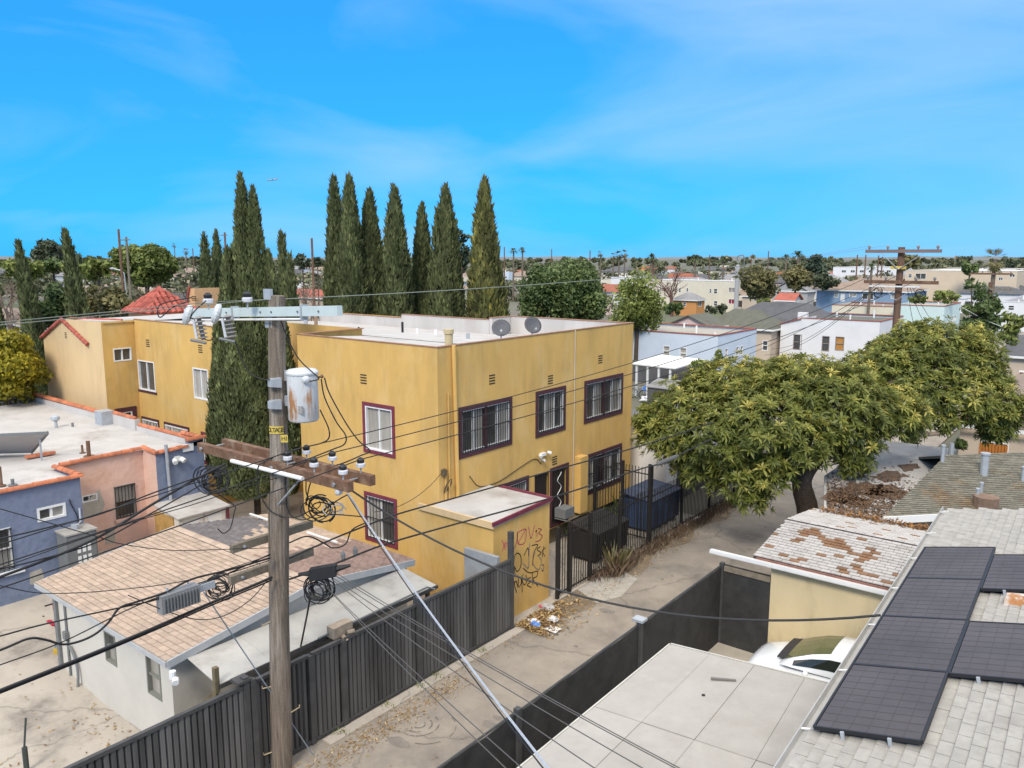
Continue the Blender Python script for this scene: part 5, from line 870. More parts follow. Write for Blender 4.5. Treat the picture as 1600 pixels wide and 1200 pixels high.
wire('thin cable above the drip loop over the garage eave', L(((422, 866), (340, 903), (250, 935), (200, 947), (75, 974), (0, 994), (-100, 1020))), .014)
wire('thin cable below the drip loop over the garage wall', L(((420, 876), (300, 915), (210, 948), (100, 1002), (0, 1039), (-80, 1068))), .011)
wire('slack thin wire over the garage roof ridge', L(((422, 856), (360, 858), (270, 860), (190, 850), (150, 838), (0, 795))), .008)
wire('thin wire sloping over the garage roof from the lower arm', L(((422, 868), (300, 905), (180, 922), (70, 927), (0, 915), (-60, 905))), .008)
wire('silver topped cable in front of the barred pink wall window', L(((340, 735), (240, 770), (160, 802), (60, 828), (0, 842), (-80, 862))), .014)
wire('black cable bundle descending past the electrical cabinet', L(((352, 725), (300, 752), (235, 790), (160, 836), (90, 868), (0, 902), (-80, 935))), .024)
wire('second black cable of the bundle past the electrical cabinet', L(((356, 728), (310, 760), (240, 800), (150, 848), (60, 875), (0, 890), (-80, 915))), .013)
wire('lone thin line crossing the white shed towards the left', L(((470, 738), (395, 757), (300, 789), (220, 812), (120, 845), (0, 888), (-60, 905))), .009)
wire('hanging black tail below the left cable coil', L(((338, 770), (366, 790), (366, 800), (360, 825), (349, 833), (340, 826))), .011)
wire('long slack wire curving under the lower arm over the roof', L(((422, 902), (390, 938), (350, 962), (310, 968), (260, 955), (200, 930))), .009)
wire('black jumper from the cutout down to the junction box', [onp(*q, .3) for q in ((366, 532), (372, 545), (380, 565), (392, 584), (410, 592), (422, 593))], .011)
wire('black jumper looping from the left cutout up to the line', [onp(*q, .4) for q in ((297, 470), (270, 480), (250, 496), (247, 480), (262, 472), (300, 465))], .012)
wire('black jumper curving from insulator to the right cutout', [onp(*q, .45) for q in ((322, 470), (305, 485), (298, 497), (312, 498))], .012)
wire('black lead hanging below the left cutout stack', [onp(*q, .4) for q in ((312, 520), (320, 530), (330, 531), (336, 522))], .011)
wire('black lead from the upper arm to the transformer bushing', [onp(*q, .35) for q in ((438, 498), (450, 530), (468, 562), (490, 583), (498, 592), (484, 596))], .013)
wire('first black lead curving from transformer down to the crossarm', [onp(*q, .15) for q in ((500, 640), (513, 668), (514, 684), (503, 692), (479, 698), (449, 706), (412, 722), (403, 733), (404, 770))], .014)
wire('second black lead curving from transformer down to the crossarm', [onp(*q, .15) for q in ((502, 592), (507, 620), (525, 658), (540, 680), (538, 694), (520, 702), (490, 714), (455, 728), (447, 745), (448, 790))], .014)
wire('third black lead curving from transformer to the nearest power line', [onp(*q, .15) for q in ((507, 590), (515, 615), (540, 660), (560, 688), (578, 704), (563, 712), (535, 724), (500, 735), (485, 755), (478, 790))], .014)
for k, pts in enumerate((((404, 770), (425, 800), (460, 808), (490, 795)), ((448, 790), (455, 805), (475, 812), (500, 800), (530, 780), (545, 772)), ((478, 750), (480, 775), (500, 800), (540, 805), (575, 808)))):
    wire(('cable curving under the crossarm behind the pole', 'cable looping right of the pole below the crossarm', 'cable trailing under the right end of the crossarm')[k], [onp(*q, .2) for q in pts], .013)
s0_ = onp(546, 764, .2); e_ = onroof(1376, 961, .25); wire('twisted service drop to the solar panel house', sag(s0_, e_, .95, 26), .02, raw=True)
s0_ = onp(543, 770, .2); e_ = ond(905, 1262, 7.0); wire('thick silver cable running steeply down to the lower right', sag(s0_, e_, .12, 16), .0155, CABLES, raw=True)
wire('black strand wrapped along the thick silver cable', sag(s0_ + (.0, 0, -.04), e_ + (-.02, 0, -.05), .16, 16), .009, raw=True)
bx_ = onp(515, 900, .1); GW_ = mat('grey drop wire', (.09, .085, .08), .7)
for (px, py, d_, lab) in ((960, 1221, 8.5, 'first thin drop wire from the splice box'), (1090, 1215, 9.5, 'second thin drop wire from the splice box'), (1104, 1226, 9.4, 'third thin drop wire from the splice box'), (1030, 1215, 8.8, 'fourth thin drop wire from the splice box')): wire(lab + ' across the carport roof', sag(bx_ + rng.normal(0, .05, 3), ond(px, py, d_), .08, 12), .008, GW_, raw=True)
bx_ = onp(508, 915, .1)
for (px, py, d_, lab) in ((822, 1206, 7.6, 'upper'), (796, 1206, 7.5, 'lower')): wire(lab + ' thin drop wire crossing the alley to the black fence', sag(bx_, ond(px, py, d_), .05, 12), .007, GW_, raw=True)
g0_ = onx(318, 925, PX_ - .6); wire('grey guy wire slanting down across the pole to the alley', [g0_, onz(490, 1181, .0)], .013, mat('guy wire', (.22, .25, .28), .5), raw=True)
wire('thin black wire from the splice box down behind the fence', [onp(488, 915, .1), onp(480, 960, 0), onx(470, 1010, FX + .1)], .02, raw=True)
wire('thin wall feed from the building corner to the crossarm', sag((XF + .1, 17.4, 4.3), onp(585, 800, -2), .3, 12), .009, raw=True)
# service drops at the brown pole
for (dx, q, d_, lab) in ((-.9, (1205, 545), 62, 'first'), (-.8, (1195, 555), 58, 'second'), (-.7, (1010, 600), 50, 'third'), (.4, (1440, 520), 60, 'fourth'), (.5, (1465, 515), 70, 'fifth'), (.6, (1490, 520), 78, 'sixth')): wire('%s service wire fanning out from the brown pole' % lab, sag((P2[0] + dx, P2[1] - .3, z2l - .2), ond(*q, d_), .7, 14), .012, raw=True)
wire('pale drop cable right of the distant wooden pole', sag(ond(1500, 478, 70), ond(1592, 519, 75), .2, 10), .02, WHITE, raw=True)
meshcoil('cable_coil', 'small cable coil hanging left under the lower arm of the brown pole', (P2[0] - .75, P2[1] - .35, z2l - .45), .2, 6); meshcoil('cable_coil', 'small cable coil hanging right under the lower arm of the brown pole', (P2[0] + .9, P2[1] - .35, z2l - .45), .2, 6)
# ================================================================== VEGETATION
def unit(v): return v / (np.linalg.norm(v, axis=-1, keepdims=True) + 1e-9)
def lump(th, t, s): return .5 * np.sin(th * 2 + s) * np.sin(t * 9 + s * 2) + .5 * np.sin(th * 3 + t * 17 + s * 3) + .35 * np.sin(th * 5 - t * 31 + s)
CYP = leafmat('cypress foliage', (.052, .062, .025), (.155, .172, .066), (.255, .27, .105), .12, .7)
CYPY = leafmat('yellowing cypress foliage', (0.061, 0.066, 0.024), (0.207, 0.201, 0.061), (0.390, 0.329, 0.067), .12, .7)
def spire(x, y, z0, z1, r, n, seed, tl, lean=(0, 0), wide=.22):
    t = 1 - np.sqrt(rng.uniform(0, 1, n)) * .999 if False else rng.beta(1.0, 1.5, n); th = rng.uniform(0, 2 * math.pi, n)
    R = r * np.clip((1 - t) ** .64, .02, 1) * np.minimum(1, .38 + t / wide * .62); inner = rng.uniform(0, 1, n) < .25
    lm = lump(th, t, seed); k = (1 + .16 * lm) * np.where(inner, rng.uniform(.35, .8, n), rng.uniform(.86, 1.06, n)); R = R * k
    c = np.stack([x + R * np.cos(th) + lean[0] * t * t, y + R * np.sin(th) + lean[1] * t * t, z0 + (z1 - z0) * t], 1)
    o = np.stack([np.cos(th), np.sin(th), np.zeros(n)], 1); up = unit(o * rng.uniform(.05, .55, (n, 1)) + np.array((0, 0, 1.)) + rng.normal(0, .16, (n, 3)))
    L = tl * rng.uniform(.6, 1.4, (n, 1)); sd_ = unit(np.cross(up, o) + rng.normal(0, .5, (n, 3))); w = L * .22
    V = np.stack([c - sd_ * w * .5, c + up * L * .35 + sd_ * w - up * L * .1, c + up * L, c + up * L * .35 - sd_ * w], 1)
    return V, np.clip(.45 + .22 * lm + rng.normal(0, .16, n), 0, 1)
def cypress(lab, x, y, z0, z1, r, n, tl=.42, extra=(), group='tall dark cypress trees', m=None, lean=(0, 0)):
    t = thing('cypress_tree', lab, 'tree', (x, y, 0), group); Vs, Ts = [], []
    for (dx, dy, zz, rr_, f) in ((0, 0, z1, r, 1.),) + tuple(extra):
        V, tt = spire(x + dx, y + dy, z0, zz, rr_, int(n * f), rng.uniform(0, 6), tl, lean); Vs.append(V); Ts.append(tt)
    quadmesh('crown', np.concatenate(Vs), m or CYP, t, np.concatenate(Ts)); b = MB(); b.tube([(x, y, -.05), (x, y, z0 + (z1 - z0) * .55)], [max(.14, r * .13), .05], 8); b.build('trunk', BARK, t)
rows = [(521, 278, 42, 'first cypress from the left in the row behind the white parapet, thin and dark', 51, ((.35, .2, -1.9, .4, .25),)), (545, 277, 50, 'second cypress from the left in the row behind the white parapet', 48, ((.25, 0, -.4, .5, .25),)), (577, 300, 50, 'third cypress from the left behind the parapet, with twin tips', 49, ((-.55, .2, -1.2, .6, .35), (-.9, 0, -2.6, .5, .2))), (616, 293, 54, 'fourth cypress from the left behind the white parapet', 47, ((.1, .1, -.6, .5, .2),)), (659, 323, 44, 'shortest cypress of the row behind the white parapet', 49, ()), (696, 292, 54, 'sixth cypress from the left behind the white parapet', 47, ((-.5, 0, -3.2, .6, .25),)), (757, 282, 60, 'rightmost cypress of the row, partly yellowed, behind the satellite dishes', 45, ((.3, .1, -1.5, .6, .25),))]
for (px, py, w_, lab, d_, ex) in rows:
    p = ond(px, py, d_); k = ppm(d_, px); cypress(lab, p[0], p[1], 1.5, p[2], w_ / k / 2 * 1.3, 14000, .34, [(a, c, p[2] + dz_, rr_, f) for (a, c, dz_, rr_, f) in ex] + [(rng.normal(0, .35), rng.normal(0, .35), p[2] - rng.uniform(1.2, 5), w_ / k / 2 * rng.uniform(.6, .95), .3) for _ in range(3)], m=CYPY if px > 740 else None)
for (px, py, w_, lab, d_, ln) in ((318, 364, 30, 'small cypress behind the tile tower, left of a rounder one', 72, 0), (337, 362, 34, 'blunt topped cypress beside the pointed one behind the tile tower', 74, 0), (100, 358, 38, 'taller leaning cypress above the cream wing at the left', 58, -.5), (27, 379, 36, 'shorter leaning cypress near the left edge', 60, -.5), (440, 366, 26, 'thin cypress right of the big multi stemmed cypress', 48, 0), (453, 400, 26, 'low cypress tip beside the transformer pole top', 46, 0), (-6, 470, 24, 'cypress edge cut off by the left border', 62, 0)):
    p = ond(px, py, d_); k = ppm(d_, px); q = ond(px + 14, py, d_) if ln else p; cypress(lab, q[0], q[1], 1.2, p[2], w_ / k / 2 * 1.1, 5000, .36, lean=(p[0] - q[0], p[1] - q[1]))
cx_, cy_ = ond(399, 600, 30.6)[:2]
cypress('big multi stemmed cypress growing in the light well of the yellow building', cx_ - .12, cy_ - .1, 1.9, 13.6, .80, 22000, .175, [(.34, .25, 13.15, .8, .9), (-.5, -.35, 11.0, .95, .8), (.68, .5, 10.9, .95, .8), (.2, -.5, 9.2, 1.3, .9), (-.62, -.6, 9.3, .95, .7), (1.0, .65, 9.0, .9, .65), (.5, -.3, 10.0, 1.0, .7)], m=leafmat('near cypress foliage', (0.049, 0.059, 0.022), (0.152, 0.171, 0.063), (0.262, 0.281, 0.104), .12, .7))
p = ond(357, 380, 44); cypress('dark cypress with a bent tip left of the big multi stemmed one', p[0], p[1], 1, p[2], .95, 6000, .3, lean=(.25, .2)); 
# mango tree
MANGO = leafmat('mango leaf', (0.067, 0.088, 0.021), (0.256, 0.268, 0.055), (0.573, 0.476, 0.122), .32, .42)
T = thing('mango_tree', 'large spreading mango tree with yellow green leaves overhanging the alley', 'tree', (-8.9, 28.5, 0))
bl = [(1085, 650, 30, 1.6), (1045, 672, 30, 1.15), (1100, 712, 29.5, 1.25), (1072, 690, 29.5, 1.1), (1150, 615, 31, 1.6), (1185, 665, 29, 1.8), (1160, 735, 28.8, 1.2), (1120, 680, 28.6, 1.3), (1200, 730, 28.6, 1.0), (1240, 620, 30, 1.75), (1240, 685, 28.8, 1.3), (1305, 630, 30, 1.7), (1290, 675, 29.5, 1.0), (1345, 640, 31, 1.3), (1340, 690, 30, .8), (1390, 640, 31.5, 1.1), (1395, 580, 34.5, 1.5), (1455, 555, 35.5, 1.6), (1440, 605, 34.5, 1.6), (1505, 570, 36, 1.4), (1495, 620, 35, 1.5), (1548, 635, 35.5, 1.2), (1530, 590, 36.5, 1.05), (1460, 645, 34.5, 1.0), (1290, 605, 32, 1.1), (1205, 605, 32, 1.1), (1425, 530, 36.5, .8), (1518, 535, 37, .7), (1345, 590, 33.5, .9), (1410, 660, 32, .7), (1330, 722, 30, .5), (1170, 778, 28.4, .55), (1555, 672, 35.5, .65), (1378, 558, 36, .6), (1020, 655, 30, .6), (1110, 600, 31, .9)]
C_, R_, = [], []
for (px, py, d_, r) in bl: C_.append(ond(px, py, d_)); R_.append(r * .93)
C_ = np.array(C_); R_ = np.array(R_); cen, nor, cl = [], [], []
for i in range(len(C_)):
    n = int(285 * R_[i] ** 2 + 50); v = unit(rng.normal(0, 1, (n, 3))); v = v[v[:, 2] > -.75]; p = C_[i] + v * R_[i] * (np.array((1, 1, .82))) * rng.uniform(.62, 1.16, (len(v), 1)) + rng.normal(0, .1, (len(v), 3))
    dd_ = np.linalg.norm((p[:, None] - C_[None]) / R_[None, :, None], axis=2); dd_[:, i] = 9; ok = dd_.min(1) > .80; cen.append(p[ok]); nor.append(v[ok]); cl.append(np.full(ok.sum(), rng.uniform(-.14, .14)))
cen = np.concatenate(cen); nor = np.concatenate(nor); cl = np.concatenate(cl); n = len(cen); K = 14
ax = unit(nor + np.array((0, 0, .75)) + rng.normal(0, .25, (n, 3))); u_ = unit(np.cross(ax, rng.normal(0, 1, (n, 3)))); w_ = np.cross(ax, u_)
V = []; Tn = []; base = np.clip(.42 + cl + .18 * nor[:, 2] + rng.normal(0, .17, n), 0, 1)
for k in range(K):
    a = 2.4 * k + rng.uniform(-.3, .3, n); el = 1.0 - k / K * 1.1 + rng.normal(0, .15, n); d = unit((u_ * np.cos(a)[:, None] + w_ * np.sin(a)[:, None]) * np.cos(el)[:, None] + ax * np.sin(el)[:, None])
    L_ = (rng.uniform(.18, .33, n) * (.7 + .5 * k / K))[:, None]; s_ = unit(np.cross(d, ax)); wd = L_ * .125; p0 = cen + ax * .03; p1 = p0 + d * L_ * .55; p2_ = p0 + d * L_ + np.array((0, 0, -1.)) * L_ * .14
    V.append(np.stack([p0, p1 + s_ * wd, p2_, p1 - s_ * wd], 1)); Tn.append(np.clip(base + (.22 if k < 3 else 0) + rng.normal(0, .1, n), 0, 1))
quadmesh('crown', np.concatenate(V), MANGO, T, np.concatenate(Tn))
tb = np.array((-8.9, 28.5, -.1)); tk1 = onx(1252, 745, -8.9); k1 = ond(1300, 690, 29.5); k2 = ond(1360, 630, 32)
def limb(pts, r0, r1): b = MB(); q = smoothpts(pts, 5); b.tube(q, list(np.linspace(r0, r1, len(q))), 10); return b
b = limb([(tb[0], tb[1], -.1), onx(1262, 800, -8.9), tk1 + (.05, 0, 0), k1, k2], .46, .2); b.build('trunk', BARK, T)
for pts, r in (([tk1, ond(1215, 690, 28.5), ond(1180, 640, 30)], .25), ([k1, ond(1330, 640, 31), ond(1420, 580, 34)], .2), ([k2, ond(1430, 640, 33), ond(1510, 610, 35)], .17), ([tk1 + (0, 0, .3), ond(1150, 700, 29), ond(1100, 680, 30)], .17), ([k1, ond(1270, 640, 30.5), ond(1240, 600, 31)], .16)): limb(pts, r, .05).build('limb', BARK, T)
b = limb([ond(1420, 676, 33), ond(1445, 679, 33.5), ond(1480, 674, 34), ond(1500, 660, 35)], .09, .07); b.build('limb', mat('pale bark', (.26, .2, .15), .9, .2, 6), T)
# broadleaf trees
LV = {'green': leafmat('mid green leaf', (0.042, 0.070, 0.022), (0.120, 0.162, 0.048), (0.204, 0.246, 0.084), .2), 'bright': leafmat('bright green leaf', (0.096, 0.120, 0.026), (0.240, 0.276, 0.066), (0.384, 0.396, 0.120), .3), 'yellow': leafmat('yellow green leaf', (0.120, 0.120, 0.014), (0.360, 0.300, 0.024), (0.600, 0.480, 0.024), .3), 'olive': leafmat('olive leaf', (0.084, 0.079, 0.031), (0.216, 0.192, 0.074), (0.336, 0.288, 0.120), .25), 'dark': leafmat('dark evergreen leaf', (0.036, 0.048, 0.026), (0.090, 0.106, 0.054), (0.144, 0.156, 0.084), .15), 'brown': leafmat('dry brown leaf', (0.084, 0.054, 0.036), (0.180, 0.120, 0.078), (0.240, 0.180, 0.120), .2), 'pine': leafmat('pine needle', (0.024, 0.040, 0.024), (0.060, 0.082, 0.046), (0.096, 0.120, 0.066), .1), 'dome': leafmat('domed tree leaf', (0.066, 0.090, 0.019), (0.180, 0.210, 0.046), (0.276, 0.300, 0.072), .2)}
def crownquads(C, R, dens, s, sq=.85):
    P, N, cl = [], [], []
    for i in range(len(C)):
        n = max(12, int(dens * R[i] ** 2)); v = unit(rng.normal(0, 1, (n, 3))); p = C[i] + v * R[i] * np.array((1, 1, sq)) * rng.uniform(.55, 1.1, (n, 1)); P.append(p); N.append(v); cl.append(np.full(n, rng.normal(0, .13)))
    P = np.concatenate(P); N = unit(np.concatenate(N) + rng.normal(0, .7, P.shape)); cl = np.concatenate(cl); n = len(P); a = unit(np.cross(N, rng.normal(0, 1, (n, 3)))); c = np.cross(N, a); sz = s * rng.uniform(.5, 1.4, (n, 1))
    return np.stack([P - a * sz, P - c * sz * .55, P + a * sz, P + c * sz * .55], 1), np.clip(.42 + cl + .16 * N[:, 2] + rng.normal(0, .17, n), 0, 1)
def tree(lab, px0, px1, py0, py1, d, kind, nb=16, dens=160, s=.28, nm='tree', trunk=True, group=None, sparse=1.):
    """crown spanning the given sight lines at distance d: clumps on an irregular dome"""
    k = ppm(d, (px0 + px1) / 2); c = ond((px0 + px1) / 2, (py0 + py1) / 2, d); W_ = (px1 - px0) / k / 2; H_ = (py1 - py0) / k / 2; t = thing(nm, lab, 'tree', (c[0], c[1], 0), group); C, R = [], []
    for i in range(nb):
        v = unit(rng.normal(0, 1, 3)); f = rng.uniform(.35, .82); r = rng.uniform(.26, .42) * min(W_, H_ * 1.2); C.append(c + v * np.array((W_ - r * .8, W_ - r * .8, H_ - r * .7)) * f / .82); R.append(r)
    V, tn = crownquads(np.array(C), np.array(R), dens * sparse, s); quadmesh('crown', V, LV[kind], t, tn)
    if trunk:
        b = MB(); b.tube([(c[0], c[1], -.1), (c[0] + .1, c[1], max(.3, c[2] - H_ * .5)), c], [W_ * .06 + .06, W_ * .045 + .04, .04], 8)
        for q in C[:6]: b.tube([(c[0], c[1], max(.3, c[2] - H_ * .6)), q], [W_ * .045 + .03, .03], 6)
        b.build('trunk', BARK, t)
    return t
tree('dense dark green rounded tree behind the satellite dishes', 784, 965, 402, 515, 58, 'green', 60, 620, .14)
tree('pale green loose leaved tree right of the dense rounded tree', 946, 1044, 415, 535, 72, 'bright', 50, 170, .15, sparse=.9)
tree('vivid yellow green tree at the left edge beside the cream wing', -60, 72, 497, 640, 43, 'yellow', 46, 750, .115)
tree('broad domed bright green tree below the skyline at left', 170, 284, 378, 448, 150, 'dome', 70, 130, .38)
tree('dark gum tree breaking the skyline at far left', 48, 104, 371, 414, 230, 'dark', 22, 30, .8); tree('low dark tree right of the dark gum tree', 98, 134, 386, 414, 232, 'dark', 12, 26, .8)
tree('leafy tree between the two leaning cypresses', 50, 112, 440, 520, 62, 'green', 28, 300, .18); tree('olive brown bushy tree right of the taller leaning cypress', 112, 160, 440, 505, 62, 'olive', 28, 300, .18); tree('large olive bushy tree left of the tile tower', 145, 216, 442, 510, 60, 'olive', 32, 300, .18)
for (a, c, d_, e, f, kd, lab) in ((0, 70, 398, 440, 140, 'bright', 'light green street tree at far left edge'), (55, 110, 402, 432, 145, 'green', 'green street tree under the dark gum tree'), (120, 185, 400, 440, 135, 'bright', 'light green street tree left of the domed tree'), (90, 140, 405, 440, 120, 'bright', 'pale street tree behind the taller leaning cypress'), (1150, 1222, 408, 475, 118, 'olive', 'round olive green tree behind the cream apartment block'), (1214, 1272, 412, 455, 150, 'olive', 'yellowish round tree right of the olive green tree'), (1255, 1292, 396, 440, 165, 'pine', 'dark pine behind the blue house'), (1268, 1312, 425, 455, 140, 'dark', 'dark bush like tree below the dark pine'), (1494, 1554, 430, 535, 72, 'green', 'tall green tree behind the distant wooden pole'), (1535, 1572, 450, 530, 76, 'green', 'green tree right of the distant wooden pole'), (1560, 1606, 478, 545, 66, 'bright', 'bright green hedge tree at the right edge of the alley'), (1455, 1500, 452, 476, 120, 'bright', 'light green shrub in front of the peach building'), (1415, 1452, 460, 474, 108, 'bright', 'low green hedge on the mint building side'), (1183, 1208, 464, 482, 112, 'bright', 'small bright green tree left of the red tile roof'), (1395, 1440, 397, 424, 190, 'olive', 'olive tree behind the brown pole top'), (1570, 1640, 402, 424, 300, 'dark', 'dark rounded tree on the skyline at the right edge'), (700, 740, 352, 430, 75, 'pine', 'dark pine showing between the two right cypresses'), (1500, 1530, 408, 430, 180, 'green', 'green tree left of the big fan palm'), (460, 484, 393, 425, 120, 'dark', 'dark tree between the cypress groups'), (488, 503, 400, 418, 130, 'dark', 'small dark tree left of the cypress row'), (1035, 1075, 470, 492, 130, 'green', 'dark hedge in front of the orange house'), (1100, 1140, 474, 492, 130, 'dark', 'dark hedge below the cream apartment block'), (1115, 1130, 545, 572, 52, 'bright', 'bright green sapling above the mango tree'), (1070, 1110, 560, 585, 50, 'bright', 'green shrub beside the white carport'), (1408, 1436, 672, 712, 40, 'bright', 'bright green banana like shrub under the mango limb'), (1490, 1512, 682, 705, 42, 'green', 'small green bush beside the orange garage door'), (1055, 1085, 530, 556, 160, 'green', 'x')):
    if lab == 'x': continue
    tree(lab, a, c, d_, e, f, kd, 24, 95 if f > 90 else 260, max(.12, f * .0024), trunk=f < 200 and not any(w_ in lab for w_ in ('hedge', 'shrub', 'bush', 'sapling')))
def bare(lab, px, py0, py1, d, seed, sp=.5, m=None):
    r = random.Random(seed); p = ond(px, py0, d); h = p[2]; t = thing('bare_tree', lab, 'tree', (p[0], p[1], 0)); b = MB(); tw = MB()
    def br(q, v, L, rad, lv):
        e = q + v * L; (b if lv < 2 else tw).tube([q, (q + e) / 2 + np.array([r.gauss(0, .05) * L for _ in range(3)]), e], [rad, rad * .85, rad * .65], 5 if lv < 2 else 3, False)
        if lv < 5:
            for _ in range(3 if lv else 4):
                n_ = v + np.array([r.gauss(0, sp), r.gauss(0, sp), r.gauss(.1, .3)]); br(e if r.random() < .6 else (q + e) / 2, n_ / np.linalg.norm(n_), L * r.uniform(.62, .82), rad * .58, lv + 1)
    br(np.array((p[0], p[1], -.1)), np.array((0, 0, 1.)), h * .3, h * .026, 0); bm = m or mat('grey brown twig', (.20, .145, .11), .95, .2, 5); b.build('trunk', bm, t); tw.build('twigs', bm, t)
for (px, a, d_, lab) in ((8, 415, 95, 'bare brown tree at the far left edge'), (60, 428, 85, 'bare brown tree left of the leaning cypress'), (150, 430, 100, 'bare brown tree below the light green trees'), (262, 415, 90, 'bare brown tree behind the tile tower'), (288, 405, 80, 'tall bare brown tree left of the pointed cypress'), (225, 428, 105, 'bare brown tree in front of the domed tree'), (1052, 396, 150, 'reddish brown tree above the cream apartment block'), (480, 425, 90, 'bare bush like tree between the cypress groups'), (985, 432, 74, 'bare twigged tree beside the pale green tree')): bare(lab, px, a, 0, d_, px, m=mat('red brown twig', (.16, .085, .065), .95) if px == 1052 else None)
def palm(lab, px, py, d, r, fan=True, hh=None):
    p = ond(px, py, d); t = thing('palm_tree', lab, 'tree', (p[0], p[1], 0)); b = MB(); b.tube([(p[0], p[1], 0), (p[0] + .1, p[1], p[2])], [r * .12 + .1, r * .08 + .06], 8); b.build('trunk', mat('palm trunk', (.17, .13, .095), .95, .3, 4), t); n = 46; V = []
    for k in range(n):
        a = rng.uniform(0, 6.28); el = rng.uniform(-1.2, 1.2) if fan else rng.uniform(-.3, 1.2); d_ = np.array((math.cos(a) * math.cos(el), math.sin(a) * math.cos(el), math.sin(el))); s_ = np.cross(d_, (0, 0, 1.)); s_ /= np.linalg.norm(s_) + 1e-9; q0 = np.array((p[0], p[1], p[2])); L_ = r * rng.uniform(.75, 1.05)
        if fan:
            for j in range(-3, 4): e = d_ * L_ + s_ * j * L_ * .13 - np.array((0, 0, abs(j) * L_ * .03 + L_ * .1)); m_ = q0 + d_ * L_ * .45; V.append([m_, m_ + (e - d_ * L_ * .45) * .6 + s_ * .03 * L_, q0 + e, m_ + (e - d_ * L_ * .45) * .6 - s_ * .03 * L_])
        else:
            m_ = q0 + d_ * L_ * .55; e = q0 + d_ * L_ - np.array((0, 0, L_ * .35)); V.append([q0, m_ + s_ * L_ * .08, e, m_ - s_ * L_ * .08])
    V = np.array(V); quadmesh('crown', V, LV['olive'] if fan else LV['green'], t, rng.uniform(.1, .8, len(V)))
for (px, py, d_, r, fan, lab) in ((1553, 406, 92, 1.5, True, 'big fan palm on the skyline at right'), (802, 392, 200, 1.6, False, 'left palm of the pair right of the cypress row'), (816, 391, 200, 1.6, False, 'right palm of the pair right of the cypress row'), (1247, 400, 170, 2.2, False, 'feathery palm beside the dark pine'), (1228, 403, 175, 1.6, False, 'smaller palm left of the feathery palm'), (938, 396, 260, 1.3, True, 'slim tall palm above the pale green tree'), (967, 398, 240, 1.6, True, 'first of three palms above the pale green tree'), (976, 396, 240, 1.6, True, 'tallest of three palms above the pale green tree'), (958, 400, 240, 1.4, True, 'leftmost of three palms above the pale green tree'), (290, 392, 330, 1.6, True, 'tiny slim palm right of the domed tree'), (272, 383, 330, 1.1, True, 'tiny palm tuft above the domed tree'), (1018, 403, 210, 2.2, False, 'dark palm left of the reddish brown tree'), (1086, 405, 215, 2.0, False, 'dark palm right of the reddish brown tree'), (1130, 408, 220, 1.8, False, 'low palm above the cream apartment roof'), (1361, 418, 120, 1.1, False, 'small dark palm left of the brown pole')): palm(lab, px, py, d_, r, fan)
# roadside weeds and small plants along the iron fence
def weeds(nm, lab, P, s, kind, n, rad, h=.4, cat='plant', knd=None):
    V, Tn = [], []
    for (x, y) in P:
        m_ = n; a = rng.uniform(0, 6.28, m_); q = np.stack([x + rng.normal(0, rad, m_), y + rng.normal(0, rad, m_), np.zeros(m_)], 1); d = unit(np.stack([np.cos(a) * .55, np.sin(a) * .55, np.ones(m_)], 1)); L_ = h * rng.uniform(.4, 1.1, (m_, 1)); s_ = unit(np.cross(d, rng.normal(0, 1, (m_, 3)))) * s; V.append(np.stack([q - s_ * .5, q + d * L_ * .6 - s_, q + d * L_, q + d * L_ * .6 + s_], 1)); Tn.append(rng.uniform(0, 1, m_))
    return quadmesh(nm, np.concatenate(V), LV[kind], None, np.concatenate(Tn), label=lab, cat=cat, kind=knd)
weeds('weeds', 'dry weeds growing along the foot of the iron fence', [(-13.45 + rng.normal(0, .1), y) for y in np.linspace(21.5, 37, 60)], .014, 'brown', 60, .16, .34, knd='stuff')
weeds('grass_tufts', 'small green grass tufts at the foot of the metal fence', [(-13.38, y) for y in (10.6, 12.1, 13.2, 13.8, 15.5)], .01, 'bright', 40, .08, .12, knd='stuff')
weeds('yucca', 'dry yucca like plant leaning on the iron fence', [(-13.4, 22.6)], .03, 'olive', 60, .08, 1.15); weeds('shrub', 'dry brown shrub at the foot of the yucca like plant', [(-13.25, 22.3), (-13.3, 22.8)], .03, 'brown', 90, .16, .8)
weeds('vine_bed', 'green planting under the overhanging edge of the yellow facade', [(-16.0 + rng.normal(0, .2), y) for y in np.linspace(24.3, 28.6, 26)], .045, 'green', 60, .2, .8, knd='stuff'); weeds('shrub', 'leafy green shrub at the right end of the facade planting', [(-15.7, 27.8), (-15.8, 28.2)], .06, 'bright', 80, .2, 1.2)
LM = mat('brown leaf mulch', (.13, .085, .055), .95, .4, 9, .6, 40)
for (px, py, rx, ry) in ((1310, 775, .75, .8), (1350, 765, .9, 1.0), (1345, 785, .9, .6), (1385, 770, .7, 1.0), (1390, 745, .6, .9), (1420, 730, .35, .7), (1340, 742, .3, .4)):
    c = onz(px, py, 2.92); b = MB(); b.poly([(max(-7.25 - (c[1] - 25) * .3, min(-5.55, c[0] + math.cos(t) * rx * rng.uniform(.55, 1.25))), max(25.0, c[1] + math.sin(t) * ry * rng.uniform(.55, 1.25)), 2.912 + .003 * (px % 7)) for t in np.linspace(0, 6.28, 22)[:-1]]); b.build('leaf_mulch', LM, None, 'brown leaf mulch patch on the white flat roof %s' % {1310: 'closest to the mango trunk', 1350: 'in the middle of the litter', 1345: 'at the near edge', 1385: 'beside the shingle slope', 1390: 'behind the shingle slope corner', 1420: 'farthest to the right', 1340: 'small and farthest back'}[px], 'leaf litter')
pp = [(x_, y_) for (x_, y_) in [(rng.uniform(-8.4, -5.6), 25.0 + abs(rng.normal(0, 2.4))) for k in range(4200)] if x_ > -7.2 - (y_ - 25) * .31]
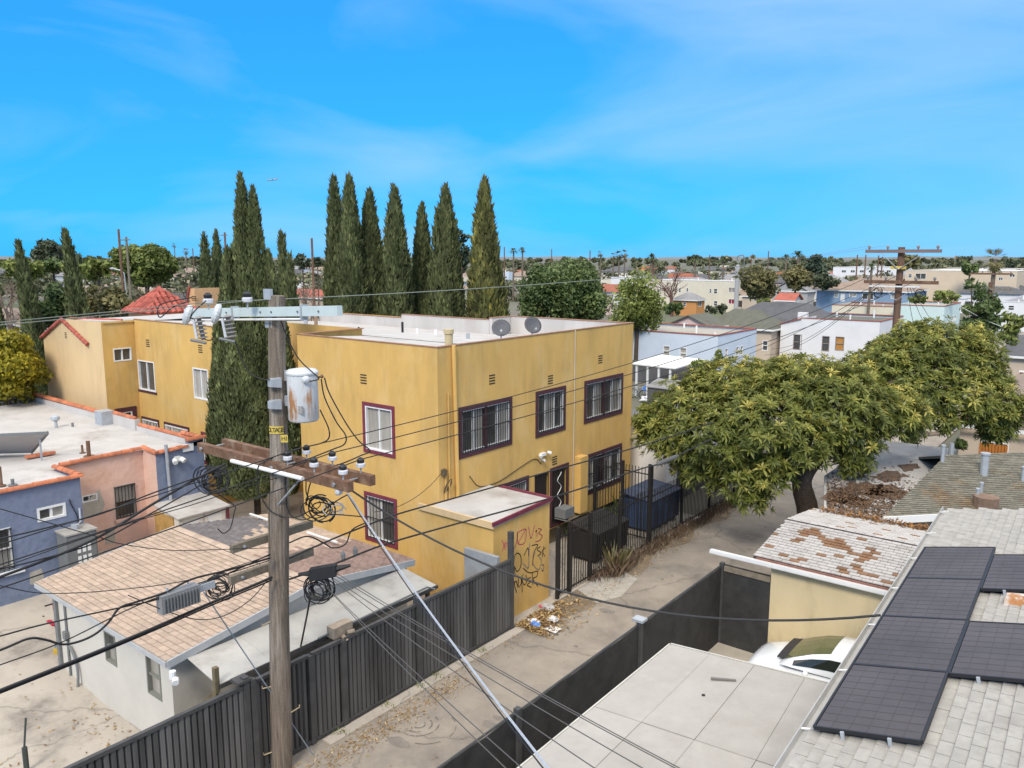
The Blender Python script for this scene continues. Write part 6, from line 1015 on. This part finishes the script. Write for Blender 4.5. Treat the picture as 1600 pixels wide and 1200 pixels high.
scatter('roof_leaves', 'brown leaf litter covering the white flat roof under the mango tree', pp, lambda x, y: 2.92, .05, m=leafmat('brown litter', (.05, .032, .02), (.13, .075, .042), (.24, .13, .06), .05, .9))
pp = [(rng.uniform(-7.3, -3.4), 24.75 + rng.normal(0, .14)) for k in range(900)]
scatter('valley_leaves', 'orange brown leaves gathered at the far edge of the patchy garage roof', pp, lambda x, y: 2.9 + .06 * rng.random(), .06, m=leafmat('orange litter', (.10, .05, .025), (.24, .11, .035), (.34, .17, .05), .05, .9))
# ================================================================== BACKGROUND BUILDINGS
WB = {k: mat(k + ' far wall', c, .9, .06, .6) for k, c in dict(paleblue=(.56, .61, .67), white=(.70, .68, .66), mint=(.56, .66, .62), pink=(.64, .46, .40), blue=(.22, .30, .40), cream=(.64, .57, .44), orange=(.56, .26, .09), peach=(.60, .42, .24), tan=(.60, .48, .34), grey=(.38, .37, .36), sand=(.52, .42, .32)).items()}
RB = {k: mat(k + ' far roof', c, .9, .15, 1.5, stain=tuple(x * .75 for x in c), stscale=.7) for k, c in dict(gravel=(.36, .33, .27), green=(.12, .118, .09), brown=(.27, .20, .15), dark=(.10, .098, .10), red=(.38, .11, .075), grey=(.25, .24, .235), tile=(.30, .10, .06), white=(.62, .60, .57)).items()}
EDGE = mat('red brown roof edge', (.30, .10, .07), .85)
def bhouse(lab, cx, cy, zt, xl, xr, wall, roof='flat', rmat='gravel', rise=1.4, wins=(), cop=True, nm='house', cat='house', axis='y', over=.35, depth=.12, group=None, frm=None):
    c = onz(cx, cy, zt); X0, Y0 = c[0], c[1]; X1 = ony(xl, cy, Y0)[0]; Y1 = onx(xr, cy, X0)[1]; Y1 = min(max(Y1, Y0 + 2.5), Y0 + 45); t = thing(nm, lab, cat, ((X0 + X1) / 2, (Y0 + Y1) / 2, 0), group); hy, hx = [], []; wl = WB[wall]
    for (a, b_, c_, d_, f, g) in wins:
        fn = (lambda x, y: ony(x, y, Y0)) if f == 'y' else (lambda x, y: onx(x, y, X0)); i = 0 if f == 'y' else 1; p, q = fn(a, (b_ + d_) / 2), fn(c_, (b_ + d_) / 2); zz = fn((a + c_) / 2, b_)[2], fn((a + c_) / 2, d_)[2]; h = (min(p[i], q[i]), max(p[i], q[i]), max(.1, min(zz)), min(zt - .1, max(zz))); (hy if f == 'y' else hx).append((h, g))
    b = MB(); rect_face(b, 'y', Y0, X1, X0, -.1, zt, [h for h, g in hy], depth, -1); b.build('wall', wl, t); b = MB(); rect_face(b, 'x', X0, Y0, Y1, -.1, zt, [h for h, g in hx], depth, 1); b.build('wall', wl, t)
    b = MB(); b.quad((X1, Y0, -.1), (X1, Y1, -.1), (X1, Y1, zt), (X1, Y0, zt)); b.quad((X1, Y1, -.1), (X0, Y1, -.1), (X0, Y1, zt), (X1, Y1, zt)); b.build('wall', wl, t)
    for ax, cc, sg, L_ in (('y', Y0, -1, hy), ('x', X0, 1, hx)):
        for h, g in L_:
            if g == 'door': b = MB(); pbox(b, ax, cc, sg, *h, -depth - .02, -depth + .03); b.build('door', WHITE, t)
            else: window(t, ax, cc, sg, h, None, 0, False, 2 if h[1] - h[0] > .9 else 2, [g or GLASS] * 2, horizontal=not (h[1] - h[0] > 1.1 * (h[3] - h[2])), depth=depth, fw=.07, fr=frm)
    o = over; R = RB[rmat]
    if roof == 'flat':
        b = MB(); b.quad((X1 + .1, Y0 + .1, zt - .22), (X0 - .1, Y0 + .1, zt - .22), (X0 - .1, Y1 - .1, zt - .22), (X1 + .1, Y1 - .1, zt - .22)); b.build('roof', R, t)
        if cop: b = MB(); b.box(X1 - .05, X0 + .05, Y0 - .05, Y0 + .16, zt, zt + .09); b.box(X0 - .16, X0 + .05, Y0 + .165, Y1, zt, zt + .09); b.box(X1 - .05, X0 - .17, Y1 - .16, Y1 + .05, zt, zt + .09); b.build('coping', EDGE if cop is True else cop, t)
        for k in range(3): x_, y_ = random.uniform(X1 + .6, X0 - .6), random.uniform(Y0 + .8, Y1 - .8); b = MB(); b.cyl((x_, y_, zt - .25), .09, random.uniform(.4, .9), 8); b.build('vent_pipe', WHITE, t)
    else:
        A, B_, C2, D_ = (X1 - o, Y0 - o, zt), (X0 + o, Y0 - o, zt), (X0 + o, Y1 + o, zt), (X1 - o, Y1 + o, zt); xm, ym = (X0 + X1) / 2, (Y0 + Y1) / 2; b = MB(); zr = zt + rise
        if roof == 'hip':
            W2, L2 = (X0 - X1) / 2 + o, (Y1 - Y0) / 2 + o
            r0, r1 = ((xm - max(0, W2 - L2), ym, zr), (xm + max(0, W2 - L2) + .01, ym, zr)) if W2 >= L2 else ((xm, ym - (L2 - W2), zr), (xm, ym + (L2 - W2), zr))
            if W2 >= L2: fs = [(A, B_, r1, r0), (B_, C2, r1), (C2, D_, r0, r1), (D_, A, r0)]
            else: fs = [(A, B_, r0), (B_, C2, r1, r0), (C2, D_, r1), (D_, A, r0, r1)]
            for f in fs: b.poly(f)
        elif axis == 'y':
            r0, r1 = (xm, Y0 - o, zr), (xm, Y1 + o, zr); b.slab([A, r0, r1, D_][::-1], .12); b.slab([B_, C2, r1, r0][::-1], .12); g = MB(); g.add([(X1, Y0, zt), (X0, Y0, zt), (xm, Y0, zr - rise * o / ((X0 - X1) / 2 + o))], [(0, 1, 2)]); g.build('gable_wall', wl, t)
        else:
            r0, r1 = (X1 - o, ym, zr), (X0 + o, ym, zr); b.slab([A, B_, r1, r0][::-1], .12); b.slab([C2, D_, r0, r1][::-1], .12); g = MB(); g.add([(X0, Y0, zt), (X0, Y1, zt), (X0, ym, zr - rise * o / ((Y1 - Y0) / 2 + o))], [(0, 1, 2)]); g.build('gable_wall', wl, t)
        b.build('roof', R, t); b = MB(); b.box(A[0] - .01, B_[0] + .01, A[1] - .03, A[1] + .02, zt - .16, zt + .01); b.box(B_[0] - .02, B_[0] + .03, B_[1] + .025, C2[1], zt - .16, zt + .01); b.build('fascia', WHITE, t)
    return t, X0, X1, Y0, Y1
TAUPE = mat('taupe frame', (.28, .23, .20), .7); ORC = mat('orange curtain behind glass', (.45, .22, .06), .3); RDC = mat('red curtain behind glass', (.25, .03, .05), .3)
bhouse('pale blue flat roofed house with red brown coping beyond the yellow building', 1122, 525, 4.2, 960, 1182, 'paleblue', wins=[(1036, 540, 1047, 557, 'y', GLASS2), (1062, 543, 1073, 561, 'y', GLASS2), (1133, 544, 1137, 560, 'x', None), (1150, 541, 1154, 557, 'x', None), (1157, 540, 1161, 556, 'x', None)])
bhouse('pale pink gabled house with green grey roof behind the pale blue house', 1110, 512, 3.4, 1044, 1135, 'pink', 'gable', 'green', 1.25, wins=[(1070, 497, 1075, 504, 'y', None)]); bhouse('long green grey hipped roof house right of the pink gable', 1205, 515, 3.2, 1104, 1228, 'sand', 'hip', 'green', 1.9, wins=[(1191, 532, 1200, 548, 'y', None)])
t, X0, X1, Y0, Y1 = bhouse('white stucco house with red roof edges behind the mango tree', 1375, 503, 4.4, 1252, 1411, 'white', rmat='green', wins=[(1284, 525, 1296, 549, 'y', None), (1305, 526, 1319, 548, 'y', ORC)], frm=TAUPE)
b = MB(); q = ony(1219, 530, Y0); w_ = ony(1240, 522, Y0); w2_ = ony(1252, 547, Y0); h = (w_[0], w2_[0], w2_[2], w_[2]); rect_face(b, 'y', Y0, q[0], X1 - .001, -.1, 3.7, [h], .12, -1); b.add([(q[0], Y0, 3.7), (X1 - .001, Y0, 3.7), (X1 - .001, Y0, 4.3)], [(0, 1, 2)]); b.quad((q[0], Y0, -.1), (q[0], Y1, -.1), (q[0], Y1, 3.7), (q[0], Y0, 3.7)); b.quad((q[0], Y0 + .05, 3.68), (X1, Y0 + .05, 4.26), (X1, Y1, 4.26), (q[0], Y1, 3.68)); b.build('side_wing', WB['white'], t); window(t, 'y', Y0, -1, h, None, 0, False, 2, horizontal=True, fr=TAUPE, fw=.07); b = MB(); b.bar((q[0] - .1, Y0, 3.74), (X1, Y0, 4.36), .3, .12); b.build('coping', EDGE, t); b = MB(); b.box(X1 - .4, X1 + .55, Y0 - .02, Y0 + .5, 4.3, 5.0); b.build('stepped_parapet', WB['white'], t)
bhouse('mint green flat roofed house right of the brown utility pole', 1476, 479, 4.4, 1396, 1501, 'mint', wins=[(1453, 497, 1460, 501, 'y', None), (1487, 494, 1490, 502, 'x', None), (1491, 493, 1494, 501, 'x', None)])
bhouse('blue house with a broad tan hipped roof', 1421, 456, 5.4, 1276, 1448, 'blue', 'hip', 'brown', 2.0, wins=[(1303, 457, 1310, 465, 'y', GLASS2), (1313, 457, 1320, 471, 'y', 'door'), (1327, 457, 1338, 464, 'y', GLASS2), (1347, 458, 1365, 468, 'y', None), (1392, 459, 1404, 467, 'y', GLASS2)])
bhouse('white walled house with dark grey hipped roof behind the white stucco house', 1292, 508, 3.5, 1133, 1318, 'white', 'hip', 'dark', 2.1)
bhouse('low pale building with flat roof in front of the blue house', 1400, 480, 4.0, 1300, 1425, 'cream', rmat='brown')
W2L = [(1060 + 0, 450, 1064, 457, 'y', None), (1072, 450, 1076, 456, 'y', None), (1108, 451, 1112, 458, 'y', None), (1115, 451, 1121, 459, 'y', None), (1138, 449, 1149, 457, 'y', TAUPE), (1138, 467, 1148, 475, 'y', RDC), (1115, 470, 1121, 478, 'y', None), (1031, 449, 1034, 455, 'y', None), (1044, 450, 1047, 456, 'y', None), (1157, 449, 1159, 457, 'x', None), (1162, 449, 1164, 456, 'x', None)]
bhouse('two storey cream apartment block with barred bays in the middle distance', 1152, 440, 6.0, 1018, 1167, 'cream', rmat='white', cop=WHITE, wins=W2L, nm='apartment_block', cat='building')
bhouse('small orange house with grey hipped roof before the cream block', 1088, 469, 2.9, 1052, 1101, 'orange', 'hip', 'grey', 1.3, wins=[(1067, 472, 1072, 479, 'y', None), (1091, 470, 1096, 479, 'x', None)])
bhouse('sand coloured house with brown roof right of the cream block', 1188, 463, 3.4, 1160, 1200, 'sand', 'gable', 'brown', 1.2, wins=[(1178, 466, 1181, 472, 'y', None)], axis='x')
bhouse('low house with clay red tile roof left of the blue house', 1240, 470, 3.6, 1213, 1252, 'white', 'gable', 'red', 1.2, axis='x')
bhouse('grey gabled house behind the clay red roof', 1262, 455, 4.4, 1208, 1276, 'grey', 'gable', 'grey', 2.2, wins=[(1225, 457, 1235, 464, 'y', None)])
bhouse('plain peach building right of the brown utility pole', 1497, 439, 5.9, 1432, 1509, 'peach', rmat='white', cop=WHITE, nm='building', cat='building'); bhouse('long tan apartment building with recessed balcony at far right', 1590, 424, 8.0, 1415, 1630, 'tan', rmat='white', cop=WHITE, nm='apartment_block', cat='building', wins=[(1413 + 6, 428, 1425, 434, 'y', None), (1430, 427, 1447, 436, 'y', None), (1560, 433, 1567, 438, 'y', None), (1577, 428, 1586, 433, 'y', None), (1599, 428, 1604, 433, 'x', None)])
bhouse('low white building with grey roof band below the tan apartments', 1640, 474, 4.2, 1562, 1665, 'white', rmat='grey', cop=WHITE, nm='building', cat='building', wins=[(1575, 477, 1585, 485, 'y', None)])
bhouse('long white industrial shed far beyond the brown utility pole', 1402, 418, 7.6, 1302, 1425, 'white', rmat='white', cop=WHITE, nm='warehouse', cat='building', wins=[(1315 + k * 14, 422, 1322 + k * 14, 426, 'y', None) for k in range(6)])
bhouse('grey long roofed building in front of the industrial shed', 1420, 432, 5.6, 1320, 1440, 'sand', rmat='dark', cop=False, nm='building', cat='building')
bhouse('red roofed flat house at the right edge', 1670, 634, 3.1, 1546, 1690, 'sand', rmat='red', cop=WHITE); bhouse('dark grey roofed house beyond the red roof', 1650, 560, 3.2, 1568, 1672, 'sand', 'gable', 'dark', 1.0, axis='x')
t, X0, X1, Y0, Y1 = bhouse('house with orange garage door and salmon fascia at the right', 1650, 676, 2.85, 1500, 1680, 'sand', 'gable', 'brown', 1.1, over=.5, wins=[(1530, 690, 1576, 716, 'y', None)])
b = MB(); p, q = ony(1531, 690, Y0 - .01), ony(1576, 690, Y0 - .01); n = 9
for k in range(n): a = p[0] + (q[0] - p[0]) * k / n; b.box(a + .01, a + (q[0] - p[0]) / n - .01, Y0 - .05, Y0 - .01, 0, p[2] - .03)
b.build('garage_door', mat('orange varnished timber', (.42, .15, .03), .6, .2, 3), t)
b = MB(); xm = (X0 + X1) / 2; b.bar((X1 - .5, Y0 - .55, 2.8), (xm, Y0 - .55, 3.9), .06, .22); b.bar((X0 + .5, Y0 - .55, 2.8), (xm, Y0 - .55, 3.9), .06, .22); b.build('barge_board', mat('salmon paint', (.55, .24, .17), .8), t)
# canopy, bikes and sheds beyond the yellow building
c = onz(1055, 574, 2.6); x1_ = ony(985, 574, c[1])[0]; t = thing('white_canopy', 'white flat canopy on posts beyond the yellow building', 'canopy', (c[0], c[1], 0)); b = MB(); b.slab([(x1_, c[1], 2.62), (c[0], c[1], 2.55), (c[0], c[1] + 5, 2.7), (x1_, c[1] + 5, 2.8)], .1); b.build('canopy_roof', WHITE, t)
for k in range(4): x_ = x1_ + (c[0] - x1_) * (k + .5) / 4; b = MB(); b.box(x_ - .07, x_ + .07, c[1] + .1, c[1] + .24, 0, 2.52); b.build('post', WHITE, t)
c = onz(1050, 604, 1.9); t = thing('garden_shed', 'small dark grey ribbed shed behind the mango tree', 'shed', c); b = MB(); b.box(c[0] - 1.9, c[0], c[1], c[1] + 1.6, 0, 1.7); b.build('shed_wall', RB['dark'], t); b = MB()
for k in range(8): b.slab([(c[0] - 2 + k * .26, c[1] - .1, 1.72), (c[0] - 1.76 + k * .26, c[1] - .1, 1.72), (c[0] - 1.76 + k * .26, c[1] + 1.7, 2.1), (c[0] - 2 + k * .26, c[1] + 1.7, 2.1)], .05)
b.build('shed_roof', RB['grey'], t)
b = MB(); q = onz(1012, 590, 1.0); b.box(q[0] - 9, q[0] + 2, q[1] + 3.5, q[1] + 3.65, 0, 1.8); b.build('garden_wall', RB['dark'], None, 'long black garden wall below the white canopy', 'wall')
p = onz(1018, 608, .5); rag('blue_tarp', 'bright blue tarp bundle beside the small dark shed', (p[0], p[1], .4), .8, mat('blue tarp', (.08, .22, .55), .5, .15, 4), 'tarp'); p = onz(1015, 620, .4); rag('white_sack', 'white sack under the blue tarp', (p[0], p[1], .1), .7, BAG, 'sack')
p = onz(997, 622, 0); t = thing('bicycle', 'parked bicycle just right of the yellow building corner', 'bicycle', p)
for dx in (-.5, .5): b = MB(); b.tube([p + (dx + .33 * math.cos(a), .2 * math.cos(a), .34 + .33 * math.sin(a)) for a in np.linspace(0, 6.283, 17)], .03, 5, False); b.build('wheel', CABLE, t)
b = MB(); 
for (a, c_) in (((-.5, 0, .34), (-.1, 0, .3)), ((-.1, 0, .3), (.35, 0, .85)), ((-.5, 0, .34), (-.2, 0, .85)), ((-.2, 0, .85), (.35, 0, .85)), ((-.1, 0, .3), (-.22, 0, .95)), ((.5, 0, .34), (.33, 0, 1.0))): b.tube([p + a, p + c_], .02, 5)
b.build('frame', GALV, t); b = MB(); b.tube([p + (.33, -.28, 1.02), p + (.33, .28, 1.02)], .015, 5); b.build('handlebar', CABLE, t); b = MB(); b.box(p[0] - .34, p[0] - .1, p[1] - .06, p[1] + .06, .95, 1.0); b.build('saddle', CABLE, t)
# garage beyond the yellow building, beside the alley
t = thing('alley_garage', 'white garage with grey shingle roof between yellow building and mango tree', 'garage', (-17, 33, 0)); b = MB(); b.box(-19.5, -15.6, 30.4, 36, -.1, 2.6); b.build('wall', WB['white'], t); b = MB(); b.slab([(-19.8, 30.1, 2.6), (-19.8, 36.3, 2.6), (-17.5, 36.3, 4.0), (-17.5, 30.1, 4.0)][::-1], .1); b.slab([(-15.3, 30.1, 2.6), (-17.5, 30.1, 4.0), (-17.5, 36.3, 4.0), (-15.3, 36.3, 2.6)][::-1], .1); b.build('roof', RB['grey'], t); b = MB(); b.add([(-19.5, 30.4, 2.6), (-15.6, 30.4, 2.6), (-17.5, 30.4, 3.9)], [(0, 1, 2)]); b.build('gable_wall', WB['white'], t); b = MB(); b.box(-15.6, -15.55, 31.5, 34.5, 0, 2.2); b.build('garage_door', RB['dark'], t)
# white flat roof with litter, and the green grey shingle house on the right
t = thing('flat_roof_garage', 'low garage with white flat roof beside the mango trunk', 'garage', (-7.2, 30.5, 0)); b = MB(); b.hexa([(-7.2, 25.05, -.1), (-5.6, 25.05, -.1), (-5.6, 36.2, -.1), (-8.4, 36.2, -.1), (-8.4, 28.9, -.1)], [(-7.2, 25.05, 2.75), (-5.6, 25.05, 2.75), (-5.6, 36.2, 2.75), (-8.4, 36.2, 2.75), (-8.4, 28.9, 2.75)]); b.build('wall', BEI, t); b = MB(); b.slab([(-7.28, 24.95, 2.9), (-5.5, 24.95, 2.92), (-5.5, 36.3, 2.92), (-8.5, 36.3, 2.9), (-8.5, 28.9, 2.9)], .14); b.build('roof', DECK, t); b = MB(); b.cyl((-5.2, 33.2, 2.8), .09, 1.0, 8); b.build('vent_pipe', GALV, t)
t = thing('shingle_house', 'house with green grey shingle roof and white fascia right of the mango tree', 'house', (-2, 29, 0)); o_ = onz(1381, 808, 2.95); o2 = onz(1600, 797, 2.95); dU = o2 - o_; dU /= np.linalg.norm(dU); tl_ = onz(1478, 711, 4.0); dV = tl_ - o_; Lv = np.linalg.norm(dV); dV /= Lv
b = MB(); b.slab([o_, o_ + dU * 9, o_ + dU * 9 + dV * Lv, o_ + dV * Lv], .1); nn_ = np.cross(dU, dV); b.slab([o_ + dV * Lv, o_ + dU * 9 + dV * Lv, o_ + dU * 9 + dV * Lv + (-1.5, 3.5, -1), o_ + dV * Lv + (-1.5, 3.5, -1)], .1); b.build('roof_board', RB['green'], t)
shingles(t, o_ + (0, 0, .004), dU, dV, 30, int(Lv / .16), .3, .16, lambda u, v, i, j: SH_GR, 0)
b = MB(); b.bar(o_ - dV * .05 - (0, 0, .08), o_ + dU * 9 - dV * .05 - (0, 0, .08), .05, .22); b.build('fascia', WHITE, t); b = MB(); q = o_ + dV * .5; b.quad((q[0], q[1], 0), (q[0] + dU[0] * 9, q[1] + dU[1] * 9, 0), q + dU * 9 - (0, 0, .1), q - (0, 0, .1)); q2 = o_ + dV * Lv; b.quad((q[0], q[1], 0), (q2[0], q2[1], 0), q2 - (0, 0, .12), q - (0, 0, .12)); b.build('wall', mat('tan stucco', (.50, .34, .22), .9, .08, 1), t)
for (px, py, h_, r_) in ((1537, 742, .75, .12), (1526, 787, .5, .05), (1532, 775, .45, .05), (1472, 722, .6, .06), (1598, 752, .5, .06)):
    d = ray(px, py); nr = np.cross(dU, dV); s_ = ((o_ - _C) @ nr) / (d @ nr); p = _C + d * s_; b = MB(); b.cyl(p - (0, 0, .05), r_, h_, 10); b.cyl(p + (0, 0, h_ - .06), r_ * 1.3, .06, 10); b.build('vent_pipe', GALV, t)
p = o_ + dU * 3.3 + dV * .25; b = MB(); b.cyl(p, .35, .4, 12); b.build('roof_turbine', mat('rusty turbine', (.2, .13, .09), .8, .3, 4), t)
# far left houses
bhouse('grey roofed house just behind the cream wing', 96, 523, 3.6, 40, 112, 'grey', 'gable', 'grey', 1.3, axis='x'); bhouse('white house with small windows at the far left edge', 40, 508, 4.0, -30, 60, 'white', 'gable', 'brown', 1.4, axis='x', wins=[(10, 512, 14, 518, 'y', None), (22, 512, 26, 519, 'y', None)])
bhouse('white porch house left of the pointed cypress', 312, 470, 3.2, 278, 325, 'white', 'gable', 'tile', 1.5, wins=[(286, 472, 290, 480, 'y', None)]); bhouse('dark roofed house behind the tile tower', 300, 478, 3.2, 220, 318, 'pink', 'hip', 'dark', 1.8); bhouse('long red roofed building seen between the cypress groups', 505, 466, 4.2, 440, 520, 'sand', 'gable', 'red', 1.3, axis='x', nm='building', cat='building'); bhouse('low tan building behind the bare brown trees', 250, 452, 3.8, 130, 275, 'sand', rmat='brown', cop=False, nm='building', cat='building'); bhouse('small house with blue tarp roof right of the cypress row', 795, 425, 6.0, 784, 800, 'paleblue', rmat='white', cop=False)
bhouse('low white building above the dense rounded tree', 1000, 434, 6.4, 955, 1015, 'white', rmat='white', cop=WHITE, nm='building', cat='building')
# far-off small houses, poles, treeline and hills
fr_ = random.Random(5); N0 = 0
for k in range(110):
    px = fr_.uniform(-40, 1640); d_ = fr_.uniform(150, 450); z_ = fr_.uniform(3.2, 5.2); w_ = fr_.uniform(7, 13); p = ond(px, 440, d_); X, Y = p[0], p[1]
    t = thing('far_house', 'small far-off house half hidden in the trees below the skyline', 'house', (X, Y, 0), 'far-off houses below the skyline'); wl = WB[fr_.choice(('white', 'cream', 'white', 'tan', 'white', 'cream', 'pink', 'paleblue'))]; b = MB(); b.box(X - w_ / 2, X + w_ / 2, Y, Y + w_ * .8, -.1, z_); b.build('wall', wl, t); b = MB(); rs = RB[fr_.choice(('brown', 'grey', 'dark', 'tile', 'gravel'))]; o = .4; xm, zr = X, z_ + fr_.uniform(1, 2)
    b.poly([(X - w_ / 2 - o, Y - o, z_), (X + w_ / 2 + o, Y - o, z_), (X + w_ / 4, Y + w_ * .4, zr), (X - w_ / 4, Y + w_ * .4, zr)]); b.poly([(X + w_ / 2 + o, Y - o, z_), (X + w_ / 2 + o, Y + w_ * .8 + o, z_), (X + w_ / 4, Y + w_ * .4, zr)]); b.poly([(X + w_ / 2 + o, Y + w_ * .8 + o, z_), (X - w_ / 2 - o, Y + w_ * .8 + o, z_), (X - w_ / 4, Y + w_ * .4, zr), (X + w_ / 4, Y + w_ * .4, zr)]); b.poly([(X - w_ / 2 - o, Y + w_ * .8 + o, z_), (X - w_ / 2 - o, Y - o, z_), (X - w_ / 4, Y + w_ * .4, zr)]); b.build('roof', rs, t)
    for j in range(3): b = MB(); x_ = X - w_ / 2 + w_ * (j + .5) / 3; b.box(x_ - .5, x_ + .5, Y - .06, Y + .05, 1.1, 2.3); b.build('window', GLASS, t)
for (px, py, d_, arm, lab) in ((185, 358, 120, 0, 'bare leaning wooden pole left of the domed tree'), (197, 370, 125, 2.6, 'wooden pole with crossarm in front of the domed tree'), (487, 372, 110, 0, 'plain dark pole between the cypress groups'), (351, 363, 130, 1.6, 'thin pole with crossarms behind the cypresses'), (788, 386, 190, 0, 'thin pole right of the rightmost cypress'), (862, 389, 230, 0, 'thin pole above the dense rounded tree'), (922, 391, 190, 0, 'thin pole left of the pale green tree'), (1021, 396, 210, 0, 'thin pole beside the dark palm'), (1109, 398, 210, 0, 'thin pole above the cream apartment block'), (1174, 400, 230, 0, 'thin pole left of the yellowish round tree'), (1201, 392, 230, 0, 'thin pole above the round olive tree'), (1340, 398, 200, 0, 'first dark pole left of the brown utility pole'), (1353, 398, 200, 0, 'second dark pole left of the brown utility pole'), (1373, 399, 200, 0, 'third dark pole left of the brown utility pole'), (1379, 401, 205, 0, 'fourth dark pole left of the brown utility pole'), (301, 388, 260, 0, 'short thin pole on the skyline left of the cypresses')):
    p = ond(px, py, d_); t = thing('far_pole', lab, 'pole', (p[0], p[1], 0)); b = MB(); b.tube([(p[0], p[1], 0), (p[0], p[1], p[2])], [.2, .14], 6); b.build('pole_shaft', ARMW if px not in (197, 1155) else ARMG, t)
    if arm: b = MB(); b.box(p[0] - arm / 2, p[0] + arm / 2, p[1] - .2, p[1] - .08, p[2] - .5, p[2] - .36); b.build('crossarm', ARMG, t)
for (px, py, d_, lab) in ((152, 473, 75, 'white street light behind the cream wing roof'), (178, 418, 120, 'grey curved street light before the domed tree')):
    p = ond(px + 16, py + 4, d_); b = MB(); b.tube(smoothpts([(p[0], p[1], 0), (p[0], p[1], p[2] - 1.4), (p[0] - .25, p[1] - .2, p[2] - .2), (p[0] - 1.2, p[1] - .9, p[2] + .2)]), .08, 6); q = np.array((p[0] - 1.2, p[1] - .9, p[2] + .2)); b.lathe(q, [(.05, -.2), (.17, 0), (.12, .3), (.03, .5)], 8, (-.8, -.6, .05)); b.build('street_light', GALV, None, lab, 'street light')
p = ond(1152, 436, 150); k = ppm(150, 1152); t = thing('water_tower', 'pale blue grey industrial tank with pipework on the skyline', 'tank', (p[0], p[1], 0)); zt_ = ond(1152, 408, 150)[2]; b = MB(); b.lathe((p[0], p[1], 0), [(.4, 0), (.4, zt_ - .9), (.3, zt_ - .7), (.1, zt_ - .6)], 14); b.build('tank', WB['grey'], t); b = MB(); b.tube(smoothpts([(p[0] - .1, p[1], zt_), (p[0] - .1, p[1], zt_ + .8), (p[0] + .9, p[1] + .3, zt_ + .9), (p[0] + 1.0, p[1] + .4, zt_ - 1.5)]), .1, 6); b.build('pipework', GREYP, t)
V, Tn = [], []
for k in range(900):
    px = rng.uniform(-120, 1720); d_ = 190 * (1700 / 190) ** rng.uniform(0, 1); p = ond(px, 430, d_); h_ = rng.uniform(3, 7.5) + min(5, max(0, d_ - 250) / 120) * rng.random() + (2 if rng.random() < .1 else 0); r_ = rng.uniform(2, 4.5); C = np.array([(p[0] + rng.normal(0, r_ * .5), p[1] + rng.normal(0, r_ * .5), h_ - r_ * .5 - rng.uniform(0, 1.5)) for _ in range(4)]); v, tn = crownquads(C, np.full(4, r_ * .6), 9, max(.7, d_ * .0022), .8); V.append(v); Tn.append(np.clip(tn * .8 + rng.normal(0, .15), 0, 1))
quadmesh('distant_treeline', np.concatenate(V), leafmat('distant leaf', (.075, .082, .042), (.175, .18, .09), (.28, .25, .15), .15), None, np.concatenate(Tn), label='belt of distant trees filling the town below the skyline', cat='trees', kind='stuff')
hm = mat('dry hill scrub', (.16, .16, .145), .95, .35, .004)
b = MB(); n = 90; a0_, a1_ = -75, 20
for i in range(n + 1):
    a = math.radians(a0_ + (a1_ - a0_) * i / n); h_ = 8 + 4 * math.sin(i * .55) + 3 * math.sin(i * 1.7) + max(0, (i - 60)) * 1.1; D_ = 5200; b.v += [(math.sin(a) * 3600, math.cos(a) * 3600, -1.), (math.sin(a) * D_, math.cos(a) * D_, max(4, h_ + 3)), (math.sin(a) * 6500, math.cos(a) * 6500, -1.)]
for i in range(n):
    for k in range(2): q = i * 3 + k; b.f.append((q, q + 3, q + 4, q + 1))
b.build('hills', hm, kind='structure')
p = ond(425, 281, 2600); t = thing('airliner', 'tiny airliner low in the sky right of the big cypress', 'aircraft', p); fd = np.array((-.75, -.6, -.05)); fd /= np.linalg.norm(fd); sd_ = np.cross(fd, (0, 0, 1)); AM = mat('aircraft grey', (.25, .27, .3), .5); b = MB(); b.tube([p - fd * 17, p - fd * 14, p + fd * 12, p + fd * 17], [.4, 1.9, 1.9, .4], 8); b.build('fuselage', AM, t)
b = MB(); b.slab([p + fd * 3, p - fd * 6 + sd_ * 17, p - fd * 8 + sd_ * 17, p - fd * 3], .5); b.slab([p - fd * 3, p - fd * 8 - sd_ * 17, p - fd * 6 - sd_ * 17, p + fd * 3], .5); b.build('wing', AM, t); b = MB(); b.hexa([p - fd * 12 + sd_ * .2, p - fd * 16 + sd_ * .2, p - fd * 16 - sd_ * .2, p - fd * 12 - sd_ * .2], [p - fd * 16 + sd_ * .2 + (0, 0, 6), p - fd * 18 + sd_ * .2 + (0, 0, 6), p - fd * 18 - sd_ * .2 + (0, 0, 6), p - fd * 16 - sd_ * .2 + (0, 0, 6)]); b.build('tail_fin', AM, t)
